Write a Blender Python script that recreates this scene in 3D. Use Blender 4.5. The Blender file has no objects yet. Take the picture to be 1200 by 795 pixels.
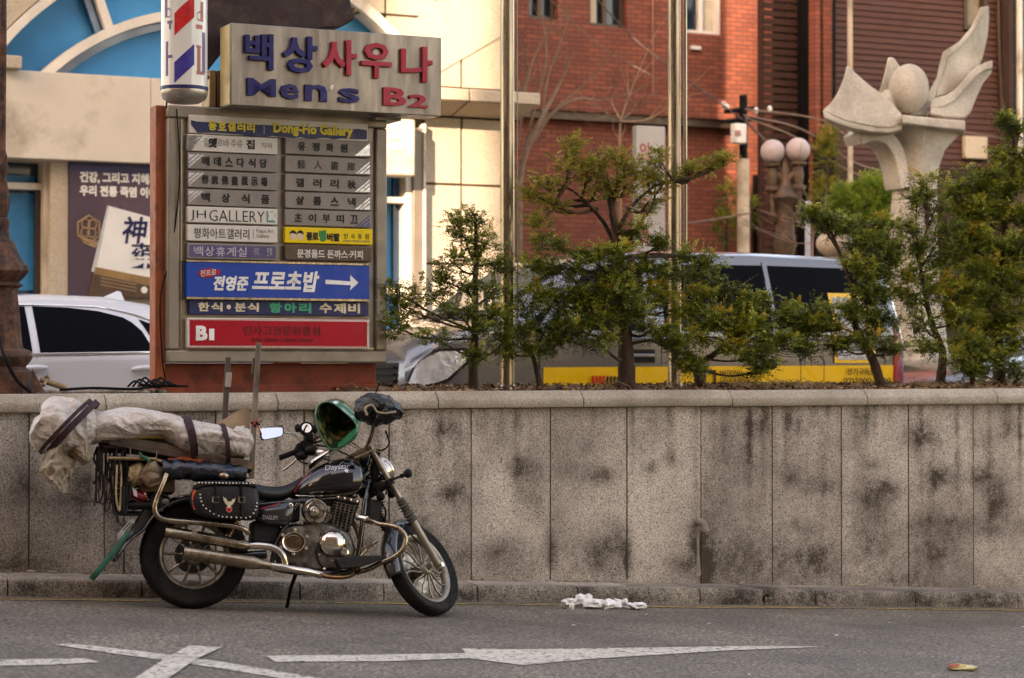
import bpy, math, random
from mathutils import Vector, Matrix
from math import sin, cos, pi, radians, sqrt, atan2

SC = bpy.context.scene
COL = SC.collection

# ------------------------------------------------------------------ camera
FPX = 2540.0                       # focal length in photo pixels (photo 1200 wide)
CAMH = 1.48
PITCH = math.atan(30.5 / FPX)
cam_d = bpy.data.cameras.new('camera'); cam = bpy.data.objects.new('camera', cam_d); COL.objects.link(cam)
cam.location = (0, 0, CAMH)
cam.rotation_euler = (pi / 2 + PITCH, 0, 0)
cam_d.sensor_width = 36.0
cam_d.lens = FPX / 1200 * 36
cam_d.clip_start = 0.1; cam_d.clip_end = 2000
cam_d.dof.use_dof = True; cam_d.dof.focus_distance = 13.7; cam_d.dof.aperture_fstop = 2.6
SC.camera = cam

# ------------------------------------------------------------------ light
SUN_R, SUN_E = 0.40, 0.35          # light travels along (SUN_R, 1, -SUN_E)
w = bpy.data.worlds.new('World'); SC.world = w; w.use_nodes = True
nt = w.node_tree; bg = nt.nodes['Background']
sky = nt.nodes.new('ShaderNodeTexSky'); sky.sky_type = 'NISHITA'; sky.sun_disc = False
Ld = Vector((SUN_R, 1, -SUN_E)).normalized()
sun_elev = math.asin(-Ld.z)
sun_az = atan2(-Ld.x, -Ld.y)       # compass angle from +Y towards +X of the sun
sky.sun_elevation = sun_elev; sky.sun_rotation = sun_az
sky.air_density = 1.0; sky.dust_density = 2.5; sky.ozone_density = 0.6
nt.links.new(sky.outputs[0], bg.inputs['Color']); bg.inputs['Strength'].default_value = 0.15
sun_d = bpy.data.lights.new('sun', 'SUN'); sun_d.energy = 2.0; sun_d.angle = radians(0.53); sun_d.color = (1.0, 0.95, 0.88)
sun = bpy.data.objects.new('sun', sun_d); COL.objects.link(sun)
sun.rotation_euler = Ld.to_track_quat('-Z', 'Y').to_euler(); sun.location = (-8, -15, 20)
SC.view_settings.view_transform = 'Standard'; SC.view_settings.look = 'None'
SC.view_settings.exposure = 2.70; SC.view_settings.gamma = 1.0
SC.view_settings.use_white_balance = True; SC.view_settings.white_balance_temperature = 9300; SC.view_settings.white_balance_tint = 24
SC.cycles.max_bounces = 8; SC.cycles.diffuse_bounces = 3; SC.cycles.glossy_bounces = 4; SC.cycles.transmission_bounces = 4
SC.cycles.caustics_reflective = False; SC.cycles.caustics_refractive = False; SC.cycles.sample_clamp_indirect = 6.0
SC.cycles.use_denoising = True

# ------------------------------------------------------------------ geometry helpers
def ray(px, py):
    x, y, z = px - 600.0, FPX, 397.5 - py
    return Vector((x, y * cos(PITCH) - z * sin(PITCH), y * sin(PITCH) + z * cos(PITCH)))
CAMP = Vector((0, 0, CAMH))
def at(px, py, Y):
    r = ray(px, py); return CAMP + r * (Y / r.y)
def hit(px, py, o, n):
    r = ray(px, py); return CAMP + r * ((o - CAMP).dot(n) / r.dot(n))

class Fac:
    """a vertical plane receding to the right; s runs along it, off towards the viewer"""
    def __init__(self, t, d):
        self.th = math.atan(t); self.o = Vector((0, d, 0))
        self.d = Vector((cos(self.th), sin(self.th), 0)); self.n = Vector((sin(self.th), -cos(self.th), 0))
        self.up = Vector((0, 0, 1))
    def P(self, px, py, off=0): return hit(px, py, self.o + self.n * off, self.n)
    def sz(self, px, py, off=0):
        p = self.P(px, py, off); return ((p - self.o).dot(self.d), p.z)
    def w(self, s, z, off=0): return self.o + self.d * s + self.n * off + self.up * z
    def rect(self, px0, py0, px1, py1, off):
        m = (px0 + px1) / 2
        return (self.sz(px0, 400, off)[0], self.sz(px1, 400, off)[0], self.sz(m, py1, off)[1], self.sz(m, py0, off)[1])

class MB:
    def __init__(self): self.v = []; self.f = []; self.m = []; self.mi = 0
    def add(self, vs, fs):
        b = len(self.v); self.v += [tuple(p) for p in vs]; self.f += [tuple(i + b for i in f) for f in fs]; self.m += [self.mi] * len(fs)
        return self
    def box(self, c, size, rot=None):
        c = Vector(c); hx, hy, hz = size[0] / 2, size[1] / 2, size[2] / 2
        vs = [Vector((x, y, z)) for z in (-hz, hz) for y in (-hy, hy) for x in (-hx, hx)]
        if rot is not None: vs = [rot @ p for p in vs]
        return self.add([c + p for p in vs], [(0, 2, 3, 1), (4, 5, 7, 6), (0, 1, 5, 4), (2, 6, 7, 3), (0, 4, 6, 2), (1, 3, 7, 5)])
    def fbox(self, F, s0, s1, z0, z1, o0, o1):
        vs = [F.w(s, z, o) for z in (z0, z1) for o in (o1, o0) for s in (s0, s1)]
        return self.add(vs, [(0, 2, 3, 1), (4, 5, 7, 6), (0, 1, 5, 4), (2, 6, 7, 3), (0, 4, 6, 2), (1, 3, 7, 5)])
    def pbox(self, F, px0, py0, px1, py1, o0, o1):
        s0, s1, z0, z1 = F.rect(px0, py0, px1, py1, o1); return self.fbox(F, s0, s1, z0, z1, o0, o1)
    def loft(self, rings, closed=True, caps=True):
        n = len(rings[0]); vs = [p for r in rings for p in r]; fs = []
        for i in range(len(rings) - 1):
            for j in range(n if closed else n - 1):
                k = (j + 1) % n; fs.append((i * n + j, i * n + k, (i + 1) * n + k, (i + 1) * n + j))
        if caps and closed: fs.append(tuple(range(n))[::-1]); fs.append(tuple((len(rings) - 1) * n + j for j in range(n)))
        return self.add(vs, fs)
    def tube(self, pts, r, seg=8, caps=True, flat=1.0):
        pts = [Vector(p) for p in pts]; n = len(pts)
        rs = r if isinstance(r, (list, tuple)) else [r] * n
        if len(rs) != n: rs = [rs[0] + (rs[-1] - rs[0]) * i / (n - 1) for i in range(n)]
        t0 = (pts[1] - pts[0]).normalized()
        a = t0.cross(Vector((0, 0, 1)));
        if a.length < 1e-3: a = t0.cross(Vector((0, 1, 0)))
        a.normalize(); rings = []
        for i in range(n):
            t = (pts[min(i + 1, n - 1)] - pts[max(i - 1, 0)])
            if t.length < 1e-9: t = t0.copy()
            t.normalize(); a = (a - t * a.dot(t))
            if a.length < 1e-6: a = t.orthogonal()
            a.normalize(); b = t.cross(a)
            rings.append([pts[i] + (a * cos(2 * pi * k / seg) + b * sin(2 * pi * k / seg) * flat) * rs[i] for k in range(seg)])
        return self.loft(rings, True, caps)
    def lathe(self, prof, M=None, seg=20, caps=True):
        """prof: list of (r, h) along local z"""
        M = M or Matrix.Identity(4)
        rings = [[M @ Vector((max(r, 1e-4) * cos(2 * pi * k / seg), max(r, 1e-4) * sin(2 * pi * k / seg), h)) for k in range(seg)] for r, h in prof]
        return self.loft(rings, True, caps)
    def ell(self, c, rad, seg=16, rings=10, M=None):
        c = Vector(c); R = []
        for i in range(rings + 1):
            a = -pi / 2 + pi * i / rings; ca = max(cos(a), 1e-3)
            ring = [Vector((rad[0] * ca * cos(2 * pi * k / seg), rad[1] * ca * sin(2 * pi * k / seg), rad[2] * sin(a))) for k in range(seg)]
            if M is not None: ring = [M @ p for p in ring]
            R.append([c + p for p in ring])
        return self.loft(R, True, True)
    def prism(self, pts, vec):
        pts = [Vector(p) for p in pts]; n = len(pts); vec = Vector(vec)
        vs = pts + [p + vec for p in pts]
        return self.add(vs, [tuple(range(n)), tuple(range(2 * n - 1, n - 1, -1))] + [(i, i + n, (i + 1) % n + n, (i + 1) % n) for i in range(n)])
    def pprism(self, F, pxs, o0, o1):
        """outline given in photo pixels on plane F at offset o1, extruded back to o0"""
        return self.prism([F.P(x, y, o1) for x, y in pxs], F.n * (o0 - o1))

def cr(pts, n=6):
    """Catmull-Rom through pts"""
    P = [Vector(p) for p in pts]; Q = [P[0] * 2 - P[1]] + P + [P[-1] * 2 - P[-2]]; out = []
    for i in range(1, len(Q) - 2):
        for k in range(n):
            t = k / n; a, b, c, d = Q[i - 1], Q[i], Q[i + 1], Q[i + 2]
            out.append(0.5 * ((2 * b) + (c - a) * t + (2 * a - 5 * b + 4 * c - d) * t * t + (3 * b - a - 3 * c + d) * t ** 3))
    out.append(P[-1]); return out

WM = {}                       # world matrix of every object made here
def _props(o, label, cat, group, kind):
    if label: o['label'] = label
    if cat: o['category'] = cat
    if group: o['group'] = group
    if kind: o['kind'] = kind
def empty(name, loc, label=None, cat=None, group=None, kind=None, M=None):
    o = bpy.data.objects.new(name, None); COL.objects.link(o); o.empty_display_size = 0.2
    Mx = M if M is not None else Matrix.Translation(Vector(loc))
    o.matrix_basis = Mx; WM[o] = Mx.copy(); _props(o, label, cat, group, kind); return o
def build(name, mb, mats, parent=None, smooth=None, bevel=0, label=None, cat=None, group=None, kind=None, base=None, bseg=2, fix=True, local=False, sub=0):
    """mesh object from world-space (or parent-local) geometry"""
    if not isinstance(mats, (list, tuple)): mats = [mats]
    me = bpy.data.meshes.new(name); me.from_pydata([tuple(p) for p in mb.v], [], mb.f)
    for m in mats: me.materials.append(m)
    if len(mats) > 1: me.polygons.foreach_set('material_index', mb.m)
    o = bpy.data.objects.new(name, me); COL.objects.link(o)
    if parent is not None:
        o.parent = parent; WM[o] = WM[parent].copy()
        if not local: me.transform(WM[parent].inverted())
    else:
        if base is None:
            xs = [p[0] for p in mb.v]; ys = [p[1] for p in mb.v]; zs = [p[2] for p in mb.v]
            base = ((min(xs) + max(xs)) / 2, (min(ys) + max(ys)) / 2, min(zs))
        o.location = base; WM[o] = Matrix.Translation(Vector(base)); me.transform(WM[o].inverted())
    if fix:
        import bmesh
        bm = bmesh.new(); bm.from_mesh(me); bmesh.ops.recalc_face_normals(bm, faces=bm.faces); bm.to_mesh(me); bm.free()
    if smooth is not None:
        me.shade_smooth()
        if smooth < 180: me.set_sharp_from_angle(angle=radians(smooth))
    me.update()
    if bevel:
        b = o.modifiers.new('bevel', 'BEVEL'); b.width = bevel; b.segments = bseg; b.limit_method = 'ANGLE'; b.angle_limit = radians(40)
        if smooth is None: me.shade_smooth(); me.set_sharp_from_angle(angle=radians(35))
    if sub:
        s = o.modifiers.new('sub', 'SUBSURF'); s.levels = sub; s.render_levels = sub
    _props(o, label, cat, group, kind); return o

# ------------------------------------------------------------------ materials
def new_mat(name):
    m = bpy.data.materials.new(name); m.use_nodes = True; nt = m.node_tree
    return m, nt, nt.nodes['Principled BSDF'], nt.nodes.new, nt.links.new
def coords(nt, N, L, kind='pos', scale=(1, 1, 1)):
    if kind == 'pos': s = N('ShaderNodeNewGeometry').outputs['Position']
    else: s = N('ShaderNodeTexCoord').outputs['Object']
    mp = N('ShaderNodeMapping'); mp.inputs['Scale'].default_value = scale; L(s, mp.inputs[0]); return mp.outputs[0]
def noise(N, L, v, scale, detail=4, rough=.55):
    n = N('ShaderNodeTexNoise'); n.inputs['Scale'].default_value = scale; n.inputs['Detail'].default_value = detail
    n.inputs['Roughness'].default_value = rough; L(v, n.inputs['Vector']); return n.outputs['Fac']
def ramp(N, L, f, stops):
    r = N('ShaderNodeValToRGB'); e = r.color_ramp.elements
    while len(e) < len(stops): e.new(0.5)
    for i, (p, c) in enumerate(stops):
        e[i].position = p; e[i].color = (c[0], c[1], c[2], 1) if isinstance(c, (tuple, list)) else (c, c, c, 1)
    L(f, r.inputs[0]); return r.outputs[0]
def mix(N, L, f, a, b, mode='MIX'):
    m = N('ShaderNodeMix'); m.data_type = 'RGBA'; m.blend_type = mode
    for s, x in ((m.inputs[0], f), (m.inputs[6], a), (m.inputs[7], b)):
        if isinstance(x, (int, float)): s.default_value = x
        elif isinstance(x, tuple): s.default_value = (x[0], x[1], x[2], 1)
        else: L(x, s)
    return m.outputs[2]
def bump(N, L, h, strength, dist, target):
    b = N('ShaderNodeBump'); b.inputs['Strength'].default_value = strength; b.inputs['Distance'].default_value = dist
    L(h, b.inputs['Height']); L(b.outputs[0], target.inputs['Normal'])
def mat(name, col, rough=.5, metal=0, var=.18, scale=8, bmp=0, bscale=60, dirt=None, dscale=5, dlo=.5, dhi=.7, coat=0, kind='pos', stretch=(1, 1, 1), trans=0, rvar=.12, spec=None):
    """general worn surface: large and small colour variation, roughness variation, fine relief, optional dirt"""
    m, nt, p, N, L = new_mat(name); v = coords(nt, N, L, kind, stretch)
    f = noise(N, L, v, scale, 6, .6)
    lo = tuple(max(c * (1 - var), 0) for c in col); hi = tuple(min(c * (1 + var), 1) for c in col)
    c = ramp(N, L, f, [(.3, lo), (.7, hi)])
    if dirt:
        d = ramp(N, L, noise(N, L, v, dscale, 8, .65), [(dlo, 0), (dhi, 1)]); c = mix(N, L, d, c, dirt)
    L(c, p.inputs['Base Color'])
    p.inputs['Metallic'].default_value = metal
    r = ramp(N, L, noise(N, L, v, scale * 3, 4), [(.3, max(rough - rvar, .02)), (.7, min(rough + rvar, 1))]); L(r, p.inputs['Roughness'])
    if coat: p.inputs['Coat Weight'].default_value = coat; p.inputs['Coat Roughness'].default_value = .06
    if trans: p.inputs['Transmission Weight'].default_value = trans
    p.inputs['Specular IOR Level'].default_value = spec if spec is not None else (.5 if metal or coat or rough < .3 else .22)
    if bmp: bump(N, L, noise(N, L, v, bscale, 5), bmp, .01, p)
    return m
def emis_free(name, col, rough=.4): return mat(name, col, rough, var=.06, scale=20)

def granite(name, light, mid, dark, speck=90, attr=None, grime=(.07, .05, .035), bmp=.25, big=1.2):
    m, nt, p, N, L = new_mat(name); v = coords(nt, N, L)
    a = noise(N, L, v, speck, 3, .7); b = noise(N, L, v, speck * 2.3, 2, .7); g = noise(N, L, v, big, 5, .6)
    c = ramp(N, L, a, [(.36, dark), (.45, mid), (.53, mid), (.60, light)])
    c = mix(N, L, ramp(N, L, b, [(.36, 1), (.42, 0)]), c, tuple(x * .35 for x in dark))
    c = mix(N, L, ramp(N, L, g, [(.35, .55), (.65, 0)]), c, grime)
    if attr:
        at_ = N('ShaderNodeAttribute'); at_.attribute_name = attr
        n2 = noise(N, L, v, 9, 6, .7)
        mu = N('ShaderNodeMath'); mu.operation = 'MULTIPLY'; L(at_.outputs['Fac'], mu.inputs[0]); L(ramp(N, L, n2, [(.25, .35), (.65, 1.25)]), mu.inputs[1])
        mu2 = N('ShaderNodeMath'); mu2.operation = 'MULTIPLY'; L(mu.outputs[0], mu2.inputs[0]); L(ramp(N, L, noise(N, L, v, speck, 3, .7), [(.3, 1), (.75, .45)]), mu2.inputs[1]); mu2.use_clamp = True
        c = mix(N, L, mu2.outputs[0], c, grime)
    L(c, p.inputs['Base Color']); p.inputs['Roughness'].default_value = .9; p.inputs['Specular IOR Level'].default_value = .25
    bump(N, L, a, bmp, .004, p); return m

# ------------------------------------------------------------------ text
def text_mb(body, F, s0, s1, zc, h, off, depth=.002, bold=0.0, mode='fit', slant=0, roll=0, spread=None, vert=None):
    """lettering on plane F between s0 and s1, cap height h centred on zc"""
    mb = MB(); chars = [body] if not spread else list(body)
    n = len(chars)
    for i, ch in enumerate(chars):
        if ch == ' ': continue
        c = bpy.data.curves.new('t', 'FONT'); c.body = ch; c.extrude = 0.5; c.offset = min(bold, .012); c.resolution_u = 2; c.shear = slant
        o = bpy.data.objects.new('t', c); me = bpy.data.meshes.new_from_object(o)
        if not me.vertices: continue
        V = [v.co for v in me.vertices]; x0 = min(p.x for p in V); x1 = max(p.x for p in V); y0 = min(p.y for p in V); y1 = max(p.y for p in V)
        if spread:
            cw = (s1 - s0) / n; a, b = s0 + cw * (i + .5) - spread / 2, s0 + cw * (i + .5) + spread / 2
        else: a, b = s0, s1
        kx = (b - a) / (x1 - x0); kz = h / (y1 - y0)
        bs = max(0, bold - .012) * .9
        for dx_, dz_, e_ in (((0, 0, 0),) if bs <= 0 else ((-bs, -bs, 0), (bs, -bs, 1), (-bs, bs, 2), (bs, bs, 3))):
          vs = []
          sh_ = 1 - 2 * bs / max(.4, (x1 - x0) if not spread else 1); sv_ = 1 - 2 * bs
          for p in V:
            x = (a + b) / 2 + ((p.x - (x0 + x1) / 2) * sh_ + dx_) * kx; z = zc + ((p.y - (y0 + y1) / 2) * sv_ + dz_) * kz
            if roll:
                dx, dz = x - (a + b) / 2, z - zc; x = (a + b) / 2 + dx * cos(roll) - dz * sin(roll); z = zc + dx * sin(roll) + dz * cos(roll)
            vs.append(F.w(x, z, off + (depth + .0003 * e_ if p.z > 0 else -.0005 - .0002 * e_)))
          mb.add(vs, [tuple(q.vertices) for q in me.polygons])
        bpy.data.objects.remove(o); bpy.data.curves.remove(c); bpy.data.meshes.remove(me)
    return mb
def ptext(body, F, px0, py0, px1, py1, off, **k):
    """same with a pixel box: x range at the mean height, py0..py1 read at the middle"""
    s0, s1, z0, z1 = F.rect(px0, py0, px1, py1, off)
    if k.get('spread'): k['spread'] = (s1 - s0) * k['spread']
    return text_mb(body, F, s0, s1, (z0 + z1) / 2, z1 - z0, off, **k)
# ================================================================== SETTING
T = .48
WALL = Fac(T, 14.77)
TH = WALL.th
K0 = Vector((-3.04, 12.89, .094)); SLOPE = .0575
def roadz(x, y): return K0.z - SLOPE * ((x - K0.x) * cos(TH) + (y - K0.y) * sin(TH))
ROADN = Vector((SLOPE * cos(TH), SLOPE * sin(TH), 1)).normalized()
def onroad(px, py, up=0): return hit(px, py, K0 + Vector((0, 0, up)), ROADN)
UP = .62                                   # level of the forecourt behind the wall
random.seed(4)

m_granite = granite('granite_panel_stone', (.90, .80, .68), (.69, .595, .495), (.15, .12, .095), 92, 'stain')
m_coping = granite('coping_stone', (.60, .53, .43), (.45, .385, .30), (.24, .195, .145), 110, None, (.16, .12, .08), .2, 2.0)
m_kerb = granite('kerb_stone', (.72, .62, .51), (.54, .455, .365), (.12, .095, .075), 80, 'stain', (.045, .035, .027), .25, 1.6)
m_mortar = mat('dark_mortar', (.09, .065, .045), .95, bmp=.4, bscale=120)
m_cream = granite('cream_stone', (.56, .49, .39), (.49, .42, .325), (.42, .35, .26), 45, None, (.42, .32, .2), .1, .9)
m_steel = mat('brushed_steel', (.30, .245, .18), .30, 1, .2, 3, dirt=(.12, .09, .06), dscale=2.5, stretch=(6, 6, .4))
m_rust = mat('rust_red_paint', (.24, .05, .025), .6, 0, .3, 5, .2, 60, (.07, .022, .012), 4)
m_castrust = mat('rusted_cast_iron', (.13, .052, .027), .7, .2, .6, 14, 1, 45, (.035, .018, .013), 11, .42, .6)

# asphalt with grain, patches and cracks
m_asph, nt_, p_, N, L = new_mat('asphalt'); v = coords(nt_, N, L)
a = noise(N, L, v, 48, 4, .8); g = noise(N, L, v, .9, 6, .6); g2 = noise(N, L, v, 6, 5, .65)
c = ramp(N, L, a, [(.40, (.032, .024, .016)), (.47, (.125, .098, .071)), (.54, (.20, .158, .116)), (.61, (.46, .37, .28))])
c = mix(N, L, ramp(N, L, g, [(.35, .65), (.65, 0)]), c, (.05, .04, .03))
c = mix(N, L, ramp(N, L, g2, [(.55, 0), (.75, .35)]), c, (.12, .10, .08))
vo = N('ShaderNodeTexVoronoi'); vo.feature = 'DISTANCE_TO_EDGE'; vo.inputs['Scale'].default_value = .9
wv = N('ShaderNodeVectorMath'); wv.operation = 'ADD'; L(v, wv.inputs[0])
nn = N('ShaderNodeTexNoise'); nn.inputs['Scale'].default_value = 3.5; nn.inputs['Detail'].default_value = 6; L(v, nn.inputs['Vector'])
sc_ = N('ShaderNodeVectorMath'); sc_.operation = 'SCALE'; sc_.inputs['Scale'].default_value = .55; L(nn.outputs['Color'], sc_.inputs[0]); L(sc_.outputs[0], wv.inputs[1]); L(wv.outputs[0], vo.inputs['Vector'])
crk = ramp(N, L, vo.outputs['Distance'], [(0, 1), (.009, 0)])
ck = N('ShaderNodeMath'); ck.operation = 'MULTIPLY'; L(crk, ck.inputs[0]); L(ramp(N, L, noise(N, L, v, .5, 2), [(.5, 0), (.6, .6)]), ck.inputs[1])
c = mix(N, L, ck.outputs[0], c, (.02, .017, .014))
L(c, p_.inputs['Base Color']); p_.inputs['Roughness'].default_value = .86; bump(N, L, a, .6, .006, p_)
# worn paint: asphalt grain breaks through
def road_paint(name, col, thr):
    m, nt_, p_, N, L = new_mat(name); v = coords(nt_, N, L)
    wear = ramp(N, L, noise(N, L, v, 26, 8, .75), [(thr - .03, 1), (thr + .03, 0)])
    vo = N('ShaderNodeTexVoronoi'); vo.feature = 'DISTANCE_TO_EDGE'; vo.inputs['Scale'].default_value = 4.5
    nn = N('ShaderNodeTexNoise'); nn.inputs['Scale'].default_value = 8; nn.inputs['Detail'].default_value = 5; L(v, nn.inputs['Vector'])
    ad = N('ShaderNodeVectorMath'); ad.operation = 'ADD'; s = N('ShaderNodeVectorMath'); s.operation = 'SCALE'; s.inputs['Scale'].default_value = .3
    L(nn.outputs['Color'], s.inputs[0]); L(v, ad.inputs[0]); L(s.outputs[0], ad.inputs[1]); L(ad.outputs[0], vo.inputs['Vector'])
    crk = ramp(N, L, vo.outputs['Distance'], [(0, 1), (.022, 0)])
    mx = N('ShaderNodeMath'); mx.operation = 'MAXIMUM'; L(wear, mx.inputs[0]); L(crk, mx.inputs[1])
    base = ramp(N, L, noise(N, L, v, 5, 5), [(.3, tuple(x * .8 for x in col)), (.7, col)])
    c = mix(N, L, mx.outputs[0], base, (.075, .064, .053)); L(c, p_.inputs['Base Color']); p_.inputs['Roughness'].default_value = .8
    bump(N, L, noise(N, L, v, 70, 3, .75), .4, .005, p_); return m
m_white = road_paint('worn_white_paint', (.64, .56, .45), .445)
m_yellow = road_paint('worn_yellow_paint', (.50, .31, .07), .47)
m_soil = mat('planter_soil', (.10, .06, .035), .95, 0, .5, 14, .8, 30, (.2, .13, .07), 25)
m_pave = mat('forecourt_paving', (.22, .19, .16), .9, 0, .2, 3, .2, 40)

# ---- road: a large sloping sheet in front of the wall
mb = MB(); E_ = 45
def RP(s, o): q = WALL.w(s, 0, o); return Vector((q.x, q.y, roadz(q.x, q.y)))
mb.add([RP(-E_, .1), RP(E_, .1), RP(E_, 60), RP(-E_, 60)], [(0, 1, 2, 3)])
build('road', mb, m_asph, kind='structure', base=(0, 10, 0))
mb = MB(); mb.add([WALL.w(-60, UP, -1.75), WALL.w(60, UP, -1.75), WALL.w(60, UP, -80), WALL.w(-60, UP, -80)], [(0, 1, 2, 3)])
build('forecourt_pavement', mb, m_pave, kind='structure', base=(0, 25, UP))

# ---- kerb: dressed stones, .12 high, along the foot of the wall
kerb = empty('kerb', WALL.w(0, roadz(0, 14.4), .2), kind='structure')
def S(px, off=0): return WALL.sz(px, 400, off)[0]
KO = .36
def stained(mb, name, m, parent, fn, **k):
    o = build(name, mb, m, parent, **k); me = o.data; at_ = me.attributes.new('stain', 'FLOAT', 'POINT')
    Mw = WM[o]
    for i, vtx in enumerate(me.vertices): at_.data[i].value = fn(Mw @ vtx.co)
    return o
def topx(p):                                   # where a world point falls in the photo
    q = p - CAMP; y = q.y * cos(PITCH) + q.z * sin(PITCH); z = -q.y * sin(PITCH) + q.z * cos(PITCH)
    return 600 + q.x * FPX / y, 397.5 - z * FPX / y
kerb_blots = [(35, 692, 16, 9, .9), (60, 690, 10, 8, .7), (140, 690, 30, 9, .5), (250, 690, 60, 12, .7), (540, 697, 20, 10, .5), (685, 700, 12, 14, .9), (745, 700, 20, 9, .6), (870, 700, 30, 12, .7), (897, 700, 12, 16, 1), (955, 700, 18, 10, .7), (1075, 703, 14, 12, .9), (1150, 704, 25, 10, .7)]
def blots(px, py, L_): return sum(a * math.exp(-(((px - x) / rx) ** 2 + ((py - y) / ry) ** 2)) for x, y, rx, ry, a in L_)
kj = [-3000 + 0]
ks = [S(p, KO) for p in (167, 265, 352, 450, 560, 677, 820, 895, 955, 1072, 1192)]
ks = [ks[0] - .82 * i for i in range(7, 0, -1)] + ks + [ks[-1] + .82 * i for i in range(1, 7)]
for i in range(len(ks) - 1):
    a_, b_ = ks[i] + .005, ks[i + 1] - .005; mb = MB(); j = random.uniform(-.004, .004); n = 10; rings = []
    for q in range(n + 1):
        s = a_ + (b_ - a_) * q / n; f = WALL.w(s, 0, KO + j); z = roadz(f.x, f.y); h = .118 + random.uniform(-.0015, .0015)
        prof = [(-.05, z - .2), (KO + j, z - .2), (KO + j + .004, z + .05), (KO + j, z + h - .022), (KO + j - .014, z + h), (.2, z + h + .004), (-.05, z + h + .006)]
        rings.append([WALL.w(s, zz, o) for o, zz in prof])
    mb.loft(rings)
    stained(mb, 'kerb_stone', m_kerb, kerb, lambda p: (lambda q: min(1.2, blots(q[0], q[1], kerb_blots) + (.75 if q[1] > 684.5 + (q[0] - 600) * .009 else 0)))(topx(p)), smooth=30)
# drain hole in the kerb
mb = MB(); M = Matrix.Translation(WALL.w(S(897, KO), roadz(*WALL.w(S(897, KO), 0, KO).xy) + .055, KO + .0)) @ Matrix.Rotation(TH, 4, 'Z') @ Matrix.Rotation(pi / 2, 4, 'X')
mb.lathe([(.038, -.03), (.038, .003), (.034, .003), (.032, -.02)], M, 14, False)
o_ = build('drain_outlet', mb, m_kerb, kerb, smooth=40)
mb = MB(); mb.lathe([(.001, .006), (.034, .006)], M, 14, False); build('drain_mouth', mb, mat('drain_dark', (.008, .007, .006), .95), kerb)

# ---- painted markings
def mark(name, pts, m, up=.004):
    mb = MB(); mb.add([onroad(x, y, up) for x, y in pts], [tuple(range(len(pts)))])
    build(name, mb, m, kind='structure')
mark('painted_line', [(-90, 775), (40, 772.5), (100, 771.5), (117, 776), (60, 779), (-90, 782)], m_white)
mark('painted_line', [(64, 755.5), (82, 754), (150, 761.5), (205, 768), (262, 776), (357, 792), (420, 802), (385, 803), (330, 795), (250, 782), (190, 773.5), (120, 764)], m_white)
mark('painted_line', [(221, 756.5), (260, 758.5), (230, 772), (190, 800), (140, 845), (70, 845), (150, 800), (190, 774)], m_white, .008)
mark('painted_arrow', [(312, 768.5), (430, 767.5), (546, 765.5), (541, 760), (600, 761), (700, 760), (880, 757), (968, 758), (850, 762.5), (760, 768), (690, 772.5), (612, 779.5), (550, 771.5), (450, 775), (322, 775.5)], m_white)
mb = MB(); pts = []
for i in range(140):
    s = -9 + i * .14; o = KO + .055 + .015 * sin(i * .37) + .01 * sin(i * 1.3) + (.04 if 0 < s < 2.2 else 0) * sin((s) * 1.4) ** 2; wd = .065 + .015 * sin(i * .9)
    pts.append([RP(s, o) + Vector((0, 0, .004)), RP(s, o + wd) + Vector((0, 0, .004))])
mb.loft(pts, False, False); build('painted_kerb_line', mb, m_yellow, kind='structure')
# silt in the gutter
mb = MB(); pts = []
for i in range(200):
    s = -9 + i * .1; pts.append([RP(s, KO - .01) + Vector((0, 0, .012)), RP(s, KO + .07 + .03 * random.random()) + Vector((0, 0, .002))])
mb.loft(pts, False, False); build('gutter_silt', mb, mat('gutter_silt', (.15, .12, .085), .95, 0, .4, 18, .5, 80), kind='structure')

# ---- retaining wall: granite panels, coping stones, mortar core
ZC0, ZC1 = 1.185, 1.30
wall = empty('retaining_wall', WALL.w(0, 0, 0), 'low granite-panelled retaining wall with stone coping along the street', 'wall')
blot = [(608, 495, 7, 12, .9), (608, 548, 16, 16, 1.1), (620, 580, 22, 14, .5), (706, 558, 15, 9, 1.2), (688, 522, 6, 8, .6), (528, 580, 20, 14, .9), (785, 535, 8, 8, .9), (762, 548, 9, 8, .8),
        (889, 499, 20, 17, .7), (938, 499, 14, 10, .7), (928, 561, 10, 10, .7), (964, 571, 17, 11, .9), (1036, 571, 20, 13, 1.0), (1023, 545, 8, 6, .8), (1012, 490, 11, 14, .7), (1101, 561, 20, 12, 1.2), (1088, 512, 17, 13, .7), (1147, 558, 11, 13, .8), (1170, 590, 17, 36, .9), (1023, 636, 30, 34, .7), (1095, 640, 26, 30, .7), (1092, 610, 20, 8, .5),
        (26, 570, 17, 20, .9), (90, 575, 25, 35, .8), (140, 600, 20, 60, .8), (345, 620, 40, 60, .7), (500, 640, 25, 30, .6), (590, 650, 30, 22, .9), (646, 640, 6, 32, 1.0), (705, 650, 32, 28, .9), (735, 650, 5, 30, .7), (825, 650, 12, 40, 1.1), (800, 660, 25, 20, .7), (812, 635, 6, 25, .8), (870, 650, 40, 30, .6), (950, 655, 40, 20, .7), (440, 520, 12, 40, .5), (330, 540, 20, 25, .4), (515, 510, 5, 40, .7), (1180, 500, 8, 30, .5), (560, 500, 14, 18, .5), (430, 640, 14, 20, .6), (20, 660, 40, 14, .5), (750, 490, 15, 8, .35), (845, 560, 15, 60, .35)]
from mathutils.noise import noise as mnz
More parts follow.
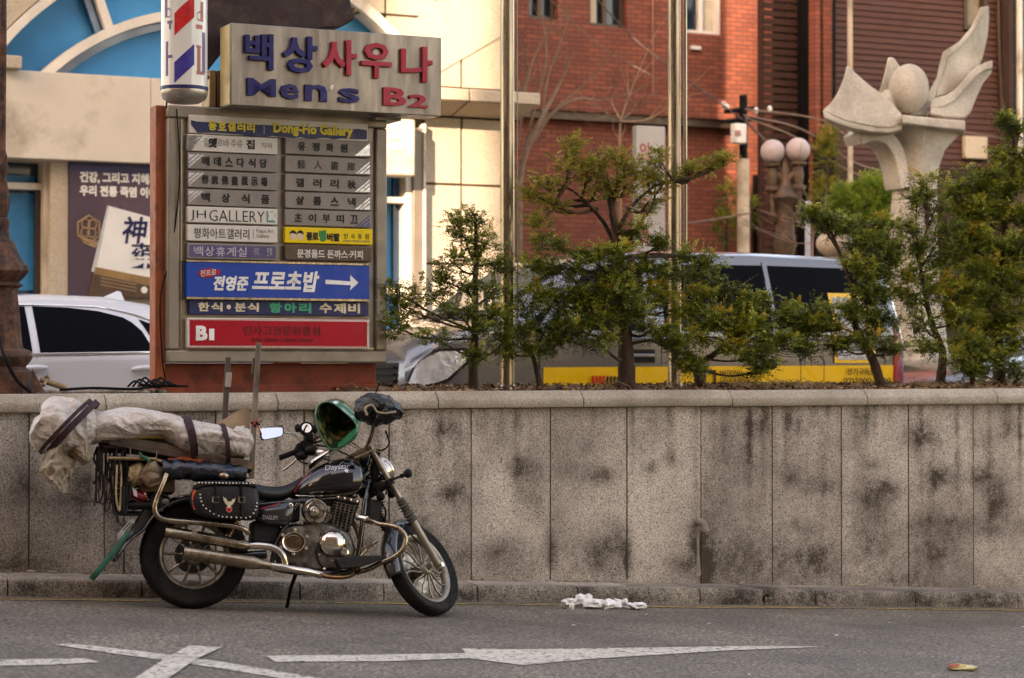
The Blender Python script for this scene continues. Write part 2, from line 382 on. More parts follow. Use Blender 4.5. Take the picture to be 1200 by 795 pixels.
def wall_stain(p):
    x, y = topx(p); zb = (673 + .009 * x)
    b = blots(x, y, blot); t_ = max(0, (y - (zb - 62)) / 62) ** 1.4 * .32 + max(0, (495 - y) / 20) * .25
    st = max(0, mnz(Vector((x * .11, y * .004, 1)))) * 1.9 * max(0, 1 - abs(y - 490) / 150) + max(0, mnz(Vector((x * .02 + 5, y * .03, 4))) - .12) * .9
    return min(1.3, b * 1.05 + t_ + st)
m_steps = WALL
PIT = .598; s645 = S(645)
js = [s645 + PIT * k for k in range(-14, 20)]
core = MB(); ss = js[0]; 
q0, q1 = WALL.w(js[0], 0, 0), WALL.w(js[-1], 0, 0)
core.loft([[WALL.w(s, roadz(*WALL.w(s, 0, 0).xy) - .1, -.012), WALL.w(s, ZC0, -.012), WALL.w(s, ZC0, -.2), WALL.w(s, roadz(*WALL.w(s, 0, 0).xy) - .1, -.2)] for s in (js[0], js[-1])])
build('mortar_core', core, m_mortar, wall)
for k in range(len(js) - 1):
    a_, b_ = js[k] + .005, js[k + 1] - .005
    vis = -9 < k - 14 < 9
    nx, nz = (16, 30) if 4 < k < 25 else (2, 2)
    mb = MB(); vs = []; fs = []; jo = random.uniform(-.003, .003)
    zb = lambda s: roadz(*WALL.w(s, 0, 0).xy) + .122
    for j in range(nz + 1):
        for i in range(nx + 1):
            s = a_ + (b_ - a_) * i / nx; z0 = zb(s); vs.append(WALL.w(s, z0 + (ZC0 - z0) * j / nz, jo))
    for j in range(nz):
        for i in range(nx): q = j * (nx + 1) + i; fs.append((q, q + 1, q + nx + 2, q + nx + 1))
    mb.add(vs, fs)
    mb.add([WALL.w(a_, zb(a_), jo), WALL.w(a_, ZC0, jo), WALL.w(a_, ZC0, -.02), WALL.w(a_, zb(a_), -.02)], [(0, 1, 2, 3)])
    mb.add([WALL.w(b_, zb(b_), jo), WALL.w(b_, ZC0, jo), WALL.w(b_, ZC0, -.02), WALL.w(b_, zb(b_), -.02)], [(0, 3, 2, 1)])
    pj = random.uniform(-.15, .34); stained(mb, 'granite_panel', m_granite, wall, lambda p: max(0, wall_stain(p) + pj), fix=False)
cj = [S(p) for p in (511, 681, 855, 1013, 1165)]; cj = [cj[0] - 1.13 * k for k in range(8, 0, -1)] + cj + [cj[-1] + 1.13 * k for k in range(1, 9)]
for a_, b_ in zip(cj, cj[1:]):
    mb = MB(); rings = []; j = random.uniform(-.003, .003)
    for s in (a_ + .003, b_ - .003):
        rings.append([WALL.w(s, z + j, o) for o, z in [(-.3, ZC0 + .002), (.035, ZC0 + .002), (.04, ZC0 + .012), (.04, ZC0 + .055), (.034, ZC0 + .066), (-.012, ZC1 - .004), (-.03, ZC1), (-.3, ZC1)]])
    mb.loft(rings); build('coping_stone', mb, m_coping, wall, smooth=30, bevel=.003)
# drain pipe stub with its mineral stain
dp = MB(); c0 = WALL.P(818, 612, .0)
dp.tube(cr([c0 - WALL.n * .05, c0 + WALL.n * .05, c0 + WALL.n * .085 - Vector((0, 0, .015)), c0 + WALL.n * .1 - Vector((0, 0, .05))], 5), .026, 14, False)
dp.tube([c0 + WALL.n * .1 - Vector((0, 0, .04)), c0 + WALL.n * .1 - Vector((0, 0, .058))], .031, 14, False)
build('drain_pipe', dp, mat('old_pvc', (.30, .25, .19), .6, dirt=(.08, .06, .045)), wall, smooth=50)
mb = MB(); mb.pprism(WALL, [(816.5, 626), (819, 626), (819.5, 650), (822, 674), (815.5, 676), (817, 650)], -.001, .0045); build('mineral_streak', mb, mat('mineral_streak', (.27, .23, .18), .85, 0, .35, 20, .5, 60), wall)
# crumbs of render along the wall foot
mb = MB()
for x_ in (671, 680, 686, 700, 648, 722, 560, 1003, 1140, 935, 860, 25, 60, 70, 110, 520, 575, 610):
    for q in range(3):
        s = S(x_) + random.uniform(-.07, .07); z = roadz(*WALL.w(s, 0, 0).xy) + .125; r = random.uniform(.005, .014)
        mb.ell(WALL.w(s, z + .004, .012), (r * 2.4, .016, r), 7, 5, Matrix.Rotation(random.uniform(-.3, .3), 3, 'Y'))
build('render_crumbs', mb, mat('render_crumbs', (.30, .25, .19), .9, 0, .3, 20, .6, 60), wall, smooth=60, kind='stuff')

# ---- planter bed
mb = MB(); nx, ny = 220, 14; vs = []; fs = []
for j in range(ny + 1):
    for i in range(nx + 1):
        s = -9 + 20 * i / nx; o = -.25 - 1.5 * j / ny
        z = 1.28 + (.032 * sin(min(1, j / 5) * pi / 2)) * (1 if s > -1.0 else .35) + .018 * sin(s * 5 + j) * sin(s * 2.3) + random.uniform(-.008, .008)
        vs.append(WALL.w(s, z, o))
for j in range(ny):
    for i in range(nx): q = j * (nx + 1) + i; fs.append((q, q + 1, q + nx + 2, q + nx + 1))
mb.add(vs, fs); build('planter_bed', mb, m_soil, kind='structure', smooth=60)
mb = MB(); mb.fbox(WALL, -9, 11, UP - .1, 1.27, -1.82, -1.76); build('planter_back_edge', mb, m_kerb, kind='structure')
# dry leaves and twigs on the bed
random.seed(9); mb = MB()
for i in range(2600):
    s = random.uniform(-1.1, 6.5); o = -.26 - 1.0 * random.random() ** 1.6; c_ = WALL.w(s, 1.292 + .032 * min(1, (-o - .25) / .5) + random.uniform(0, .018), o)
    M = Matrix.Rotation(random.uniform(0, 6.3), 3, 'Z') @ Matrix.Rotation(random.gauss(0, .7), 3, 'X') @ Matrix.Rotation(random.gauss(0, .5), 3, 'Y')
    l, w_ = random.uniform(.012, .035), random.uniform(.006, .016)
    mb.mi = random.choice((0, 0, 1, 2)); mb.add([c_ + M @ Vector(p) for p in ((-l, 0, 0), (0, -w_, .004), (l, 0, .002), (0, w_, .006))], [(0, 1, 2, 3)])
build('fallen_leaves', mb, [mat('leaf_brown', (.19, .09, .04), .8), mat('leaf_tan', (.34, .22, .11), .8), mat('leaf_dark', (.05, .03, .018), .85)], kind='stuff', fix=False, label='dry brown leaves littering the planter soil', cat='leaves')
mb = MB()
for i in range(420):
    s = random.choice((random.uniform(-.9, 6), random.uniform(2.1, 3.0), random.uniform(3.6, 4.6))); o = -.28 - .7 * random.random(); c_ = WALL.w(s, 1.30, o); a = random.uniform(0, 6.3)
    p = [c_]; 
    for k in range(4): a += random.gauss(0, .4); p.append(p[-1] + Vector((cos(a) * .05, sin(a) * .03, random.uniform(-.01, .045) if k < 2 else -.02)))
    mb.tube(p, .0022, 4, False)
build('dry_twigs', mb, mat('twig_straw', (.30, .20, .11), .85), kind='stuff', fix=False, label='dry twigs and straw tangled on the planter soil', cat='twigs')
# low dark rubble by the lamp foot
mb = MB()
for i in range(60):
    s = WALL.sz(random.uniform(38, 200), 450, -.3)[0]; r = random.uniform(.008, .028)
    mb.ell(WALL.w(s, 1.30 + r * .3, -.24 - .3 * random.random()), (r * 1.3, r, r * .8), 6, 4)
build('grit', mb, mat('grit', (.28, .24, .19), .9, 0, .4, 20), kind='stuff', smooth=50, label='loose grit and pebbles behind the coping', cat='grit')
# ================================================================== BUILDINGS
m_glassblue = mat('blue_reflecting_glass', (.018, .22, .45), .3, 0, .3, .5, spec=.15)
m_darkglass = mat('dark_window_glass', (.015, .03, .045), .08, 0, .3, 1.5, spec=.7)
m_deepblue = mat('deep_blue_glass', (.012, .06, .14), .12, 0, .3, 1, spec=.7)
m_frame = mat('pale_metal_frame', (.66, .60, .50), .45, 0, .12, 4, dirt=(.35, .29, .2), dscale=2, dlo=.55)
m_fascia = mat('beige_metal_fascia', (.62, .54, .43), .5, 0, .1, 1.2, .1, 4, (.33, .27, .19), 1.2)
m_bronze = mat('bronze_frame', (.07, .045, .03), .4, .5, .2, 5)
m_black = mat('matt_black', (.006, .0055, .0055), .6, 0, .3, 10, spec=.1)
m_white_p = mat('white_paint', (.72, .68, .62), .45, 0, .06, 6)

def grid_wall(F, mb, s0, s1, z0, z1, holes, o0, o1):
    S_ = sorted({s0, s1, *[h[0] for h in holes], *[h[1] for h in holes]}); Z_ = sorted({z0, z1, *[h[2] for h in holes], *[h[3] for h in holes]})
    for a, b in zip(S_, S_[1:]):
        for c, d in zip(Z_, Z_[1:]):
            m_, n_ = (a + b) / 2, (c + d) / 2
            if not any(h[0] < m_ < h[1] and h[2] < n_ < h[3] for h in holes): mb.fbox(F, a, b, c, d, o0, o1)

# ---- cream stone building with the big arched window
CR = Fac(T, 25.3)
crm = empty('stone_building', CR.w(-1, UP, 0), 'cream stone building with a large blue arched window above its shopfront', 'building')
m_joint = mat('stone_joint_mortar', (.11, .08, .05), .9)
def zc_(px, py, off=0): return CR.sz(px, py, off)[1]
rows = [zc_(541, y) for y in (480, 400, 310, 217, 138)] + [zc_(541, y) for y in (104, 24, -60, -140)]
cols_low = [CR.sz(x, 0)[0] for x in (497, 541, 603)]
random.seed(2)
for r in range(8):
    if r == 4: continue
    a, b = rows[r], rows[r + 1]
    cols = cols_low if r < 4 else [CR.sz(x, 0)[0] for x in ((415, 452, 512, 541, 603) if r == 6 else (452, 541, 603))]
    for c0_, c1_ in zip(cols, cols[1:]):
        mb = MB(); j = random.uniform(0, .006); mb.fbox(CR, c0_ + .014, c1_ - .014, a + .014, b - .014, -.05, j); build('stone_panel', mb, m_cream, crm, bevel=.006)
mb = MB()
mb.fbox(CR, CR.sz(415, 0)[0], CR.sz(603, 0)[0] - .01, rows[6], rows[8], -.4, -.025); mb.fbox(CR, CR.sz(455, 0)[0], CR.sz(603, 0)[0] - .01, rows[5], rows[6], -.4, -.025); mb.fbox(CR, CR.sz(488, 0)[0], CR.sz(603, 0)[0] - .01, rows[0], rows[5], -.4, -.028)
mb.fbox(CR, CR.sz(603, 0)[0] - .6, CR.sz(603, 0)[0] - .012, UP, rows[8], -6, -.41)
build('joint_backing', mb, m_joint, crm)
# projecting ledge over the ground floor, stones with joints
zl0, zl1 = CR.sz(560, 119, .55)[1], CR.sz(560, 105, .55)[1]
lx = [CR.sz(x, 0, .55)[0] for x in (440, 505, 551, 634)]
for a, b in zip(lx, lx[1:]):
    mb = MB(); mb.fbox(CR, a + .008, b - .008, zl0, zl1, -.02, .55); build('ledge_stone', mb, m_cream, crm, bevel=.012)
mb = MB()
for a, b in zip(lx, lx[1:]):
    mb.prism([CR.w(a + .012, zl0 - .003, .5), CR.w(a + .012, zl0 - .003, .0), CR.w(a + .012, rows[4] + .01, .0), CR.w(a + .012, rows[4] + .01, .06)], CR.d * (b - a - .024))
build('ledge_soffit', mb, m_cream, crm, bevel=.01)
# ---- arch
def arc(cx, cy, R, a0, a1, n=40): return [(cx + R * cos(radians(a0 + (a1 - a0) * i / n)), cy - R * sin(radians(a0 + (a1 - a0) * i / n))) for i in range(n + 1)]
glass = MB(); glass.pbox(CR, -160, -200, 460, 100, -.30, -.25); build('arch_glass', glass, m_glassblue, crm)
def ring(cx, cy, R0, R1, a0, a1, o0, o1, name, m, bev=.01):
    A = arc(cx, cy, R1, a0, a1); B_ = arc(cx, cy, R0, a0, a1); mb = MB(); rings = []
    for (x0, y0), (x1, y1) in zip(A, B_): rings.append([CR.P(x0, y0, o1), CR.P(x1, y1, o1), CR.P(x1, y1, o1) + CR.n * (o0 - o1), CR.P(x0, y0, o1) + CR.n * (o0 - o1)])
    mb.loft(rings); return build(name, mb, m, crm, smooth=30)
ring(237, 247, 300, 311, 30, 150, -.3, .06, 'arch_frame', m_frame)
ring(235, 280, 259, 270, 35, 145, -.25, .0, 'inner_arch_frame', m_frame)
ring(235, 280, 249, 258.5, 35, 145, -.25, -.13, 'inner_arch_reveal', m_deepblue)
for (x0, y0, x1, y1) in ((104, -25, 131, 42), (340, -25, 318, 30), (215, -40, 222, 20)):
    mb = MB(); mb.pprism(CR, [(x0, y0), (x0 + 10, y0), (x1 + 4, y1 - 5), (x1 - 5, y1)], -.25, -.03); build('mullion', mb, m_frame, crm)
mb = MB(); mb.pprism(CR, [(92, -20), (103, -20), (124, 33), (112, 40)], -.25, -.12); build('mullion_reveal', mb, m_deepblue, crm)
# voussoir stones outside the arch (each its own stone)
for a0 in range(30, 150, 12):
    A = arc(237, 247, 312.5, a0 + .25, a0 + 11.75, 6); B_ = arc(237, 247, 420, a0 + .25, a0 + 11.75, 6); mb = MB()
    mb.loft([[CR.P(x0, y0, .02), CR.P(x1, y1, .02), CR.P(x1, y1, .02) - CR.n * .3, CR.P(x0, y0, .02) - CR.n * .3] for (x0, y0), (x1, y1) in zip(A, B_)])
    if a0 >= 90 or a0 < 42: build('arch_stone', mb, m_cream, crm, smooth=30)
mb = MB(); mb.pbox(CR, 4, 65, 25, 80, -.2, .42); build('arch_end_stone', mb, m_cream, crm, bevel=.012)
mb = MB(); mb.pbox(CR, -90, 45, 5, 84, -.2, .08); build('arch_side_stone', mb, m_cream, crm, bevel=.012)
# fascia over the shop
for a, b in ((-190, 176), (176.6, 452)):
    mb = MB(); s0, s1, _, _ = CR.rect(a, 80, b, 190, .3); z0, z1 = CR.sz(100, 188.5, .3)[1], CR.sz(100, 87, .3)[1]
    mb.fbox(CR, s0, s1, z0, z1, -.28, .3); build('shop_fascia', mb, m_fascia, crm, bevel=.008)
# shop window left
mb = MB(); mb.pbox(CR, -120, 186, 56, 470, -.35, -.3); build('shop_glass', mb, m_deepblue, crm)
for (x0, y0, x1, y1, c) in ((-40, 226, 42, 340, 0), (-40, 205, 40, 214, 0), (-40, 192, 48, 203, 1)):
    mb = MB(); mb.pbox(CR, x0, y0, x1, y1, -.29, -.27 if c == 0 else -.28); build('glass_pane', mb, m_glassblue if c == 0 else m_darkglass, crm)
for (x0, y0, x1, y1) in ((-60, 213, 53, 221), (48, 188, 52, 345), (-60, 345, 53, 352)):
    mb = MB(); mb.pbox(CR, x0, y0, x1, y1, -.25, -.1); build('window_frame', mb, m_frame, crm, bevel=.006)
mb = MB(); mb.pbox(CR, 42, 222, 49, 345, -.25, -.12); build('window_jamb', mb, m_bronze, crm)
mb = MB(); mb.pbox(CR, 58.5, 186.5, 80, 480, -.25, .12); build('pilaster', mb, m_cream, crm, bevel=.01)
mb = MB(); mb.pbox(CR, 51, 186.5, 59, 480, -.25, .02); build('pilaster_return', mb, m_fascia, crm)
mb = MB(); mb.pbox(CR, 80, 350, 452, 480, -.25, .05); mb.pbox(CR, 195, 190, 452, 350, -.25, .05); build('shop_wall', mb, m_cream, crm)
# entrance bay, right of the sign
mb = MB(); mb.pbox(CR, 440, 205, 476, 470, -.3, -.2); build('entrance_glass', mb, m_glassblue, crm)
mb = MB(); mb.pbox(CR, 461, 206, 475, 335, -.2, -.15); build('entrance_pane', mb, m_deepblue, crm)
for (x0, y0, x1, y1, o) in ((448, 231, 478, 238, .02), (475.5, 206, 484, 470, .05), (448, 338, 476, 345, .02)):
    mb = MB(); mb.pbox(CR, x0, y0, x1, y1, -.15, o); build('entrance_frame', mb, m_frame, crm, bevel=.006)
mb = MB(); mb.pbox(CR, 484.3, 150, 497, 470, -.2, .1); build('bronze_pier', mb, mat('grey_bronze_cladding', (.19, .155, .12), .45, .2, .15, 3), crm, bevel=.01)
mb = MB(); mb.pbox(CR, 496.6, 145, 499, 470, -.2, .13); build('pier_edge', mb, m_frame, crm)
mb = MB(); mb.fbox(CR, -40 * 0 + CR.sz(-260, 0)[0], CR.sz(603, 0)[0], rows[7], rows[8] + 3.4, -6, -.42); build('upper_wall', mb, m_cream, crm)

# museum sign box on the entrance
mus = empty('box_sign', CR.P(470, 205, .4), 'small grey-beige box sign with white characters beside the entrance glass', 'sign')
mb = MB(); mb.pbox(CR, 444, 139, 487, 206, .12, .4); build('sign_box', mb, m_fascia, mus, bevel=.025)
for tx, x0, x1, y0, y1 in (('物館', 454, 471, 142, 152), ('物館', 454, 471, 155, 164), ('eum', 454, 471, 169, 176)):
    build('lettering', ptext(tx, CR, x0, y0, x1, y1, .405, depth=.008, bold=.03), m_white_p, mus)

# poster in the shop front (own paint-like print, flat)
PO = .14
pos = empty('shop_poster', CR.P(130, 350, PO), 'purple poster with white Korean headline and a white book in the shop front', 'poster')
mb = MB(); mb.pbox(CR, 80.5, 190, 214, 349.5, .055, PO); build('poster_sheet', mb, mat('poster_plum', (.075, .045, .06), .35, 0, .25, 1.0, dirt=(.03, .04, .15), dscale=.8), pos)
mb = MB(); mb.pbox(CR, 80.5, 190, 196, 203, PO, PO + .004); build('poster_band', mb, mat('poster_navy', (.035, .03, .10), .35), pos)
bw = mat('book_white', (.70, .68, .62), .4, 0, .06, 3)
mb = MB(); mb.pprism(CR, [(126, 241), (210, 264), (198, 342), (107, 318)], PO, PO + .006); build('book_cover', mb, bw, pos)
mb = MB(); mb.pprism(CR, [(126, 241), (128, 241.6), (112, 319), (107, 318)], PO + .006, PO + .010); build('book_spine', mb, mat('book_grey', (.45, .44, .42), .4), pos)
mb = MB(); mb.pprism(CR, [(112, 313), (200, 330), (196, 349), (103, 347)], PO + .006, PO + .012); build('book_band', mb, mat('book_brown', (.26, .15, .06), .4, 0, .2, 4), pos)
mb = MB(); mb.pprism(CR, [(110, 321), (198, 340), (196, 349.3), (103, 348)], PO + .012, PO + .016); build('book_band_shade', mb, mat('book_umber', (.085, .05, .03), .4, 0, .2, 4), pos)
mb = MB(); c_ = CR.P(169, 340, PO + .016); mb.lathe([(0.001, .004), (.036, .004), (.036, 0)], Matrix.Translation(c_) @ Matrix.Rotation(CR.th, 4, 'Z') @ Matrix.Rotation(pi / 2, 4, 'X'), 18); build('book_seal', mb, bw, pos)
build('headline', ptext('건강, 그리고 지혜의', CR, 93, 202.5, 184, 216, PO + .005, bold=.05), m_white_p, pos)
build('headline', ptext('우리 전통 죽염 이야', CR, 93, 218.5, 184, 231, PO + .005, bold=.05), m_white_p, pos)
ink = mat('ink_blue_black', (.012, .012, .06), .4)
build('calligraphy', ptext('神', CR, 143, 254, 173, 286, PO + .007, bold=.02, slant=.15), ink, pos)
build('calligraphy', ptext('藥', CR, 150, 285, 192, 315, PO + .007, bold=.01, slant=.1), ink, pos)
gold = mat('poster_gold', (.30, .19, .10), .5, 0, .2, 6)
mb = MB()
hexp = [CR.P(104 + 14.5 * cos(radians(a)), 269 - 16 * sin(radians(a)), PO + .005) for a in range(30, 400, 60)]
mb.tube(hexp[:6] + [hexp[0]], .012, 4)
for a in range(4):
    cpt = CR.P(104 + 5.5 * cos(a * pi / 2 + .7), 268 - 7 * sin(a * pi / 2 + .7), PO + .006); mb.tube([cpt + CR.d * (.045 * cos(b)) + Vector((0, 0, .05 * sin(b))) for b in [k * pi / 5 for k in range(11)]], .010, 4)
mb.pprism(CR, [(92, 274), (104, 280), (117, 283), (112, 291), (98, 285)], PO, PO + .008)
build('gold_emblem', mb, gold, pos)
for k in range(3): 
    mb = MB(); mb.pprism(CR, [(118, 325 + k * 4), (160, 333 + k * 4), (160, 334.2 + k * 4), (118, 326.2 + k * 4)], PO + .016, PO + .018); build('small_print', mb, gold, pos)

# ---- brick building
BR = Fac(T, 33.0)
brk = empty('brick_building', BR.w(2, UP, 0), 'red brick building behind the trees with small upper windows', 'building')
def brick_mat(name, c1, c2, mort, sc=1.0):
    m, nt, p, N, L = new_mat(name)
    g = N('ShaderNodeNewGeometry'); d1 = N('ShaderNodeVectorMath'); d1.operation = 'DOT_PRODUCT'; d1.inputs[1].default_value = (cos(TH), sin(TH), 0); L(g.outputs['Position'], d1.inputs[0])
    sx = N('ShaderNodeSeparateXYZ'); L(g.outputs['Position'], sx.inputs[0]); cb = N('ShaderNodeCombineXYZ'); L(d1.outputs['Value'], cb.inputs[0]); L(sx.outputs[2], cb.inputs[1])
    b = N('ShaderNodeTexBrick'); b.inputs['Scale'].default_value = 1; b.inputs['Brick Width'].default_value = .215 * sc; b.inputs['Row Height'].default_value = .072 * sc; b.inputs['Mortar Size'].default_value = .0085 * sc
    b.inputs['Color1'].default_value = (*c1, 1); b.inputs['Color2'].default_value = (*c2, 1); b.inputs['Mortar'].default_value = (*mort, 1); b.inputs['Bias'].default_value = 0; b.inputs['Mortar Smooth'].default_value = .2
    L(cb.outputs[0], b.inputs['Vector']); v = coords(nt, N, L)
    c = mix(N, L, ramp(N, L, noise(N, L, v, .7, 5), [(.35, .45), (.7, 0)]), b.outputs['Color'], tuple(x * .35 for x in c1)); L(c, p.inputs['Base Color']); p.inputs['Roughness'].default_value = .85
    bm_ = N('ShaderNodeBump'); bm_.inputs['Strength'].default_value = .7; bm_.inputs['Distance'].default_value = .02; bm_.invert = True; L(b.outputs['Fac'], bm_.inputs['Height']); L(bm_.outputs[0], p.inputs['Normal']); return m
m_brick = brick_mat('red_brick', (.33, .085, .042), (.20, .05, .028), (.075, .035, .025))
s0, s1 = BR.sz(560, 0)[0], BR.sz(960, 0)[0]; ztop = 11.5
holes = [(*BR.rect(620, -70, 654, 23, 0),), (*BR.rect(692, -62, 735, 32, 0),), (*BR.rect(805, -57, 849, 40, 0),)]
mb = MB(); grid_wall(BR, mb, s0, s1, UP, ztop, holes, -.3, 0); build('brick_wall', mb, m_brick, brk)
for i, h in enumerate(holes):
    mb = MB(); mb.fbox(BR, h[0], h[1], h[2], h[3], -.28, -.24); fr = MB()
    w_ = .07; fr.fbox(BR, h[0], h[0] + w_, h[2], h[3], -.24, -.12); fr.fbox(BR, h[1] - w_, h[1], h[2], h[3], -.24, -.12); fr.fbox(BR, h[0] + w_, h[1] - w_, h[2], h[2] + w_, -.24, -.12); fr.fbox(BR, h[0] + w_, h[1] - w_, h[3] - w_, h[3], -.24, -.12)
    mid = (h[0] + h[1]) / 2; fr.fbox(BR, mid - .04, mid + .04, h[2] + w_, h[3] - w_, -.24, -.14)
    f = build('window_frame', fr, m_white_p if i == 2 else m_bronze, brk, bevel=.006); build('window_pane', mb, m_darkglass, brk)
    if i: 
        cu = MB(); a_, b_ = (h[0] + w_, mid - .1) if i == 1 else (mid + .1, h[1] - w_)
        cu.fbox(BR, a_, b_, h[2] + w_, h[3] - w_, -.235, -.225); build('curtain', cu, mat('pale_curtain', (.5, .44, .33), .9, 0, .2, 3), brk)
# projecting brick cornice band with dark soffit
z0, z1 = BR.sz(770, 136, .28)[1], BR.sz(770, 112, .28)[1]
mb = MB(); mb.fbox(BR, s0, BR.sz(862, 0, .28)[0], z0, z1, .002, .28); build('brick_band', mb, m_brick, brk, bevel=.01)
mb = MB(); mb.fbox(BR, s0, BR.sz(862, 0, .28)[0], z0 - .12, z0 - .002, .002, .2); build('band_soffit', mb, m_bronze, brk)
mb = MB(); mb.pbox(BR, 811, 54, 822, 58, .002, .06); build('vent_plate', mb, m_white_p, brk)
mb = MB(); mb.tube([BR.P(765, -60, .05), BR.P(765.5, 150, .05)], .012, 5); build('downpipe', mb, mat('faded_pink_pipe', (.33, .15, .10), .6), brk)
mb = MB(); mb.pbox(BR, 885, 205, 893, 300, .002, .08); build('dark_doorway', mb, m_black, brk)
# return wall which carries the sun strip on past the band
# ---- slatted timber tower
TW = Fac(T, 31.6)
tw = empty('slatted_tower', TW.w(3.9, UP, 0), 'tall dark brown slatted timber screen between brick wall and panelled building', 'screen')
m_slat = mat('dark_stained_timber', (.05, .022, .015), .7, 0, .3, 4, .3, 40, stretch=(1, 1, 10))
sA, sB = TW.sz(895, 0)[0], TW.sz(955, 0)[0]; z = UP + .2; k = 0
proto = None; random.seed(3); pitch = .119
while z < 7.4:
    if proto is None:
        mb = MB(); mb.fbox(TW, sA, sB, z, z + .09, -.03, .0); proto = build('slat', mb, m_slat, tw); zz = z
    else:
        o = proto.copy(); COL.objects.link(o); o.parent = tw; o.location = (0, 0, z - zz); o.rotation_euler = (0, random.uniform(-.004, .004), 0)
    z += pitch
for sx in (sA - .04, (sA * .52 + sB * .48), sB - .02):
    mb = MB(); mb.fbox(TW, sx, sx + .06, UP, 7.6, -.12, -.032); build('post', mb, m_slat, tw)
mb = MB(); mb.fbox(TW, (sA * .6 + sB * .4), sB + .05, UP, 7.6, -.35, -.3); build('back_boards', mb, m_slat, tw)
# ---- panelled brown building
SD = Fac(T, 31.0)
sd = empty('panelled_building', SD.w(5, UP, 0), 'dark red-brown building clad in long horizontal boards behind the sculpture', 'building')
m_board = mat('red_brown_board', (.075, .034, .026), .65, 0, .2, 2, .15, 30, (.09, .035, .024), 1.5, stretch=(.3, .3, 6))
sA, sB = SD.sz(978, 0)[0], SD.sz(1182, 0)[0]; pitch = .098; z = 1.8; zz = None; k = 0
win = SD.rect(1129, -70, 1157, 36, 0)
def board(a, b, z):
    mb = MB(); mb.prism([SD.w(a, z, .022), SD.w(a, z + pitch - .012, .004), SD.w(a, z + pitch - .012, -.02), SD.w(a, z, -.02)], SD.d * (b - a)); return mb
P1 = build('board', board(sA, sB, z), m_board, sd); P2 = build('board', board(sA, win[0], z), m_board, sd); P3 = build('board', board(win[1], sB, z), m_board, sd)
k = 1
while z + k * pitch < 7.5:
    for pr in ((P2, P3) if z + k * pitch + .05 > win[2] else (P1,)):
        o = pr.copy(); COL.objects.link(o); o.parent = sd; o.location = (0, 0, k * pitch)
    k += 1
P2.location = (0, 0, k * pitch); P3.location = (0, 0, k * pitch)
mb = MB(); mb.fbox(SD, sA, sB, UP, 7.6, -.25, -.16); build('wall_behind_boards', mb, m_black, sd)
mb = MB(); a, b, c, d = win; 
for q in ((a, a + .07, c, d), (b - .07, b, c, d), (a + .07, b - .07, c, c + .07)): mb.fbox(SD, q[0], q[1], q[2], q[3], -.1, .04)
build('window_frame', mb, m_bronze, sd, bevel=.005)
mb = MB(); mb.fbox(SD, a + .07, b - .07, c + .07, d, -.15, -.1); build('window_pane', mb, mat('dusty_pane', (.22, .19, .13), .3, 0, .3, 3), sd)
for x0, x1, y1 in ((957, 962, 300), (966, 976, 300)):
    mb = MB(); s_0, s_1, _, _ = SD.rect(x0, 0, x1, 100, .1); mb.fbox(SD, s_0, s_1, UP, 7.5, -.1, .1); build('brick_pilaster', mb, m_brick, sd)
mb = MB(); s_0, s_1, _, _ = SD.rect(962, 0, 966, 100, .1); mb.fbox(SD, s_0, s_1, UP, 7.5, -.6, -.1); build('pilaster_gap', mb, m_black, sd)
mb = MB(); mb.tube([SD.P(977.5, -60, .2), SD.P(977, 260, .2)], .028, 8); build('drainpipe', mb, m_black, sd)
mb = MB(); mb.tube([SD.P(1168, -60, .1), SD.P(1171, 60, .1), SD.P(1180, 260, .1)], .03, 6); build('drainpipe', mb, m_bronze, sd)
mb = MB(); mb.pbox(SD, 1132, 160, 1158, 186, .03, .12); build('outdoor_unit', mb, m_cream, sd, bevel=.01)
mb = MB(); mb.pbox(SD, 957, 158, 978, 300, .11, .2); build('recess_shade_block', mb, m_black, sd)  # black block standing proud, recess shade put in as its colour
mb = MB(); mb.pbox(SD, 978, 196, 1185, 470, .05, .1); build('ground_floor_shade_panel', mb, mat('shade_brown_lower_wall', (.035, .02, .014), .8, 0, .3, 2), sd)  # dark panel, the shade of the ground floor is put into its colour
# right-hand end building
en = empty('corner_building', SD.w(7.3, UP, .4), 'dark framed glass building at the right edge of the photo', 'building')
mb = MB(); s_0, s_1, _, _ = SD.rect(1184, 0, 1320, 100, .3); mb.fbox(SD, s_0, s_1, UP, 7.8, -1, .3); build('wall', mb, mat('charcoal_brown_cladding', (.05, .03, .025), .6, 0, .2, 3), en)
for y0, y1 in ((-60, 20), (24, 80), (84, 140), (146, 200)):
    mb = MB(); mb.pbox(SD, 1191, y0, 1300, y1, .302, .34); build('window_pane', mb, m_darkglass, en)
mb = MB(); mb.pbox(SD, 1196, -60, 1199, 210, .345, .42); build('window_frame', mb, m_frame, en)

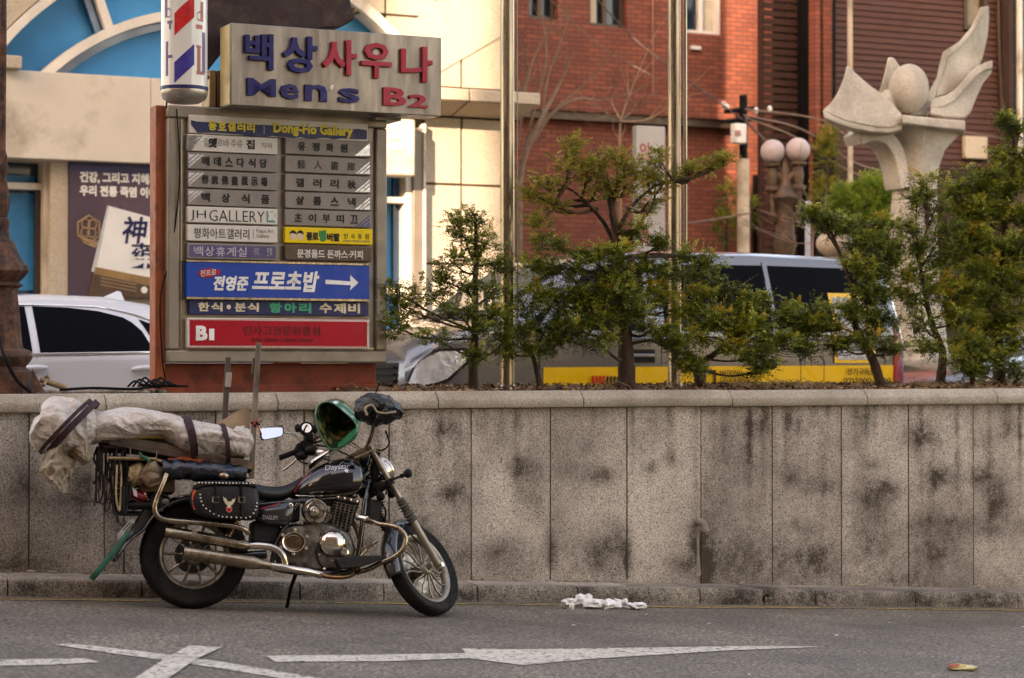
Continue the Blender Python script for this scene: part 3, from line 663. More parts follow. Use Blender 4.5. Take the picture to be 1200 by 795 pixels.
# ---- unseen building behind the camera, roofline and opening shaped to place sun and shade
bb = empty('unseen_shade_building', (-15, -10, 0), 'unseen long brick building across the street, roofline shaped to shade the wall', 'building')
def lightX(X, Y, Z): return X - SUN_R * (Y + 10), Z + SUN_E * (Y + 10)
prof = [(-70, -15.45, 24), (-15.45, -14.3, 12.6), (-14.3, -13.95, 20.0), (-13.95, -5.5, 33), (-5.5, 22, 25)]
m_bb = brick_mat('brown_brick', (.30, .17, .11), (.22, .12, .08), (.15, .11, .08), 1.0)
mb = MB()
sun_slot = (*sorted((lightX(.15, 15.6, 0)[0], lightX(1.55, 15.9, 0)[0])), lightX(0, 15.7, 2.05)[1], lightX(0, 15.7, 3.4)[1])  # opening added so sun reaches the top of the large yew
for a, b, h in prof:
    hs = [sun_slot] if a < sun_slot[0] < b else []
    S_ = sorted({a, b, *[q for h_ in hs for q in h_[:2]]}); Z_ = sorted({-1, h, *[q for h_ in hs for q in h_[2:]]})
    for x0, x1 in zip(S_, S_[1:]):
        for z0, z1 in zip(Z_, Z_[1:]):
            if not any(q[0] < (x0 + x1) / 2 < q[1] and q[2] < (z0 + z1) / 2 < q[3] for q in hs): mb.box(((x0 + x1) / 2, -10.2, (z0 + z1) / 2), (x1 - x0, .4, z1 - z0))
build('facade', mb, m_bb, bb)
wf = None
for i in range(22):
    for j in range(4):
        x = -52 + i * 3.3; z = 2.0 + j * 3.3
        if wf is None:
            mb = MB(); mb.box((x, -9.97, z), (1.6, .06, 1.7)); wf = build('window_pane', mb, m_darkglass, bb); x00, z00 = x, z
        else:
            o = wf.copy(); COL.objects.link(o); o.parent = bb; o.location = (x - x00, 0, z - z00)

# ================================================================== SCULPTURE
m_sculpt = granite('sculpture_granite', (.68, .61, .51), (.59, .53, .44), (.45, .40, .32), 60, None, (.16, .13, .085), .12, 2.2)
SP = Fac(T, 22.3)       # plane through the sculpture axis, at px ~1080 this lies ~24.5 m away
sc = empty('stone_sculpture', SP.w(*((lambda q: (q[0], UP))(SP.sz(1082, 420)))), 'tall pale stone sculpture of curved petals cupping two rounded egg forms', 'sculpture')
V = Vector
def curved(name, pts, off, depth, bend=0, tilt=(0, 0), bev=.02, vec=None, n=1):
    """petal from its outline; off may vary across it (tilt per px) so it leans in depth"""
    cx = sum(p[0] for p in pts) / len(pts); cy = sum(p[1] for p in pts) / len(pts); mb = MB()
    front = [SP.P(x, y, off + tilt[0] * (x - cx) + tilt[1] * (y - cy) + bend * ((x - cx) ** 2)) for x, y in pts]
    mb.prism(front, vec if vec is not None else V((.18, .98, 0)) * depth); return build(name, mb, m_sculpt, sc, smooth=35, bevel=bev)
def dens(pts, n=6):
    out = []
    segs = pts
    return out
V = Vector
# column: lofted from base to flare (half widths at heights, px -> metres)
mb = MB(); rings = []
for y, xl, xr, dz in ((452, 1048, 1120, .30), (421, 1048, 1120, .30), (420, 1052, 1112, .26), (360, 1048, 1105, .22), (300, 1046, 1099, .20), (250, 1048, 1098, .19), (220, 1051, 1098, .19), (195, 1051, 1100, .20), (175, 1048, 1107, .22), (160, 1040, 1120, .27), (150, 1030, 1129, .30)):
    a, b = SP.P(xl, y), SP.P(xr, y); c = (a + b) / 2; hw = (b - a).length / 2
    rings.append([c + SP.d * hw * (abs(cos(t)) ** .6 * (1 if cos(t) > 0 else -1)) + SP.n * dz * ((1.15 * (1 - abs(cos(t) + .28) / (1.28 if cos(t) > -.28 else .72)) ** .85) if sin(t) > 0 else -abs(sin(t)) ** .8) for t in [2 * pi * k / 28 for k in range(28)]])
mb.loft(rings); build('column', mb, m_sculpt, sc, smooth=28)
mb = MB(); mb.pbox(SP, 1072, 424, 1140, 465, -.5, .42); build('plinth', mb, mat('plinth_grey', (.10, .09, .08), .7, 0, .25, 4), sc, bevel=.02)
# flying arm at the left
arm = cr([SP.P(999, 165, .0), SP.P(1015, 159, .0), SP.P(1034, 166, 0), SP.P(1046, 188, 0), SP.P(1052, 222, 0)], 6)
mb = MB(); rings = []
for i, p in enumerate(arm):
    t = (arm[min(i + 1, len(arm) - 1)] - arm[max(i - 1, 0)]).normalized(); nrm = t.cross(SP.n).normalized(); h = .06 + .02 * sin(i / len(arm) * pi)
    rings.append([p + nrm * h + SP.n * .16, p - nrm * h + SP.n * .16, p - nrm * h - SP.n * .16, p + nrm * h - SP.n * .16])
mb.loft(rings); build('arm', mb, m_sculpt, sc, smooth=45, bevel=.012)
# left large petal: dished slab, upper face seen, thick front rim
L1 = [(992, 76), (999, 82), (1010, 92), (1022, 102), (1034, 110), (1046, 121), (1057, 134), (1057, 146), (1046, 150), (1030, 150), (1012, 147), (990, 142), (976, 136), (964, 129), (972, 122), (980, 111), (986, 98), (990, 86)]
curved('petal', L1, .28, .1, vec=V((.03, .13, -.02)), tilt=(0, .002))
rim = [(964, 129), (976, 136), (990, 142), (1012, 147), (1030, 150), (1046, 149), (1057, 145.5), (1057, 152), (1044, 156), (1022, 155), (1000, 151), (984, 146), (966, 138.5)]
curved('petal_rim', rim, .33, .45, tilt=(0, 0), bev=.012)
curved('petal', [(1041, 66.5), (1047, 67.5), (1054, 77), (1056, 92), (1050, 112), (1030, 109), (1036, 88)], -.12, .1)
mb = MB(); c = SP.P(1065, 104, .18); mb.ell(c, (.222, .222, .275), 28, 18); build('large_egg', mb, m_sculpt, sc, smooth=180)
mb = MB(); c = SP.P(1041.5, 121.5, .06); mb.ell(c, (.118, .118, .16), 24, 14); build('small_egg', mb, m_sculpt, sc, smooth=180)
# right tall petal, inner face and light outer edge
curved('petal', [(1158.6, 7), (1159, 22), (1157.5, 42), (1152, 66), (1147, 78), (1133, 93), (1121, 105), (1111, 110.5), (1097, 114), (1099, 100), (1106, 84), (1110, 66), (1122, 57), (1136, 42), (1146, 26), (1153, 12)], .05, .10, tilt=(-.003, 0))
curved('petal_edge', [(1158.6, 7), (1148.5, 8.5), (1145, 18), (1138, 32), (1124, 49), (1105, 61), (1101, 76), (1098, 90), (1086, 112), (1066, 135), (1086, 135), (1096, 114), (1100, 100), (1106, 84), (1110.5, 67), (1122, 58), (1136, 43), (1146, 27)], .15, .34, bev=.01)
curved('petal', [(1163, 71.5), (1162, 84), (1152, 97), (1146, 110), (1138, 130), (1131, 139), (1108, 138), (1089, 134), (1091, 126), (1106, 124), (1118, 117), (1130, 103), (1143, 88), (1153, 80)], .22, .12, tilt=(-.002, 0))
curved('petal_edge', [(1163, 71), (1155, 73), (1147, 77), (1137, 85), (1128, 96), (1118, 106), (1108, 112), (1092, 115.5), (1089, 127), (1106, 125), (1119, 118), (1131, 104), (1144, 89), (1154, 82), (1163, 80)], .29, .30, bev=.01)
curved('slab', [(1057, 134.5), (1070, 136), (1100, 139), (1131, 141.5), (1131, 153), (1100, 150), (1075, 147), (1062, 145), (1057, 146)], .42, .6, bev=.014)

# ---- wall-side things in the background
random.seed(7)
UPO = Fac(T, 29.0)
m_conc = mat('weathered_concrete', (.47, .39, .29), .85, 0, .18, 4, .2, 50, (.25, .19, .13), 3)
up = empty('utility_pole', at(869, 350, 29.9) * 1, 'slim concrete utility pole with a small white box and crossing cables', 'pole')
x0 = at(871, 112, 30.5)
mb = MB(); p1 = Vector((x0.x, x0.y, UP)); mb.tube([p1, Vector((x0.x, x0.y, x0.z - .9))], [.092, .085], 14); build('lower_shaft', mb, m_conc, up, smooth=40)
mb = MB(); mb.tube([Vector((x0.x, x0.y, x0.z - .9)), x0], .058, 10); build('upper_shaft', mb, m_black, up, smooth=40)
mb = MB(); c = at(865.5, 157, 30.25); mb.box(c, (.19, .14, .28), Matrix.Rotation(TH, 3, 'Z')); bx_ = build('meter_box', mb, m_white_p, up, bevel=.02)
mb = MB(); mb.box(at(864.5, 156, 30.15), (.09, .012, .07), Matrix.Rotation(TH, 3, 'Z')); build('red_notice', mb, mat('red_notice', (.42, .2, .16), .6), up)
for q, (a, b) in enumerate(((845, 893), (850, 885))):
    mb = MB(); y = 141 - q * 12; mb.tube([at(a, y + 2, 30.3), at(b, y - 2, 30.7)], .035, 6); build('cross_arm', mb, m_black, up)
for q in ((848, 123), (852, 126), (886, 130), (902, 128)):
    mb = MB(); mb.ell(at(q[0], q[1], 30.4), (.035, .035, .05), 10, 6); build('insulator', mb, m_white_p, up, smooth=180)
m_cable = mat('grey_cable', (.10, .07, .06), .6); m_cablel = mat('pale_cable', (.20, .14, .11), .6)
cabs = [([(690, -10), (760, 60), (870, 140)], .016, 0), ([(735, 40), (800, 90), (850, 122)], .01, 0), ([(871, 135), (940, 152), (1000, 190), (1052, 205)], .02, 1), ([(873, 138), (930, 160), (985, 195), (1050, 225)], .018, 1), ([(873, 128), (960, 140), (1010, 165), (1110, 160)], .018, 1), ([(873, 141), (905, 175), (915, 200)], .03, 0), ([(1040, 165), (1100, 152), (1190, 165)], .014, 1), ([(700, 262), (800, 262), (880, 250)], .022, 1), ([(640, -5), (700, 52), (770, 92)], .012, 1)]
cab_labels = ['dark cable sagging from the top of the brick wall down to the utility pole', 'thinnest dark cable meeting the left side of the utility pole', 'pale cable from the pole sinking behind the sculpture arm', 'lowest pale cable slanting down right of the utility pole', 'pale cable running level behind the sculpture from the pole top', 'thick black cable hanging down from the pole towards the globe lamp', 'pale cable crossing the boards right of the sculpture column', 'pale cable low across the brick wall just above the van', 'thin pale wire crossing the brick wall left of the steel flagpole']
for i, (pts, r, c) in enumerate(cabs):
    mb = MB(); ps = cr([at(x, y, 30.3) for x, y in pts], 8); mb.tube(ps, r * .65, 5, False)
    build('overhead_cable', mb, m_cablel if c else m_cable, label=cab_labels[i], cat='cable', group='overhead cables at the utility pole', smooth=60)

# globe street lamp
m_globe = mat('milky_globe', (.46, .37, .35), .35, 0, .06, 5); m_bron = mat('aged_bronze', (.10, .06, .035), .6, .4, .4, 8, .4, 40)
gl = empty('globe_lamp', at(922, 400, 27.5), 'ornate bronze street lamp with two milky white globes', 'lamp')
def gz(x, y): return at(x, y, 27.5)
for x, y, r in ((905.5, 178, .155), (935, 176, .155)):
    mb = MB(); mb.ell(gz(x, y), (r, r, r), 24, 16); build('globe', mb, m_globe, gl, smooth=180)
    mb = MB(); b = gz(x, y) - Vector((0, 0, r)); mb.lathe([(.05, .02), (.11, 0), (.11, -.03), (.06, -.06), (.075, -.16), (.06, -.28), (.1, -.31), (.1, -.34), (.05, -.38), (.03, -.62), (.055, -.66), (.03, -.74), (.002, -.78)], Matrix.Translation(b), 16); build('globe_holder', mb, m_bron, gl, smooth=40)
mb = MB(); c = gz(920, 290); zt = gz(920, 186).z
mb.lathe([(.28, UP), (.26, UP + .35), (.14, UP + .5), (.16, UP + .8), (.10, UP + 1.0), (.115, zt - 1.2), (.15, zt - 1.1), (.12, zt - .95), (.10, zt - .6), (.17, zt - .5), (.12, zt - .4), (.05, zt - .28), (.07, zt - .16), (.045, zt - .08), (.0, zt + .08)], Matrix.Translation((c.x, c.y, 0)), 18); build('post', mb, m_bron, gl, smooth=40)
for sx in (-1, 1):
    mb = MB(); a = gz(920 + sx * 3, 224); b = gz(920 + sx * 15, 209); mb.tube(cr([a, gz(920 + sx * 8, 232), gz(920 + sx * 17, 228), b], 5), .035, 8); build('scroll_arm', mb, m_bron, gl, smooth=60)
    mb = MB(); mb.tube(cr([gz(920 + sx * 3, 212), gz(920 + sx * 9, 205), b], 5), .05, 8); build('scroll_arm', mb, m_bron, gl, smooth=60)

# thin pale post
mb = MB(); a = at(996, -40, 28); mb.tube([Vector((a.x, a.y, UP)), a], .034, 10); build('thin_post', mb, m_conc, smooth=50, label='thin pale post standing behind the left petal of the sculpture', cat='post')
mb = MB(); a = at(946.5, 236, 26); mb.box((a.x, a.y, (a.z + UP) / 2), (.06, .06, a.z - UP)); build('marker_post', mb, mat('bluish_white_plastic', (.4, .45, .5), .5), bevel=.005, label='short bluish white post beside the bronze globe lamp', cat='post')
mb = MB(); a = at(978, 286, 25.5); mb.ell(a, (.22, .2, .16), 20, 12); mb.tube([a - Vector((0, 0, .1)), Vector((a.x, a.y, UP))], .07, 10); build('rounded_bollard', mb, m_cream, smooth=60, label='rounded beige stone finial just above the van roof', cat='bollard')
# white pillar sign with red characters
PS = Fac(T, 28.0)
ps = empty('pillar_sign', PS.P(761, 430, 0), 'white pillar sign with red characters half hidden behind the yew tree', 'sign')
mb = MB(); s_0, s_1, z0, z1 = PS.rect(746, 148, 780, 440, .2); mb.fbox(PS, s_0, s_1, UP, z1, .08, .2); build('pillar', mb, mat('pillar_grey_white', (.42, .39, .35), .5, 0, .08, 3), ps, bevel=.015)
red = mat('sign_red', (.48, .05, .035), .5)
for i, ch in enumerate('인사동찻집'):
    build('lettering', ptext(ch, PS, 750, 167 + i * 33, 761, 187 + i * 33, .2, depth=.01), red, ps)
# ================================================================== DIRECTORY SIGN
SG = Fac(T, 15.35)
sgn = empty('directory_sign', SG.w(SG.sz(325, 0)[0], 1.28, -.15), 'grey metal directory board with Korean shop name plates on a rust red base', 'sign')
m_cab = mat('sign_cabinet_metal', (.25, .21, .165), .42, .35, .14, 3, .08, 20, (.15, .115, .08), 2.2, .52, .75)
m_plate = mat('grey_plate', (.26, .225, .20), .4, 0, .08, 8, dirt=(.20, .17, .14), dscale=6, dlo=.5, dhi=.8)
m_pwhite = mat('white_plate', (.66, .62, .55), .35, 0, .05, 5, dirt=(.45, .40, .32), dscale=5, dlo=.6, dhi=.9)
m_ink = mat('black_letter', (.02, .018, .016), .5)
m_pnavy = mat('navy_plate', (.022, .03, .10), .35, 0, .2, 6)
m_pyel = mat('yellow_letter', (.78, .62, .08), .5)
s0, s1 = SG.sz(197, 0)[0], SG.sz(454, 0)[0]; zb, zt = SG.sz(325, 425.5)[1], SG.sz(325, 129.5)[1]
fw = .085
mb = MB(); mb.fbox(SG, s0 + fw, s1 - fw, zb + fw, zt - fw, -.30, -.03); build('cabinet', mb, m_cab, sgn)
for nm, q in (('frame_rail', (s0, s1, zb, zb + fw)), ('frame_rail', (s0, s1, zt - fw, zt)), ('frame_rail', (s0, s0 + fw, zb + fw + .001, zt - fw - .001)), ('frame_rail', (s1 - fw, s1, zb + fw + .001, zt - fw - .001))):
    mb = MB(); mb.fbox(SG, *q, -.31, 0); build(nm, mb, m_cab, sgn, bevel=.012)
mb = MB(); mb.fbox(SG, s0 + fw + .01, s0 + fw + .02, zb + fw, zt - fw, -.028, -.022); mb.fbox(SG, s0 + fw, s1 - fw, zb + fw + .01, zb + fw + .018, -.028, -.022); build('inner_trim', mb, m_steel, sgn)
# base and posts
mb = MB(); mb.pbox(SG, 193, 426, 441, 462, -.34, -.10); build('base_box', mb, m_rust, sgn, bevel=.008)
mb = MB(); mb.pbox(SG, 180, 451, 443, 464, -.40, -.06); build('base_plate', mb, m_rust, sgn, bevel=.006)
mb = MB(); s_0, s_1, _, _ = SG.rect(182, 0, 194, 100, -.06); mb.fbox(SG, s_0, s_1, 1.28, zt - .0, -.2, -.06); build('red_post', mb, mat('orange_red_post', (.34, .085, .035), .55, 0, .2, 5, .1, 60, (.12, .035, .02), 5), sgn, bevel=.008)
mb = MB(); s_0, s_1, _, _ = SG.rect(177.5, 0, 183, 100, -.25); mb.fbox(SG, s_0, s_1, zb - .005, zt + .0, -.29, -.25); build('rear_cabinet_edge', mb, mat('cream_edge', (.50, .44, .32), .5), sgn, bevel=.006)
def plate(px0, py0, px1, py1, m, name='name_plate', o1=.012, bev=.004):
    mb = MB(); mb.pbox(SG, px0, py0, px1, py1, -.03, o1); return build(name, mb, m, sgn, bevel=bev)
def letter(p, tx, x0, y0, x1, y1, m, o=.0125, name='lettering', **k):
    sp = k.pop('spread', None)
    if not sp: return build(name, ptext(tx, SG, x0, y0, x1, y1, o, **k), m, p)
    a, b, z0, z1 = SG.rect(x0, y0, x1, y1, o); n = len(tx)
    for i, ch in enumerate(tx):
        c_ = a + (b - a) * (i + .5) / n; w_ = (b - a) * sp / 2; build('letter', text_mb(ch, SG, c_ - w_, c_ + w_, (z0 + z1) / 2, z1 - z0, o, **k), m, p)
m_foil = mat('silver_foil', (.45, .47, .52), .25, .6, .15, 10)
def stripes(p, side, xx, y0, y1, m=None, full=False):
    H = y1 - y0; mb = MB()
    segs = ((0, .42), (.52, .72), (.82, .98)) if not full else ((0, .98),)
    for a, b in segs:
        if side == 'l': pts = [(xx + H * 1.15 * a, y0 + .6), (xx + H * 1.15 * b, y0 + .6), (xx, y0 + (y1 - y0) * b), (xx, y0 + (y1 - y0) * a + .6)]
        else: pts = [(xx - H * 1.15 * a, y1 - .6), (xx - H * 1.15 * b, y1 - .6), (xx, y1 - H * b), (xx, y1 - H * a - .6)]
        mb.pprism(SG, pts, .0115, .0135)
    build('foil_stripe', mb, m or m_foil, p)
# top: torn navy gallery plate
p = plate(221, 140, 431, 161, m_pwhite)
random.seed(5)
top = [(224, 141)] + [(x, 142 + (x - 224) * .049 + random.uniform(-.5, .6)) for x in range(230, 430, 9)] + [(430, 153)]
bot = [(430, 165)] + [(x, 155.6 + (x - 224) * .0465 + random.uniform(-1.3, .8) - (3 if x < 232 else 0)) for x in range(424, 226, -8)] + [(224, 146)]
bot = [(a, min(b, 163.5)) for a, b in bot]
mb = MB(); mb.pprism(SG, top + bot, .0118, .0155); v_ = build('torn_film', mb, m_pnavy, p)
letter(p, '동호갤러리', 243, 143.0, 299, 154, m_pyel, .016, spread=.17, bold=.04)
letter(p, 'Dong-Ho Gallery', 320, 146, 413, 161, m_pyel, .016, bold=.045)
mb = MB(); mb.pprism(SG, [(309, 145), (310, 145), (310.2, 157), (309, 157)], .0156, .0165); build('divider', mb, m_cab, p)
# left column
L0, L1 = 219.5, 325
p = plate(L0, 159.5, L1, 179, m_pwhite); mb = MB(); mb.pprism(SG, [(219.8, 158.5), (238, 159.3), (224, 176.5), (219.8, 176)], .0115, .0135); build('worn_corner', mb, m_plate, p); stripes(p, 'l', 222, 160, 177)
letter(p, '길', 238, 162, 246, 172, m_plate); letter(p, '옛', 244, 162, 254, 173, m_ink, .014, bold=.05, slant=.1); letter(p, '르바·주유', 254, 163.5, 284, 172.5, m_plate); letter(p, '집', 288.5, 164, 298, 175, m_ink, bold=.03); letter(p, '지하', 306, 167.5, 319, 174, m_plate)
for y0, y1, tx, x0, x1, sp in ((180.5, 200, '베데스다식당', 234, 315, .105), (202, 221.5, '傳統佛畫展示場', 234, 315, .095), (223, 242, '백상식품', 227 + 2, 322, .09)):
    p = plate(L0, y0, L1, y1, m_plate); stripes(p, 'l', 221, y0, y1 - 3); m_ = (y0 + y1) / 2; letter(p, tx, x0, m_ - 5.2, x1, m_ + 5.4, m_ink, bold=.03, spread=sp if tx != '백상식품' else .105)
p = plate(L0, 243.5, L1, 262, m_pwhite, o1=.016); letter(p, 'JH', 223, 246.5, 241, 259, m_ink, .0165, bold=-.012); letter(p, 'GALLERY', 245, 247, 310, 260, m_ink, .0165, bold=-.012)
teal = mat('teal_print', (.02, .26, .21), .4); mb = MB(); mb.pprism(SG, [(312.5, 247.5), (314, 247.5), (314, 258.5), (322.5, 259.3), (322.5, 261), (312.5, 260.5)], .0155, .0175); build('teal_logo', mb, teal, p)
mb = MB()
for a in range(8):
    if a % 2 == 0:
        q = [(318.5 + 4.0 * cos((a + k * .25 - .4) * pi / 4) * 1.0, 253.2 - 4.8 * sin((a + k * .25 - .4) * pi / 4)) for k in range(5)]; mb.tube([SG.P(x, y, .0165) for x, y in q], .002, 4)
build('logo_ring', mb, teal, p)
p = plate(L0, 264.5, L1, 283.5, m_pwhite, o1=.016); letter(p, '평화아트갤러리', 227, 268, 292, 280, m_ink, .0165, bold=.0); letter(p, 'Peace Art', 300.5, 268.5, 320.5, 273.2, m_plate, .0165); letter(p, 'Gallery', 300.5, 274.5, 315.5, 280, m_plate, .0165)
mb = MB(); mb.pprism(SG, [(296.5, 269), (297.2, 269), (297.2, 280), (296.5, 280)], .0155, .017); build('divider', mb, m_plate, p)
p = plate(L0, 286, L1, 304.5, m_plate); mb = MB(); mb.pbox(SG, 222, 288, 323, 302, .0115, .0145); build('purple_panel', mb, mat('faded_violet', (.10, .085, .18), .4, 0, .2, 8), p)
m_lav = mat('faded_white_print', (.48, .45, .50), .5, 0, .2, 20)
letter(p, '백상휴게실', 226, 289.5, 290, 300.5, m_lav, .0148, bold=.01, spread=.17); letter(p, '커피', 297, 290.5, 303, 300.5, m_lav, .0148, name='small_lettering'); letter(p, '만화', 312.5, 290.5, 319, 300.5, m_lav, .0148, name='small_lettering')
# right column
R0, R1 = 334, 435.5
for y0, y1, tx, x0, x1, sp, bd, full in ((163, 182.5, '유정화원', 345, 411, .13, .04, 1), (184.5, 203.5, '藝人畵廊', 343, 421, .12, 0, 0), (205.5, 225, '갤러리秋', 341, 422, .12, .03, 0), (226.5, 245.5, '샬롬스낵', 341, 422, .115, .03, 0), (247, 265.5, '초이부띠끄', 341, 423, .105, .02, 0)):
    p = plate(R0, y0, R1, y1, m_plate); m_ = (y0 + y1) / 2; letter(p, tx, x0, m_ - 5, x1, m_ + 5, m_ink, bold=bd, spread=sp)
    stripes(p, 'r', 433.5, y0 + 4.5, y1 + (.8), mat('blue_foil', (.08, .09, .2), .3) if tx[0] == '초' else None, full)
m_yel = mat('yellow_plate', (.80, .56, .015), .35, 0, .05, 5)
p = plate(R0, 267.5, 436.5, 286, m_yel, o1=.018)
skin = mat('face_pink', (.68, .5, .42), .5)
for cx in (343.5, 352): 
    mb = MB(); mb.pprism(SG, [(cx + 3.6 * cos(a * pi / 8), 276.5 - 5 * sin(a * pi / 8)) for a in range(16)], .0175, .0195); build('round_face', mb, skin, p)
    mb = MB(); mb.pprism(SG, [(cx + 4.1 * cos(a * pi / 8), 275.0 - 5 * sin(a * pi / 8)) for a in range(9)] + [(cx - 2, 273.4), (cx + 1.5, 273.9)], .019, .0205); build('dark_hair', mb, m_ink, p)
letter(p, '종로', 359, 272.5, 373, 282, m_ink, .0185, bold=.05); letter(p, '맹', 373.5, 270, 382, 283, mat('green_letter', (.01, .25, .08), .4), .0185, bold=.07); letter(p, '버팔', 383, 273.5, 398, 283, m_ink, .0185, bold=.05)
letter(p, '인사동점', 401, 274, 434, 280, m_ink, .0185, spread=.14); letter(p, '(구)종로 맹버팔 인사동점', 402, 281.5, 433, 284.2, m_plate, .0185)
p = plate(R0, 288.5, 435.5, 306, mat('brown_plate', (.11, .075, .05), .5, 0, .25, 8, .2, 60), o1=.018); letter(p, '문경올드 돈까스·커피', 348, 293, 425, 303, m_pwhite, .0185, bold=.03)
# big plates
m_blue = mat('blue_panel', (.003, .055, .34), .32, 0, .06, 4)
p = plate(218.5, 309, 433, 350, m_blue, 'large_plate', .03)
mb = MB(); mb.pbox(SG, 218.5, 349.5, 433.3, 352, -.03, .034); mb.pbox(SG, 218.3, 307, 433.3, 309, -.03, .034); build('plate_edge', mb, m_steel, p)
mb = MB(); mb.pprism(SG, [(231.5, 320.5), (237, 315.5), (247, 314.5), (254, 317), (258.5, 315.5), (257.5, 319), (259, 323), (254, 321.5), (248, 325), (240, 326), (234, 324)], .0295, .0325); build('red_fish', mb, mat('fish_red', (.48, .01, .03), .4), p)
letter(p, '전프로', 234.5, 316, 253, 323.5, m_pwhite, .033, bold=.02, slant=.2, roll=.12)
m_w = mat('white_letter', (.80, .79, .75), .4)
letter(p, '전영준', 250, 323.5, 291, 341, m_w, .0305, bold=.04, slant=.22); letter(p, '프로초밥', 295, 317.5, 374, 342, m_w, .0305, bold=.035, slant=.2)
mb = MB(); mb.pprism(SG, [(381.5, 328), (410.5, 330), (410.5, 322.5), (420, 331.5), (410, 340.5), (411.5, 334.5), (381.5, 333)], .0295, .032); build('arrow', mb, m_w, p)
p = plate(221.5, 353, 432, 369.5, m_pnavy, 'long_plate', .006)
m_cr = mat('cream_letter', (.72, .62, .42), .5)
letter(p, '한식', 231, 354.5, 261.5, 365, m_cr, .0065, bold=.035, spread=.44); mb = MB(); c_ = SG.P(268, 360, .008); mb.ell(c_, (.016, .004, .016), 12, 6, Matrix.Rotation(SG.th, 3, 'Z')); build('dot', mb, m_cr, p)
letter(p, '분식', 274, 355, 304, 365.5, m_cr, .0065, bold=.035, spread=.44); letter(p, '항아리', 314, 355, 366, 367, mat('sea_green_letter', (.01, .36, .20), .4), .0065, bold=.05, spread=.28); letter(p, '수제비', 373, 355.5, 423, 367.5, m_cr, .0065, bold=.035, spread=.28)
p = plate(219.5, 373.5, 433, 408.5, m_pwhite, 'large_plate', .022)
m_red = mat('red_panel', (.42, .002, .016), .35, 0, .08, 4)
mb = MB(); mb.pbox(SG, 222.3, 376.3, 430.2, 405.6, .02, .0245); build('red_field', mb, m_red, p)
mb = MB(); 
for k in range(70):
    x = 221 + k * 3.02
    for y in (374.9, 407.0): mb.pprism(SG, [(x, y - .7), (x + 1.3, y - .7), (x + 1.3, y + .7), (x, y + .7)], .0215, .0232)
build('border_dots', mb, m_red, p)
letter(p, 'B', 229.5, 382, 243, 399, m_w, .025, bold=.045); letter(p, '1', 245, 385.5, 251, 399, m_w, .025, bold=.012)
dred = mat('dark_red_letter', (.10, .012, .012), .5)
letter(p, '인사고전문화중심', 285, 382.5, 375, 393, dred, .025, bold=.01); letter(p, 'INSA Classic Culture Center', 295, 396, 367, 400.5, dred, .025, bold=.01)
# cable down the left side of the board
mb = MB(); mb.tube(cr([SG.P(207, 128, .02), SG.P(210, 180, .015), SG.P(209, 230, .02), SG.P(200, 300, -.02), SG.P(188, 350, -.03), SG.P(190, 420, -.03), SG.P(192, 452, .0), SG.P(165, 452, .1)], 8), .005, 6, False); build('cable', mb, m_black, sgn, smooth=60)
mb = MB()
for k in range(7):
    x = 150 + k * 6; mb.tube(cr([SG.P(x, 453, .2), SG.P(x + 8, 447 - (k % 3) * 2, .15), SG.P(x + 20, 452, .25), SG.P(x + 34, 453, .1)], 6), .007, 6, False)
mb.tube(cr([SG.P(70, 457, .3), SG.P(110, 455, .3), SG.P(160, 456, .3), SG.P(192, 450, .1)], 6), .01, 6, False)
build('loose_cables', mb, m_black, label='black and brown loose cables lying behind the coping beside the sign base', cat='cable', smooth=60)

# ---- upper sauna sign box with raised characters
TS = Fac(T, 15.2)
tsn = empty('sauna_sign', TS.w(TS.sz(390, 0)[0], TS.sz(390, 131)[1], -.1), 'long grey metal box sign with raised blue and red Korean characters', 'sign')
s0, s1 = TS.sz(270.5, 0, .1)[0], TS.sz(517.5, 0, .1)[0]; z0, z1 = TS.sz(394, 130, .1)[1], TS.sz(394, 35.5, .1)[1]
m_box = mat('streaked_zinc', (.26, .225, .19), .35, .55, .16, 2.2, .05, 30, (.15, .12, .095), 1.6, .48, .7, stretch=(3, 3, .5))
mb = MB(); mb.fbox(TS, s0, s1, z0, z1, -.12, .10); build('sign_box', mb, m_box, tsn, bevel=.006)
mb = MB(); mb.fbox(TS, s0 - .004, s0 - .001, z0 + .01, z1 - .01, -.11, .09); build('brass_side', mb, mat('yellowed_side', (.42, .27, .10), .45, .3, .2, 5), tsn)
m_lb = mat('raised_blue', (.010, .012, .11), .3, 0, .15, 6); m_lr = mat('raised_red', (.42, .03, .055), .35, 0, .15, 6)
def raised(ch, x0, y0, x1, y1, m, bold=.026, d=.03): build('raised_letter', ptext(ch, TS, x0, y0, x1, y1, .10, depth=d, bold=bold), m, tsn, bevel=0)
raised('백', 285, 40, 318.5, 82, m_lb); raised('상', 330, 43, 370, 86, m_lb); raised('사', 376.5, 47, 416, 88.5, m_lr); raised('우', 422, 51, 457, 92.5, m_lr); raised('나', 468, 55, 505, 96.5, m_lr)
for ch, x0, y0, x1, y1 in (('M', 288.5, 92.5, 322, 113), ('e', 327, 99, 348.5, 116.5), ('n', 356, 100, 382, 119), ('s', 396, 104, 420, 121)): raised(ch, x0, y0, x1, y1, m_lb, .022, .02)
mb = MB(); mb.pprism(TS, [(388, 99.5), (391.5, 100), (390, 105.5), (386, 105)], .09, .11); build('apostrophe', mb, m_pwhite, tsn)
raised('B', 448, 103.5, 475, 124.5, m_lr, .03, .02); raised('2', 478, 111.5, 500, 126.5, m_lr, .03, .02)
mb = MB(); mb.ell(TS.P(439.5, 61.5, .105), (.028, .01, .028), 14, 8, Matrix.Rotation(TH, 3, 'Z')); build('letter_counter', mb, m_pwhite, tsn, smooth=180)
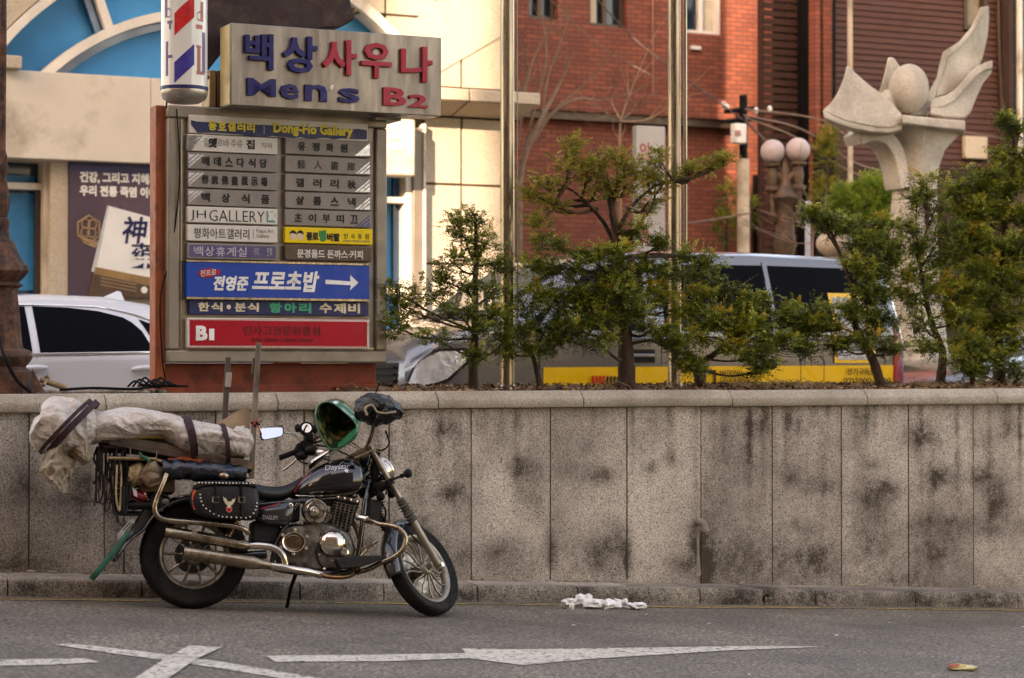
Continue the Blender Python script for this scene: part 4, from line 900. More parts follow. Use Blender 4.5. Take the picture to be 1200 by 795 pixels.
for px_ in (249, 258): 
    mb = MB(); s_0, s_1, _, _ = SG.rect(px_ - 4, 0, px_ + 3.5, 10, -.02); mb.fbox(SG, s_0, s_1, zt + .002, SG.sz(250, 82)[1], -.2, -.02); build('mount_post', mb, mat('rusty_brown_mount', (.14, .07, .04), .6, .2, .3, 8) if px_ > 250 else mat('brass_mount', (.30, .20, .09), .5, .3), tsn, bevel=.004)
mb = MB(); mb.pbox(SG, 440, 137.5, 470, 141, -.2, .08); build('lower_trim', mb, m_cab, tsn)
# dark sheet-metal hood above
hood = [(242, 86), (262, 60), (330, 41), (375, 34), (400, 32), (417.5, 22), (412, 5), (404, -40), (238, -40), (238, 86)]
mb = MB(); mb.pprism(SG, hood, -.45, -.06)
build('dark_hood', mb, mat('dark_maroon_sheet', (.032, .014, .012), .7, .2, .25, 3, .3, 50, (.09, .05, .035), 4), label='dark maroon rounded sheet above the sauna sign, cut by the top edge', cat='sign hood', bevel=.02)

# ---- barber pole
BP = Fac(T, 15.05)
cB = BP.P(216, 60, .12); RB = .148
bp = empty('barber_pole', (cB.x, cB.y, BP.P(216, 124, .12).z), 'white cylindrical barber pole with red and blue slanted stripes', 'barber pole')
zt_, zb_ = BP.P(216, -60, .12).z, BP.P(216, 103, .12).z
Mz = Matrix.Translation((cB.x, cB.y, 0))
mb = MB(); mb.lathe([(RB, zb_), (RB, zt_)], Mz, 48); build('white_tube', mb, mat('milky_acrylic', (.68, .66, .60), .18, 0, .06, 3, coat=.5), bp, smooth=60)
zc0 = BP.P(216, 106.5, .12).z; zc1 = BP.P(216, 121, .12).z
mb = MB(); mb.lathe([(RB + .006, zb_ + .002), (RB + .006, zc0), (RB + .002, zc0)], Mz, 48); build('navy_band', mb, m_pnavy, bp, smooth=40)
mb = MB(); mb.lathe([(RB + .002, zc0 - .001), (RB + .004, zc0 - .02), (RB - .01, zc1 + .025), (RB - .05, zc1), (0, zc1 - .004)], Mz, 48); build('end_cap', mb, mat('scuffed_aluminium', (.42, .38, .33), .35, .8, .2, 12, .2, 40), bp, smooth=60)
def cylpatch(pts, m, name, n=6):
    """patch on the tube; pts are (angle deg from camera-facing, z) outline quads: [bl, br, tr, tl]"""
    mb = MB(); base_a = atan2(-cB.y, -cB.x); rows_ = []
    bl, br, tr, tl = pts
    for i in range(n + 1):
        t = i / n; a0 = bl[0] + (br[0] - bl[0]) * t; z0 = bl[1] + (br[1] - bl[1]) * t; a1 = tl[0] + (tr[0] - tl[0]) * t; z1 = tl[1] + (tr[1] - tl[1]) * t
        f = lambda a, z, r: Vector((cB.x + r * cos(base_a + radians(a)), cB.y + r * sin(base_a + radians(a)), z))
        rows_.append([f(a0, z0, RB + .0015), f(a1, z1, RB + .0015)])
    mb.loft(rows_, False, False); build(name, mb, m, bp, smooth=60)
def cz(y): return BP.P(216, y, .12 - .0).z
def ca(x): return math.degrees(math.asin(max(-.99, min(.99, (x - 216) / 26.2))))
redm = mat('stripe_red', (.55, .03, .03), .3); blum = mat('stripe_blue', (.06, .045, .26), .3); prp = mat('faded_purple', (.17, .12, .24), .4); frd = mat('faded_red', (.5, .16, .13), .4)
cylpatch([(ca(205), cz(46)), (ca(227), cz(24)), (ca(227), cz(-2)), (ca(205), cz(20))], redm, 'stripe')
cylpatch([(ca(205), cz(101)), (ca(227), cz(79)), (ca(227), cz(55)), (ca(205), cz(77))], blum, 'stripe')
for (x0, y0, x1, y1, m) in ((195.5, 52, 198, 92, prp), (198, 68, 203, 71.5, prp), (197, 28, 202.5, 31.5, prp), (199, 31, 201, 38, prp), (194.5, 0, 197, 24, prp), (229.5, 56, 234.5, 59, frd), (230.5, 59, 234, 86, frd), (229.5, 86, 238, 90, frd), (236, 40, 239, 88, prp), (229, 32, 236, 37, frd), (234, 5, 237, 28, frd)):
    cylpatch([(ca(x0), cz(y1)), (ca(x1), cz(y1)), (ca(x1), cz(y0)), (ca(x0), cz(y0))], m, 'printed_stroke', 2)
for (cx_, cy_, m) in ((198.5, 19, prp), (233, 22, frd)):
    for k in range(8):
        a = k * pi / 4; x0, x1 = cx_ + 3.2 * cos(a), cx_ + 3.2 * cos(a + pi / 4); y0, y1 = cy_ + 5 * sin(a), cy_ + 5 * sin(a + pi / 4)
        cylpatch([(ca(x0), cz(y0 + .8)), (ca(x1), cz(y1 + .8)), (ca(x1), cz(y1 - .8)), (ca(x0), cz(y0 - .8))], m, 'printed_stroke', 2)
mb = MB(); mb.tube([Vector((cB.x, cB.y, cz(80))), Vector((cB.x + .08, cB.y + .45, cz(80)))], .02, 8); mb.tube([Vector((cB.x - .03, cB.y + RB, cz(-50))), Vector((cB.x - .14, cB.y + RB, cz(124)))], .006, 6); build('bracket', mb, m_black, bp)

# ---- steel flagpoles in the planter
for px_, wpx, Yo, lab in ((594.5, 17, -.75, 'stainless steel flagpole between the conical yew and the van windscreen'), (790.5, 15.5, -.95, 'stainless steel flagpole right of the large spreading yew, ropes beside it')):
    f = WALL.P(px_, 440, Yo); r = wpx / 2 / (FPX / f.y)
    fp = empty('flagpole', (f.x, f.y, 1.3), lab, 'flagpole', 'steel flagpoles in the planter')
    mb = MB(); mb.lathe([(r, 1.25), (r * .97, 3.0), (r * .9, 6.5)], Matrix.Translation((f.x, f.y, 0)), 32); build('shaft', mb, m_steel, fp, smooth=60)
    mb = MB(); mb.lathe([(r + .004, 1.28), (r + .004, 1.335), (r, 1.34)], Matrix.Translation((f.x, f.y, 0)), 32); build('foot_collar', mb, m_steel, fp, smooth=40)
    mb = MB(); mb.tube([Vector((f.x + r + .022, f.y - .02, 1.6)), Vector((f.x + r + .018, f.y - .02, 6.4))], .004, 5); build('halyard', mb, mat('grey_rope', (.35, .32, .27), .9), fp)
    if px_ > 700:
        g = f + Vector((.035 + r, .01, 0)); mb = MB(); mb.tube([Vector((g.x, g.y, 2.3)), Vector((g.x, g.y, 6.4))], .012, 8); build('side_conduit', mb, m_steel, fp, smooth=60)

# ---- cast-iron lamp post at the left edge
LP = WALL.P(2, 400, -.42); k = FPX / LP.y
lp = empty('lamp_post', (LP.x, LP.y, 1.29), 'rusty fluted cast iron lamp post foot at the left photo edge', 'lamp post')
def lz(y): return at(2, y, LP.y).z
prof = [(36, 462), (37, 440), (37, 436), (30, 434), (28, 430), (33, 424), (36, 418), (34, 412), (25, 408), (22, 395), (20, 370), (18, 345), (19, 338), (25, 335), (20, 331), (24, 326), (30, 318), (29, 312), (23, 306), (19, 296), (15, 285), (10, 280), (8, 270), (9, 262), (9, 258), (6, 255), (8, 245), (8.5, 235), (7, 222), (4.5, 208), (6, 200), (7.5, 196), (5.5, 190), (6, 184), (4, 176), (4.3, 100), (4.8, 60), (5.6, 57), (4.8, 53), (4.2, -60)]
seg = 40; rings = []
for r, y in prof:
    r_ = r / k; flu = .07 if (296 < y < 330 or 210 < y < 250 or 345 < y < 405) else 0
    if y > 433: rings.append([Vector((LP.x + r_ * 1.0 * max(min(1.25 * cos(2 * pi * j / seg), .93), -.93), LP.y + r_ * max(min(1.25 * sin(2 * pi * j / seg), .93), -.93), lz(y))) for j in range(seg)])
    else: rings.append([Vector((LP.x + r_ * (1 + flu * cos(10 * 2 * pi * j / seg)) * cos(2 * pi * j / seg), LP.y + r_ * (1 + flu * cos(10 * 2 * pi * j / seg)) * sin(2 * pi * j / seg), lz(y))) for j in range(seg)])
cut = [i for i, p in enumerate(prof) if p[1] == 434][0]
mb = MB(); mb.loft(rings[:cut + 1]); build('square_plinth', mb, m_castrust, lp, smooth=35)
mb = MB(); mb.loft(rings[cut:23]); build('fluted_bell', mb, m_castrust, lp, smooth=40)
mb = MB(); mb.loft(rings[22:]); build('shaft', mb, m_castrust, lp, smooth=50)
mb = MB(); mb.tube(cr([at(-4, 392, LP.y - .12), at(6, 420, LP.y - .3), at(20, 446, LP.y - .25), at(36, 460, LP.y - .2)], 6), .012, 8); build('dark_rod', mb, m_black, lp, smooth=60)
mb = MB(); c_ = at(47, 462, LP.y - .02); mb.prism([at(37, 432, LP.y - .05), at(52, 459, LP.y - .12), at(38, 461, LP.y - .12)], (0, .02, 0)); build('rusty_wedge', mb, m_castrust, lp)
# short cut pipe lying behind the coping
mb = MB(); mb.tube([WALL.P(47, 445, -.35), WALL.P(78, 455, -.3)], .02, 10); mb.tube([WALL.P(53, 443, -.35), WALL.P(58, 441, -.32)], .012, 8); mb.tube([WALL.P(51, 452, -.3), WALL.P(57, 440, -.36)], .012, 8)
build('old_pipe_stub', mb, mat('old_brass_pipe', (.30, .21, .11), .5, .3, .3, 12), label='short old pipe stub with a fitting lying behind the coping', cat='pipe', smooth=40)
# ================================================================== VEHICLES
def car_frame(px_corner, Y, gz_, back):
    """local frame: x backwards along the vehicle from the near front corner, y away from the viewer, z up"""
    p = at(px_corner, 420, Y); return Matrix.Translation((p.x, p.y, gz_)) @ Matrix.Rotation(TH, 4, 'Z')
m_silver = mat('silver_grey_paint', (.18, .175, .178), .24, .8, .02, 3, coat=.6, rvar=.015)
m_wcar = mat('white_car_paint', (.60, .61, .64), .22, 0, .01, 3, coat=.8, rvar=.01)
m_tint = mat('tinted_glass', (.0015, .0015, .002), .05, 0, .1, 1, spec=.05, rvar=.01)
m_screen = mat('windscreen_glass', (.07, .10, .09), .05, 0, .5, 1.5, spec=.7, rvar=.01)
m_rubber = mat('black_rubber', (.014, .013, .012), .8, 0, .3, 30, .3, 80)
m_chrome = mat('chrome', (.78, .74, .68), .08, 1, .08, 4, rvar=.05)
m_headl = mat('headlamp_glass', (.78, .80, .82), .12, .6, .35, 12, coat=.8, bmp=.8, bscale=16, rvar=.05)
m_tail = mat('tail_lamp_red', (.25, .01, .012), .15, 0, .2, 10, coat=.6)
m_dkplas = mat('dark_plastic', (.012, .011, .010), .5, 0, .2, 10, spec=.15)

class Body:
    """half-width, roof, belt profiles along the length; body lofted across"""
    def __init__(self, stations): self.st = stations   # (x, zbot, zbelt, ztop, w, wtop)
    def at(self, x):
        S_ = self.st
        if x <= S_[0][0]: return S_[0]
        for a, b in zip(S_, S_[1:]):
            if a[0] <= x <= b[0]:
                t = (x - a[0]) / (b[0] - a[0]); return tuple(a[i] + (b[i] - a[i]) * t for i in range(6))
        return S_[-1]
    def sidey(self, x, z):
        _, zb, zl, zt, w, wt = self.at(x)
        if z <= zl: t = (z - zb) / max(.01, zl - zb); return -(w * (.955 + .045 * sin(min(1, t * 1.15) * pi / 2)))
        t = min(1, (z - zl) / max(.01, zt - .09 - zl)); return -(w + (wt - w) * t ** 1.15)
    def section(self, x):
        _, zb, zl, zt, w, wt = self.at(x); pts = []
        zl_ = min(zl, zt - .05); zs = [zb, zb + .12, (zb + zl_) / 2, zl_ - .03, zl_]; up = [zl_ + (zt - .09 - zl_) * k for k in (.33, .66, 1)] if zt - .09 > zl_ + .02 else []
        side = [(self.sidey(x, z), z) for z in zs] + [(self.sidey(x, z), z) for z in up]
        ly = -side[-1][0]
        side += [(-(ly - .02), max(side[-1][1], zt - .05)), (-(ly - .09), zt - .018), (-(ly * .55), zt)]
        return [Vector((x, y, z)) for y, z in side] + [Vector((x, 0, zt + .012))] + [Vector((x, -y, z)) for y, z in reversed(side)]
    def mesh(self, step=.06):
        mb = MB(); x0, x1 = self.st[0][0], self.st[-1][0]; n = int((x1 - x0) / step); xs = sorted({round(x0 + (x1 - x0) * i / n, 4) for i in range(n + 1)} )
        # keep ring counts constant: sections without upper side get repeated points
        R = []
        for x in xs:
            s = self.section(x)
            if len(s) < 23:
                half = s[:len(s) // 2]; k = (23 - len(s)) // 2; i = 4
                half = half[:5] + [half[4]] * 0 + [half[4] + (half[5] - half[4]) * ((q + 1) / (k + 1)) for q in range(k)] + half[5:]
                s = half + [s[len(s) // 2]] + [Vector((p.x, -p.y, p.z)) for p in reversed(half)]
            R.append(s)
        mb.loft(R, True, True); return mb
    def patch(self, poly, off=.006, n=14, flip=1, yc=0):
        """polygon in (x, z) laid on the near side; yc shifts the body axis"""
        mb = MB(); xs = [p[0] for p in poly]; x0, x1 = min(xs), max(xs); cols = []
        def span(x):
            zs = []
            for (ax, az), (bx, bz) in zip(poly, poly[1:] + poly[:1]):
                if (ax - x) * (bx - x) <= 0 and ax != bx: zs.append(az + (bz - az) * (x - ax) / (bx - ax))
            return (min(zs), max(zs)) if zs else (0, 0)
        for i in range(n + 1):
            x = x0 + (x1 - x0) * i / n; a, b = span(min(max(x, x0 + 1e-4), x1 - 1e-4)); col = []
            for k in range(7): z = a + (b - a) * k / 6; col.append(Vector((x, (self.sidey(x, z) - off) * flip + yc, z)))
            cols.append(col)
        mb.loft(cols, False, False); return mb
def shift(mb, dy):
    mb.v = [(x, y + dy, z) for x, y, z in mb.v]; return mb
def veh_part(name, mb, m, root, hw, **k): shift(mb, hw); return build(name, mb, m, root, local=True, **k)
def wheel(root, x, y, r, hw, w=.2):
    mb = MB(); M = Matrix.Translation((x, y, r)) @ Matrix.Rotation(pi / 2, 4, 'X')
    mb.lathe([(r * .64, -w / 2), (r * .93, -w / 2), (r, -w * .35), (r, w * .35), (r * .93, w / 2), (r * .64, w / 2)], M, 32); t = veh_part('tyre', mb, m_rubber, root, hw, smooth=40)
    mb = MB(); mb.lathe([(0, -.03), (r * .2, -.04), (r * .6, .0), (r * .65, w / 2 - .01)], M, 24, False); veh_part('rim', mb, m_chrome, root, hw, smooth=40)

# ---- silver van with the yellow stripe
VL = 5.12; HW = .96
vanM = car_frame(487, 18.5, UP, 1)
van = empty('parked_van', None, 'silver grey van with tinted windows and a yellow printed stripe behind the yews', 'van', M=vanM)
vb = Body([(-.0, .45, .80, .90, .72, .6), (.06, .32, .88, 1.02, .84, .7), (.2, .28, 1.0, 1.10, .92, .78), (.45, .28, 1.09, 1.19, .95, .82), (.70, .28, 1.13, 1.25, .96, .84), (.82, .28, 1.14, 1.31, .96, .82), (1.2, .28, 1.15, 1.57, .96, .78), (1.62, .28, 1.15, 1.81, .96, .74), (1.9, .28, 1.15, 1.88, .96, .73), (2.3, .28, 1.15, 1.91, .96, .73), (3.5, .28, 1.15, 1.93, .96, .73), (4.7, .28, 1.15, 1.90, .95, .73), (4.98, .28, 1.15, 1.86, .94, .74), (5.06, .30, 1.13, 1.65, .92, .76), (5.12, .36, 1.05, 1.15, .88, .80)])
veh_part('body', vb.mesh(), m_silver, van, HW, smooth=38)
# windscreen
def topstrip(b, x0, x1, k0, k1, off=.008, n=10):
    mb = MB(); R = []
    for i in range(n + 1):
        x = x0 + (x1 - x0) * i / n; _, zb, zl, zt, w, wt = b.at(x); hw = wt - .06
        R.append([Vector((x, hw * (k0 + (k1 - k0) * j / 8), zt + off + .012 * (1 - abs(k0 + (k1 - k0) * j / 8)))) for j in range(9)])
    mb.loft(R, False, False); return mb
veh_part('windscreen', topstrip(vb, .86, 1.62, -1, 1), m_screen, van, HW, smooth=60)
mb = topstrip(vb, .74, .84, -1, 1, .01, 3); veh_part('wiper_cowl', mb, m_dkplas, van, HW)
mb = MB(); mb.tube([Vector((.86, -.5, 1.37)), Vector((1.15, .1, 1.58))], .012, 5); mb.tube([Vector((.86, .15, 1.37)), Vector((1.15, .7, 1.58))], .012, 5); veh_part('wiper', mb, m_dkplas, van, HW)
sidewins = [[(1.22, 1.17), (2.30, 1.17), (2.32, 1.77), (1.95, 1.77), (1.70, 1.67)], [(2.46, 1.17), (3.60, 1.17), (3.60, 1.79), (2.46, 1.78)], [(3.66, 1.17), (4.86, 1.17), (4.84, 1.73), (4.6, 1.78), (3.66, 1.79)]]
for q in sidewins: veh_part('side_window', vb.patch(q), m_tint, van, HW, smooth=60)
veh_part('quarter_window', vb.patch([(.98, 1.16), (1.16, 1.17), (1.46, 1.48)], .006, 6), m_tint, van, HW)
m_vyel = mat('yellow_film', (.72, .40, .004), .32, 0, .05, 4, coat=.3)
veh_part('yellow_stripe', vb.patch([(1.22, .50), (5.06, .50), (5.06, .86), (1.22, .84)], .004, 30), m_vyel, van, HW, smooth=60)
m_seam = mat('panel_gap', (.008, .008, .008), .8)
def seam(pts, r=.005):
    mb = MB(); mb.tube([Vector((x, vb.sidey(x, z) - .004, z)) for x, z in pts], r, 4); veh_part('panel_gap', mb, m_seam, van, HW)
seam([(1.20, .4), (1.18, .9), (1.16, 1.14)]); seam([(2.41, .45), (2.41, 1.15), (2.40, 1.80)]); seam([(3.63, .45), (3.63, 1.15), (3.60, 1.82)]); seam([(3.64, 1.135), (4.95, 1.135)], .006)
seam([(3.90, .72), (3.94, .68), (4.12, .68), (4.16, .72), (4.16, .90), (4.12, .94), (3.94, .94), (3.90, .90), (3.90, .72)], .004)
mb = MB(); mb.tube([Vector((x, vb.sidey(x, 1.09) - .004, 1.10)) for x in (1.3, 2.2, 3.2, 4.2, 4.95)], .012, 5, flat=1); veh_part('belt_moulding', mb, m_silver, van, HW, smooth=60)
mb = MB(); mb.box((2.22, -.967, .945), (.22, .035, .035)); veh_part('door_handle', mb, m_silver, van, HW, bevel=.01)
mb = vb.patch([(2.1, .88), (2.34, .88), (2.34, 1.0), (2.1, 1.0)], .003, 4); veh_part('handle_recess', mb, m_dkplas, van, HW)
mb = MB(); mb.box((2.56, -.967, .96), (.06, .03, .09)); veh_part('door_handle', mb, m_silver, van, HW, bevel=.01)
mb = MB(); mb.ell((1.42, -1.06, 1.27), (.09, .10, .13), 14, 10); mb.tube([Vector((1.42, -.95, 1.18)), Vector((1.42, -1.02, 1.21))], .03, 6); veh_part('door_mirror', mb, m_silver, van, HW, smooth=180)
# head lamps, grille
for fl in (1, -1):
    mb = vb.patch([(.015, .70), (.12, .68), (.30, .74), (.52, .93), (.47, .985), (.22, .975), (.06, .88)], .014, 14, fl); o = veh_part('headlamp', mb, m_headl, van, HW, smooth=60)
    mb = vb.patch([(.0, .66), (.12, .645), (.31, .71), (.56, .93), (.50, 1.01), (.21, 1.0), (.04, .90)], .008, 14, fl); veh_part('lamp_surround', mb, m_dkplas, van, HW, smooth=60)
mb = MB(); mb.prism([Vector((-.02, -.52, .62)), Vector((-.02, .52, .62)), Vector((.0, .60, .88)), Vector((.0, -.60, .88))], (.03, 0, 0)); veh_part('grille', mb, m_dkplas, van, HW)
for k in range(4):
    mb = MB(); mb.box((-.025, 0, .66 + k * .06), (.02, 1.1, .018)); veh_part('grille_bar', mb, m_dkplas, van, HW)
mb = MB(); R = []
for y in [-.9 + 1.8 * i / 16 for i in range(17)]:
    x = .02 - .14 * (1 - (y / .95) ** 2); R.append([Vector((x, y, .3)), Vector((x - .05, y, .34)), Vector((x - .05, y, .56)), Vector((x, y, .60)), Vector((x + .25, y, .6)), Vector((x + .25, y, .3))])
mb.loft(R); veh_part('bumper', mb, m_silver, van, HW, smooth=40)
mb = vb.patch([(4.95, .62), (5.07, .62), (5.07, 1.05), (5.01, 1.32), (4.96, 1.2)], .012, 6); veh_part('tail_lamp', mb, m_tail, van, HW, smooth=60)
for x in (.92, 3.98):
    for y in (-.82, .82): wheel(van, x, y, .34, HW)
# print on the stripe (side plane of the van)
VF = Fac(T, 0); _p = vanM @ Vector((0, -.012, 0)); VF.o = Vector((_p.x, _p.y, 0)) ; VF.o.z = 0
def vtext(tx, x0, x1, z0, z1, m, bold=.02, off=.004): return build('lettering', text_mb(tx, VF, x0, x1, (z0 + z1) / 2, z1 - z0, off, depth=.003, bold=bold), m, van)
z_ = UP
m_bl = mat('print_black', (.012, .011, .01), .45); m_rd = mat('print_red', (.48, .02, .01), .45)
vtext('NATIONAL', 3.01, 3.26, z_ + .765, z_ + .815, m_bl, .0); vtext('GEOGRAPHIC', 3.01, 3.35, z_ + .695, z_ + .75, m_bl, .0)
mb = MB(); 
for q in ((2.84, 2.862, .62, .79), (2.948, 2.97, .62, .79), (2.84, 2.97, .791, .815)): mb.fbox(VF, q[0], q[1], z_ + q[2], z_ + q[3], .0, .006)
build('frame_logo', mb, m_bl, van)
for k in range(8):
    mb = MB(); x = 1.69 + k * .036; mb.prism([VF.w(x, z_ + .695, .006), VF.w(x + .024, z_ + .695, .006), VF.w(x + .024, z_ + .765, .006), VF.w(x, z_ + .765 + (0 if k < 4 else -.012), .006)], VF.n * -.004)
    build('printed_bar', mb, m_rd if k < 4 else m_bl, van)
vtext('정기구독문의', 4.40, 4.78, z_ + .765, z_ + .83, m_bl, .01); vtext('02)2000-8800', 4.36, 4.90, z_ + .67, z_ + .74, m_bl, .01)
# magazine poster on the rear side
wf_ = vb.patch([(4.27, .88), (4.76, .88), (4.75, 1.54), (4.27, 1.54)], .012, 6); veh_part('poster_border', wf_, m_vyel, van, HW)
wf_ = vb.patch([(4.30, .91), (4.72, .91), (4.71, 1.50), (4.30, 1.50)], .016, 6); veh_part('magazine_cover', wf_, mat('cover_grey', (.34, .33, .33), .4, 0, .6, 5), van, HW)
_q = vanM @ Vector((4.3, -.01 + .06, 0)); VF2 = Fac(T, 0); VF2.o = Vector((_q.x, _q.y, 0)) - VF2.d * 4.3
build('lettering', text_mb('NATIO', VF2, 4.33, 4.68, z_ + 1.40, .09, .05, depth=.004, bold=.0), mat('print_grey', (.16, .15, .15), .5), van)

# ---- white saloon at the left
HW2 = .92
cm = car_frame(-365, 15.8, UP - .02, 1)
car = empty('parked_car', None, 'white saloon car with tinted windows parked behind the directory sign', 'car', M=cm)
xo = 0.0
cb_ = Body([(0, .3, .55, .62, .62, .5), (.15, .22, .66, .76, .8, .62), (.5, .2, .78, .88, .88, .7), (1.1, .2, .88, .98, .91, .76), (1.35, .2, .90, 1.06, .92, .74), (2.0, .2, .92, 1.36, .92, .62), (2.3, .2, .925, 1.43, .92, .60), (2.7, .2, .93, 1.455, .92, .60), (3.2, .2, .94, 1.44, .92, .60), (3.6, .2, .95, 1.38, .92, .60), (4.0, .2, .97, 1.25, .91, .62), (4.35, .2, .98, 1.10, .90, .68), (4.75, .22, .96, 1.03, .86, .7), (4.85, .3, .85, .93, .78, .6)])
veh_part('body', cb_.mesh(), m_wcar, car, HW2, smooth=38)
for q in ([(1.5, .955), (2.52, .97), (2.52, 1.345), (2.38, 1.34), (2.2, 1.31), (2.0, 1.24), (1.75, 1.11)], [(2.58, .97), (3.50, .985), (3.42, 1.19), (3.3, 1.265), (3.1, 1.315), (2.85, 1.34), (2.58, 1.348)], [(3.55, .99), (3.85, .995), (3.62, 1.18), (3.43, 1.25)]):
    veh_part('side_window', cb_.patch(q), m_tint, car, HW2, smooth=60)
mb = MB(); mb.tube([Vector((x, cb_.sidey(x, z) - .01, z)) for x, z in [(1.5, .95), (2.0, .96), (2.6, .965), (3.2, .975), (3.88, .99)]], .011, 6); mb.tube([Vector((x, cb_.sidey(x, z) - .008, z)) for x, z in [(1.52, .97), (2.0, 1.275), (2.25, 1.355), (2.6, 1.36), (3.1, 1.35), (3.4, 1.29), (3.65, 1.2), (3.88, .99)]], .008, 6); veh_part('chrome_trim', mb, m_chrome, car, HW2, smooth=60)
mb = MB(); mb.tube([Vector((3.30, -.94, .845)), Vector((3.36, -.955, .855)), Vector((3.5, -.955, .86)), Vector((3.57, -.94, .86))], [.014, .022, .024, .014], 8); veh_part('door_handle', mb, m_wcar, car, HW2, smooth=60)
mb = MB(); mb.tube([Vector((2.35, -.94, .845)), Vector((2.41, -.955, .855)), Vector((2.55, -.955, .86)), Vector((2.62, -.94, .86))], [.014, .022, .024, .014], 8); veh_part('door_handle', mb, m_wcar, car, HW2, smooth=60)
for pts in ([(2.55, .3), (2.55, .94)], [(3.62, .5), (3.70, .75), (3.60, .96)]):
    mb = MB(); mb.tube([Vector((x, cb_.sidey(x, z) - .002, z)) for x, z in pts], .0035, 4); veh_part('panel_gap', mb, m_seam, car, HW2)
mb = MB(); mb.prism([Vector((3.28, -.02, 1.43)), Vector((3.50, -.02, 1.41)), Vector((3.47, -.005, 1.49)), Vector((3.44, -.005, 1.50))], (0, .03, 0)); veh_part('shark_fin', mb, m_wcar, car, HW2, bevel=.004)
veh_part('rear_window', topstrip(cb_, 3.65, 4.25, -1, 1), m_screen, car, HW2, smooth=60); veh_part('windscreen', topstrip(cb_, 1.4, 2.05, -1, 1), m_screen, car, HW2, smooth=60)
mb = cb_.patch([(4.55, .72), (4.8, .72), (4.8, .92), (4.5, .92)], .01, 6); veh_part('tail_lamp', mb, m_tail, car, HW2)
for x in (.95, 3.75):
    for y in (-.8, .8): wheel(car, x, y, .32, HW2)
# silver car far right, glimpsed through the yews
cm3 = car_frame(1125, 20.3, UP, 1)
car3 = empty('parked_car', None, 'grey car glimpsed through the dark yews at the right edge', 'car', M=cm3)
veh_part('body', cb_.mesh(.12), m_silver, car3, HW2, smooth=38)
for q in ([(1.5, .955), (2.52, .97), (2.52, 1.34), (2.25, 1.345), (2.0, 1.26)], [(2.58, .97), (3.50, .985), (3.36, 1.26), (3.1, 1.335), (2.58, 1.345)]):
    veh_part('side_window', cb_.patch(q), m_tint, car3, HW2, smooth=60)
veh_part('windscreen', topstrip(cb_, 1.4, 2.05, -1, 1), m_screen, car3, HW2, smooth=60)
for x in (.95, 3.75):
    for y in (-.8, .8): wheel(car3, x, y, .32, HW2)
# ================================================================== TREES AND SHRUBS
import numpy as np
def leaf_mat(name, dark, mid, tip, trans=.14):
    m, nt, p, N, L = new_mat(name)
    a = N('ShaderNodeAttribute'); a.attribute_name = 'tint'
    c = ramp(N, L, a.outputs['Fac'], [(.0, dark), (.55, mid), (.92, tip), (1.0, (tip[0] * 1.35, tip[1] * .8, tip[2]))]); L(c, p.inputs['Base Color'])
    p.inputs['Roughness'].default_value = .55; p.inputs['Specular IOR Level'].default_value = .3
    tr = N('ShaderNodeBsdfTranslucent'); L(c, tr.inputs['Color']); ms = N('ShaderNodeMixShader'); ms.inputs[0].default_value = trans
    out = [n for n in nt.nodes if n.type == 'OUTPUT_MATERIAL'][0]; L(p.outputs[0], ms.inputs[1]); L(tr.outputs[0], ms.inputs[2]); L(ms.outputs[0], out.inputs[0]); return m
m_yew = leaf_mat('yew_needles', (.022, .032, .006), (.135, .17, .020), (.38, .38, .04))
m_yewlit = leaf_mat('lit_copy_yew_needles', (.07, .08, .015), (.22, .215, .03), (.42, .33, .06), .35)  # lighter copy of the yew needles, crown sunlight put into its colour
m_bright = leaf_mat('bright_shrub_leaves', (.08, .13, .02), (.16, .24, .03), (.30, .38, .05), .35)
m_bark = mat('dark_yew_bark', (.075, .045, .03), .9, 0, .4, 25, .6, 60, (.03, .018, .012), 9, stretch=(1, 1, .3))

def sprays(rng, C, D, n_need, length, nl, nw, tint):
    """C centres (k,3), D directions (k,3): flat feathery sprays of needles; returns verts, faces, tint per vert"""
    k = len(C); D = D / np.linalg.norm(D, axis=1, keepdims=True)
    up = np.tile([0, 0, 1.0], (k, 1)) + rng.normal(0, .35, (k, 3)); S_ = np.cross(D, up); S_ /= np.linalg.norm(S_, axis=1, keepdims=True) + 1e-9; U = np.cross(S_, D)
    t = np.linspace(0, 1, n_need)[None, :]; side = np.where(np.arange(n_need) % 2 == 0, 1, -1)[None, :]
    L_ = length[:, None]
    base = C[:, None, :] + D[:, None, :] * (t * L_)[..., None] - U[:, None, :] * (t ** 2 * L_ * .15)[..., None]
    dirn = D[:, None, :] * .65 + S_[:, None, :] * side[..., None] * .8 + U[:, None, :] * rng.normal(.15, .3, (k, n_need, 1))
    dirn /= np.linalg.norm(dirn, axis=2, keepdims=True); ln = nl * rng.uniform(.7, 1.2, (k, n_need, 1)) * (1 - .35 * t[..., None])
    tip = base + dirn * ln; wv = np.cross(dirn, U[:, None, :] + rng.normal(0, .3, (k, n_need, 3))); wv /= np.linalg.norm(wv, axis=2, keepdims=True) + 1e-9; wv *= nw
    mid = base + dirn * ln * .5
    V_ = np.stack([base - wv * .4, mid - wv, tip, mid + wv], axis=2).reshape(-1, 3)
    F_ = np.arange(len(V_)).reshape(-1, 4); Tn = np.repeat(np.clip(tint[:, None] + t * .12 + rng.normal(0, .05, (k, n_need)), 0, 1).reshape(-1), 4)
    return V_, F_, Tn
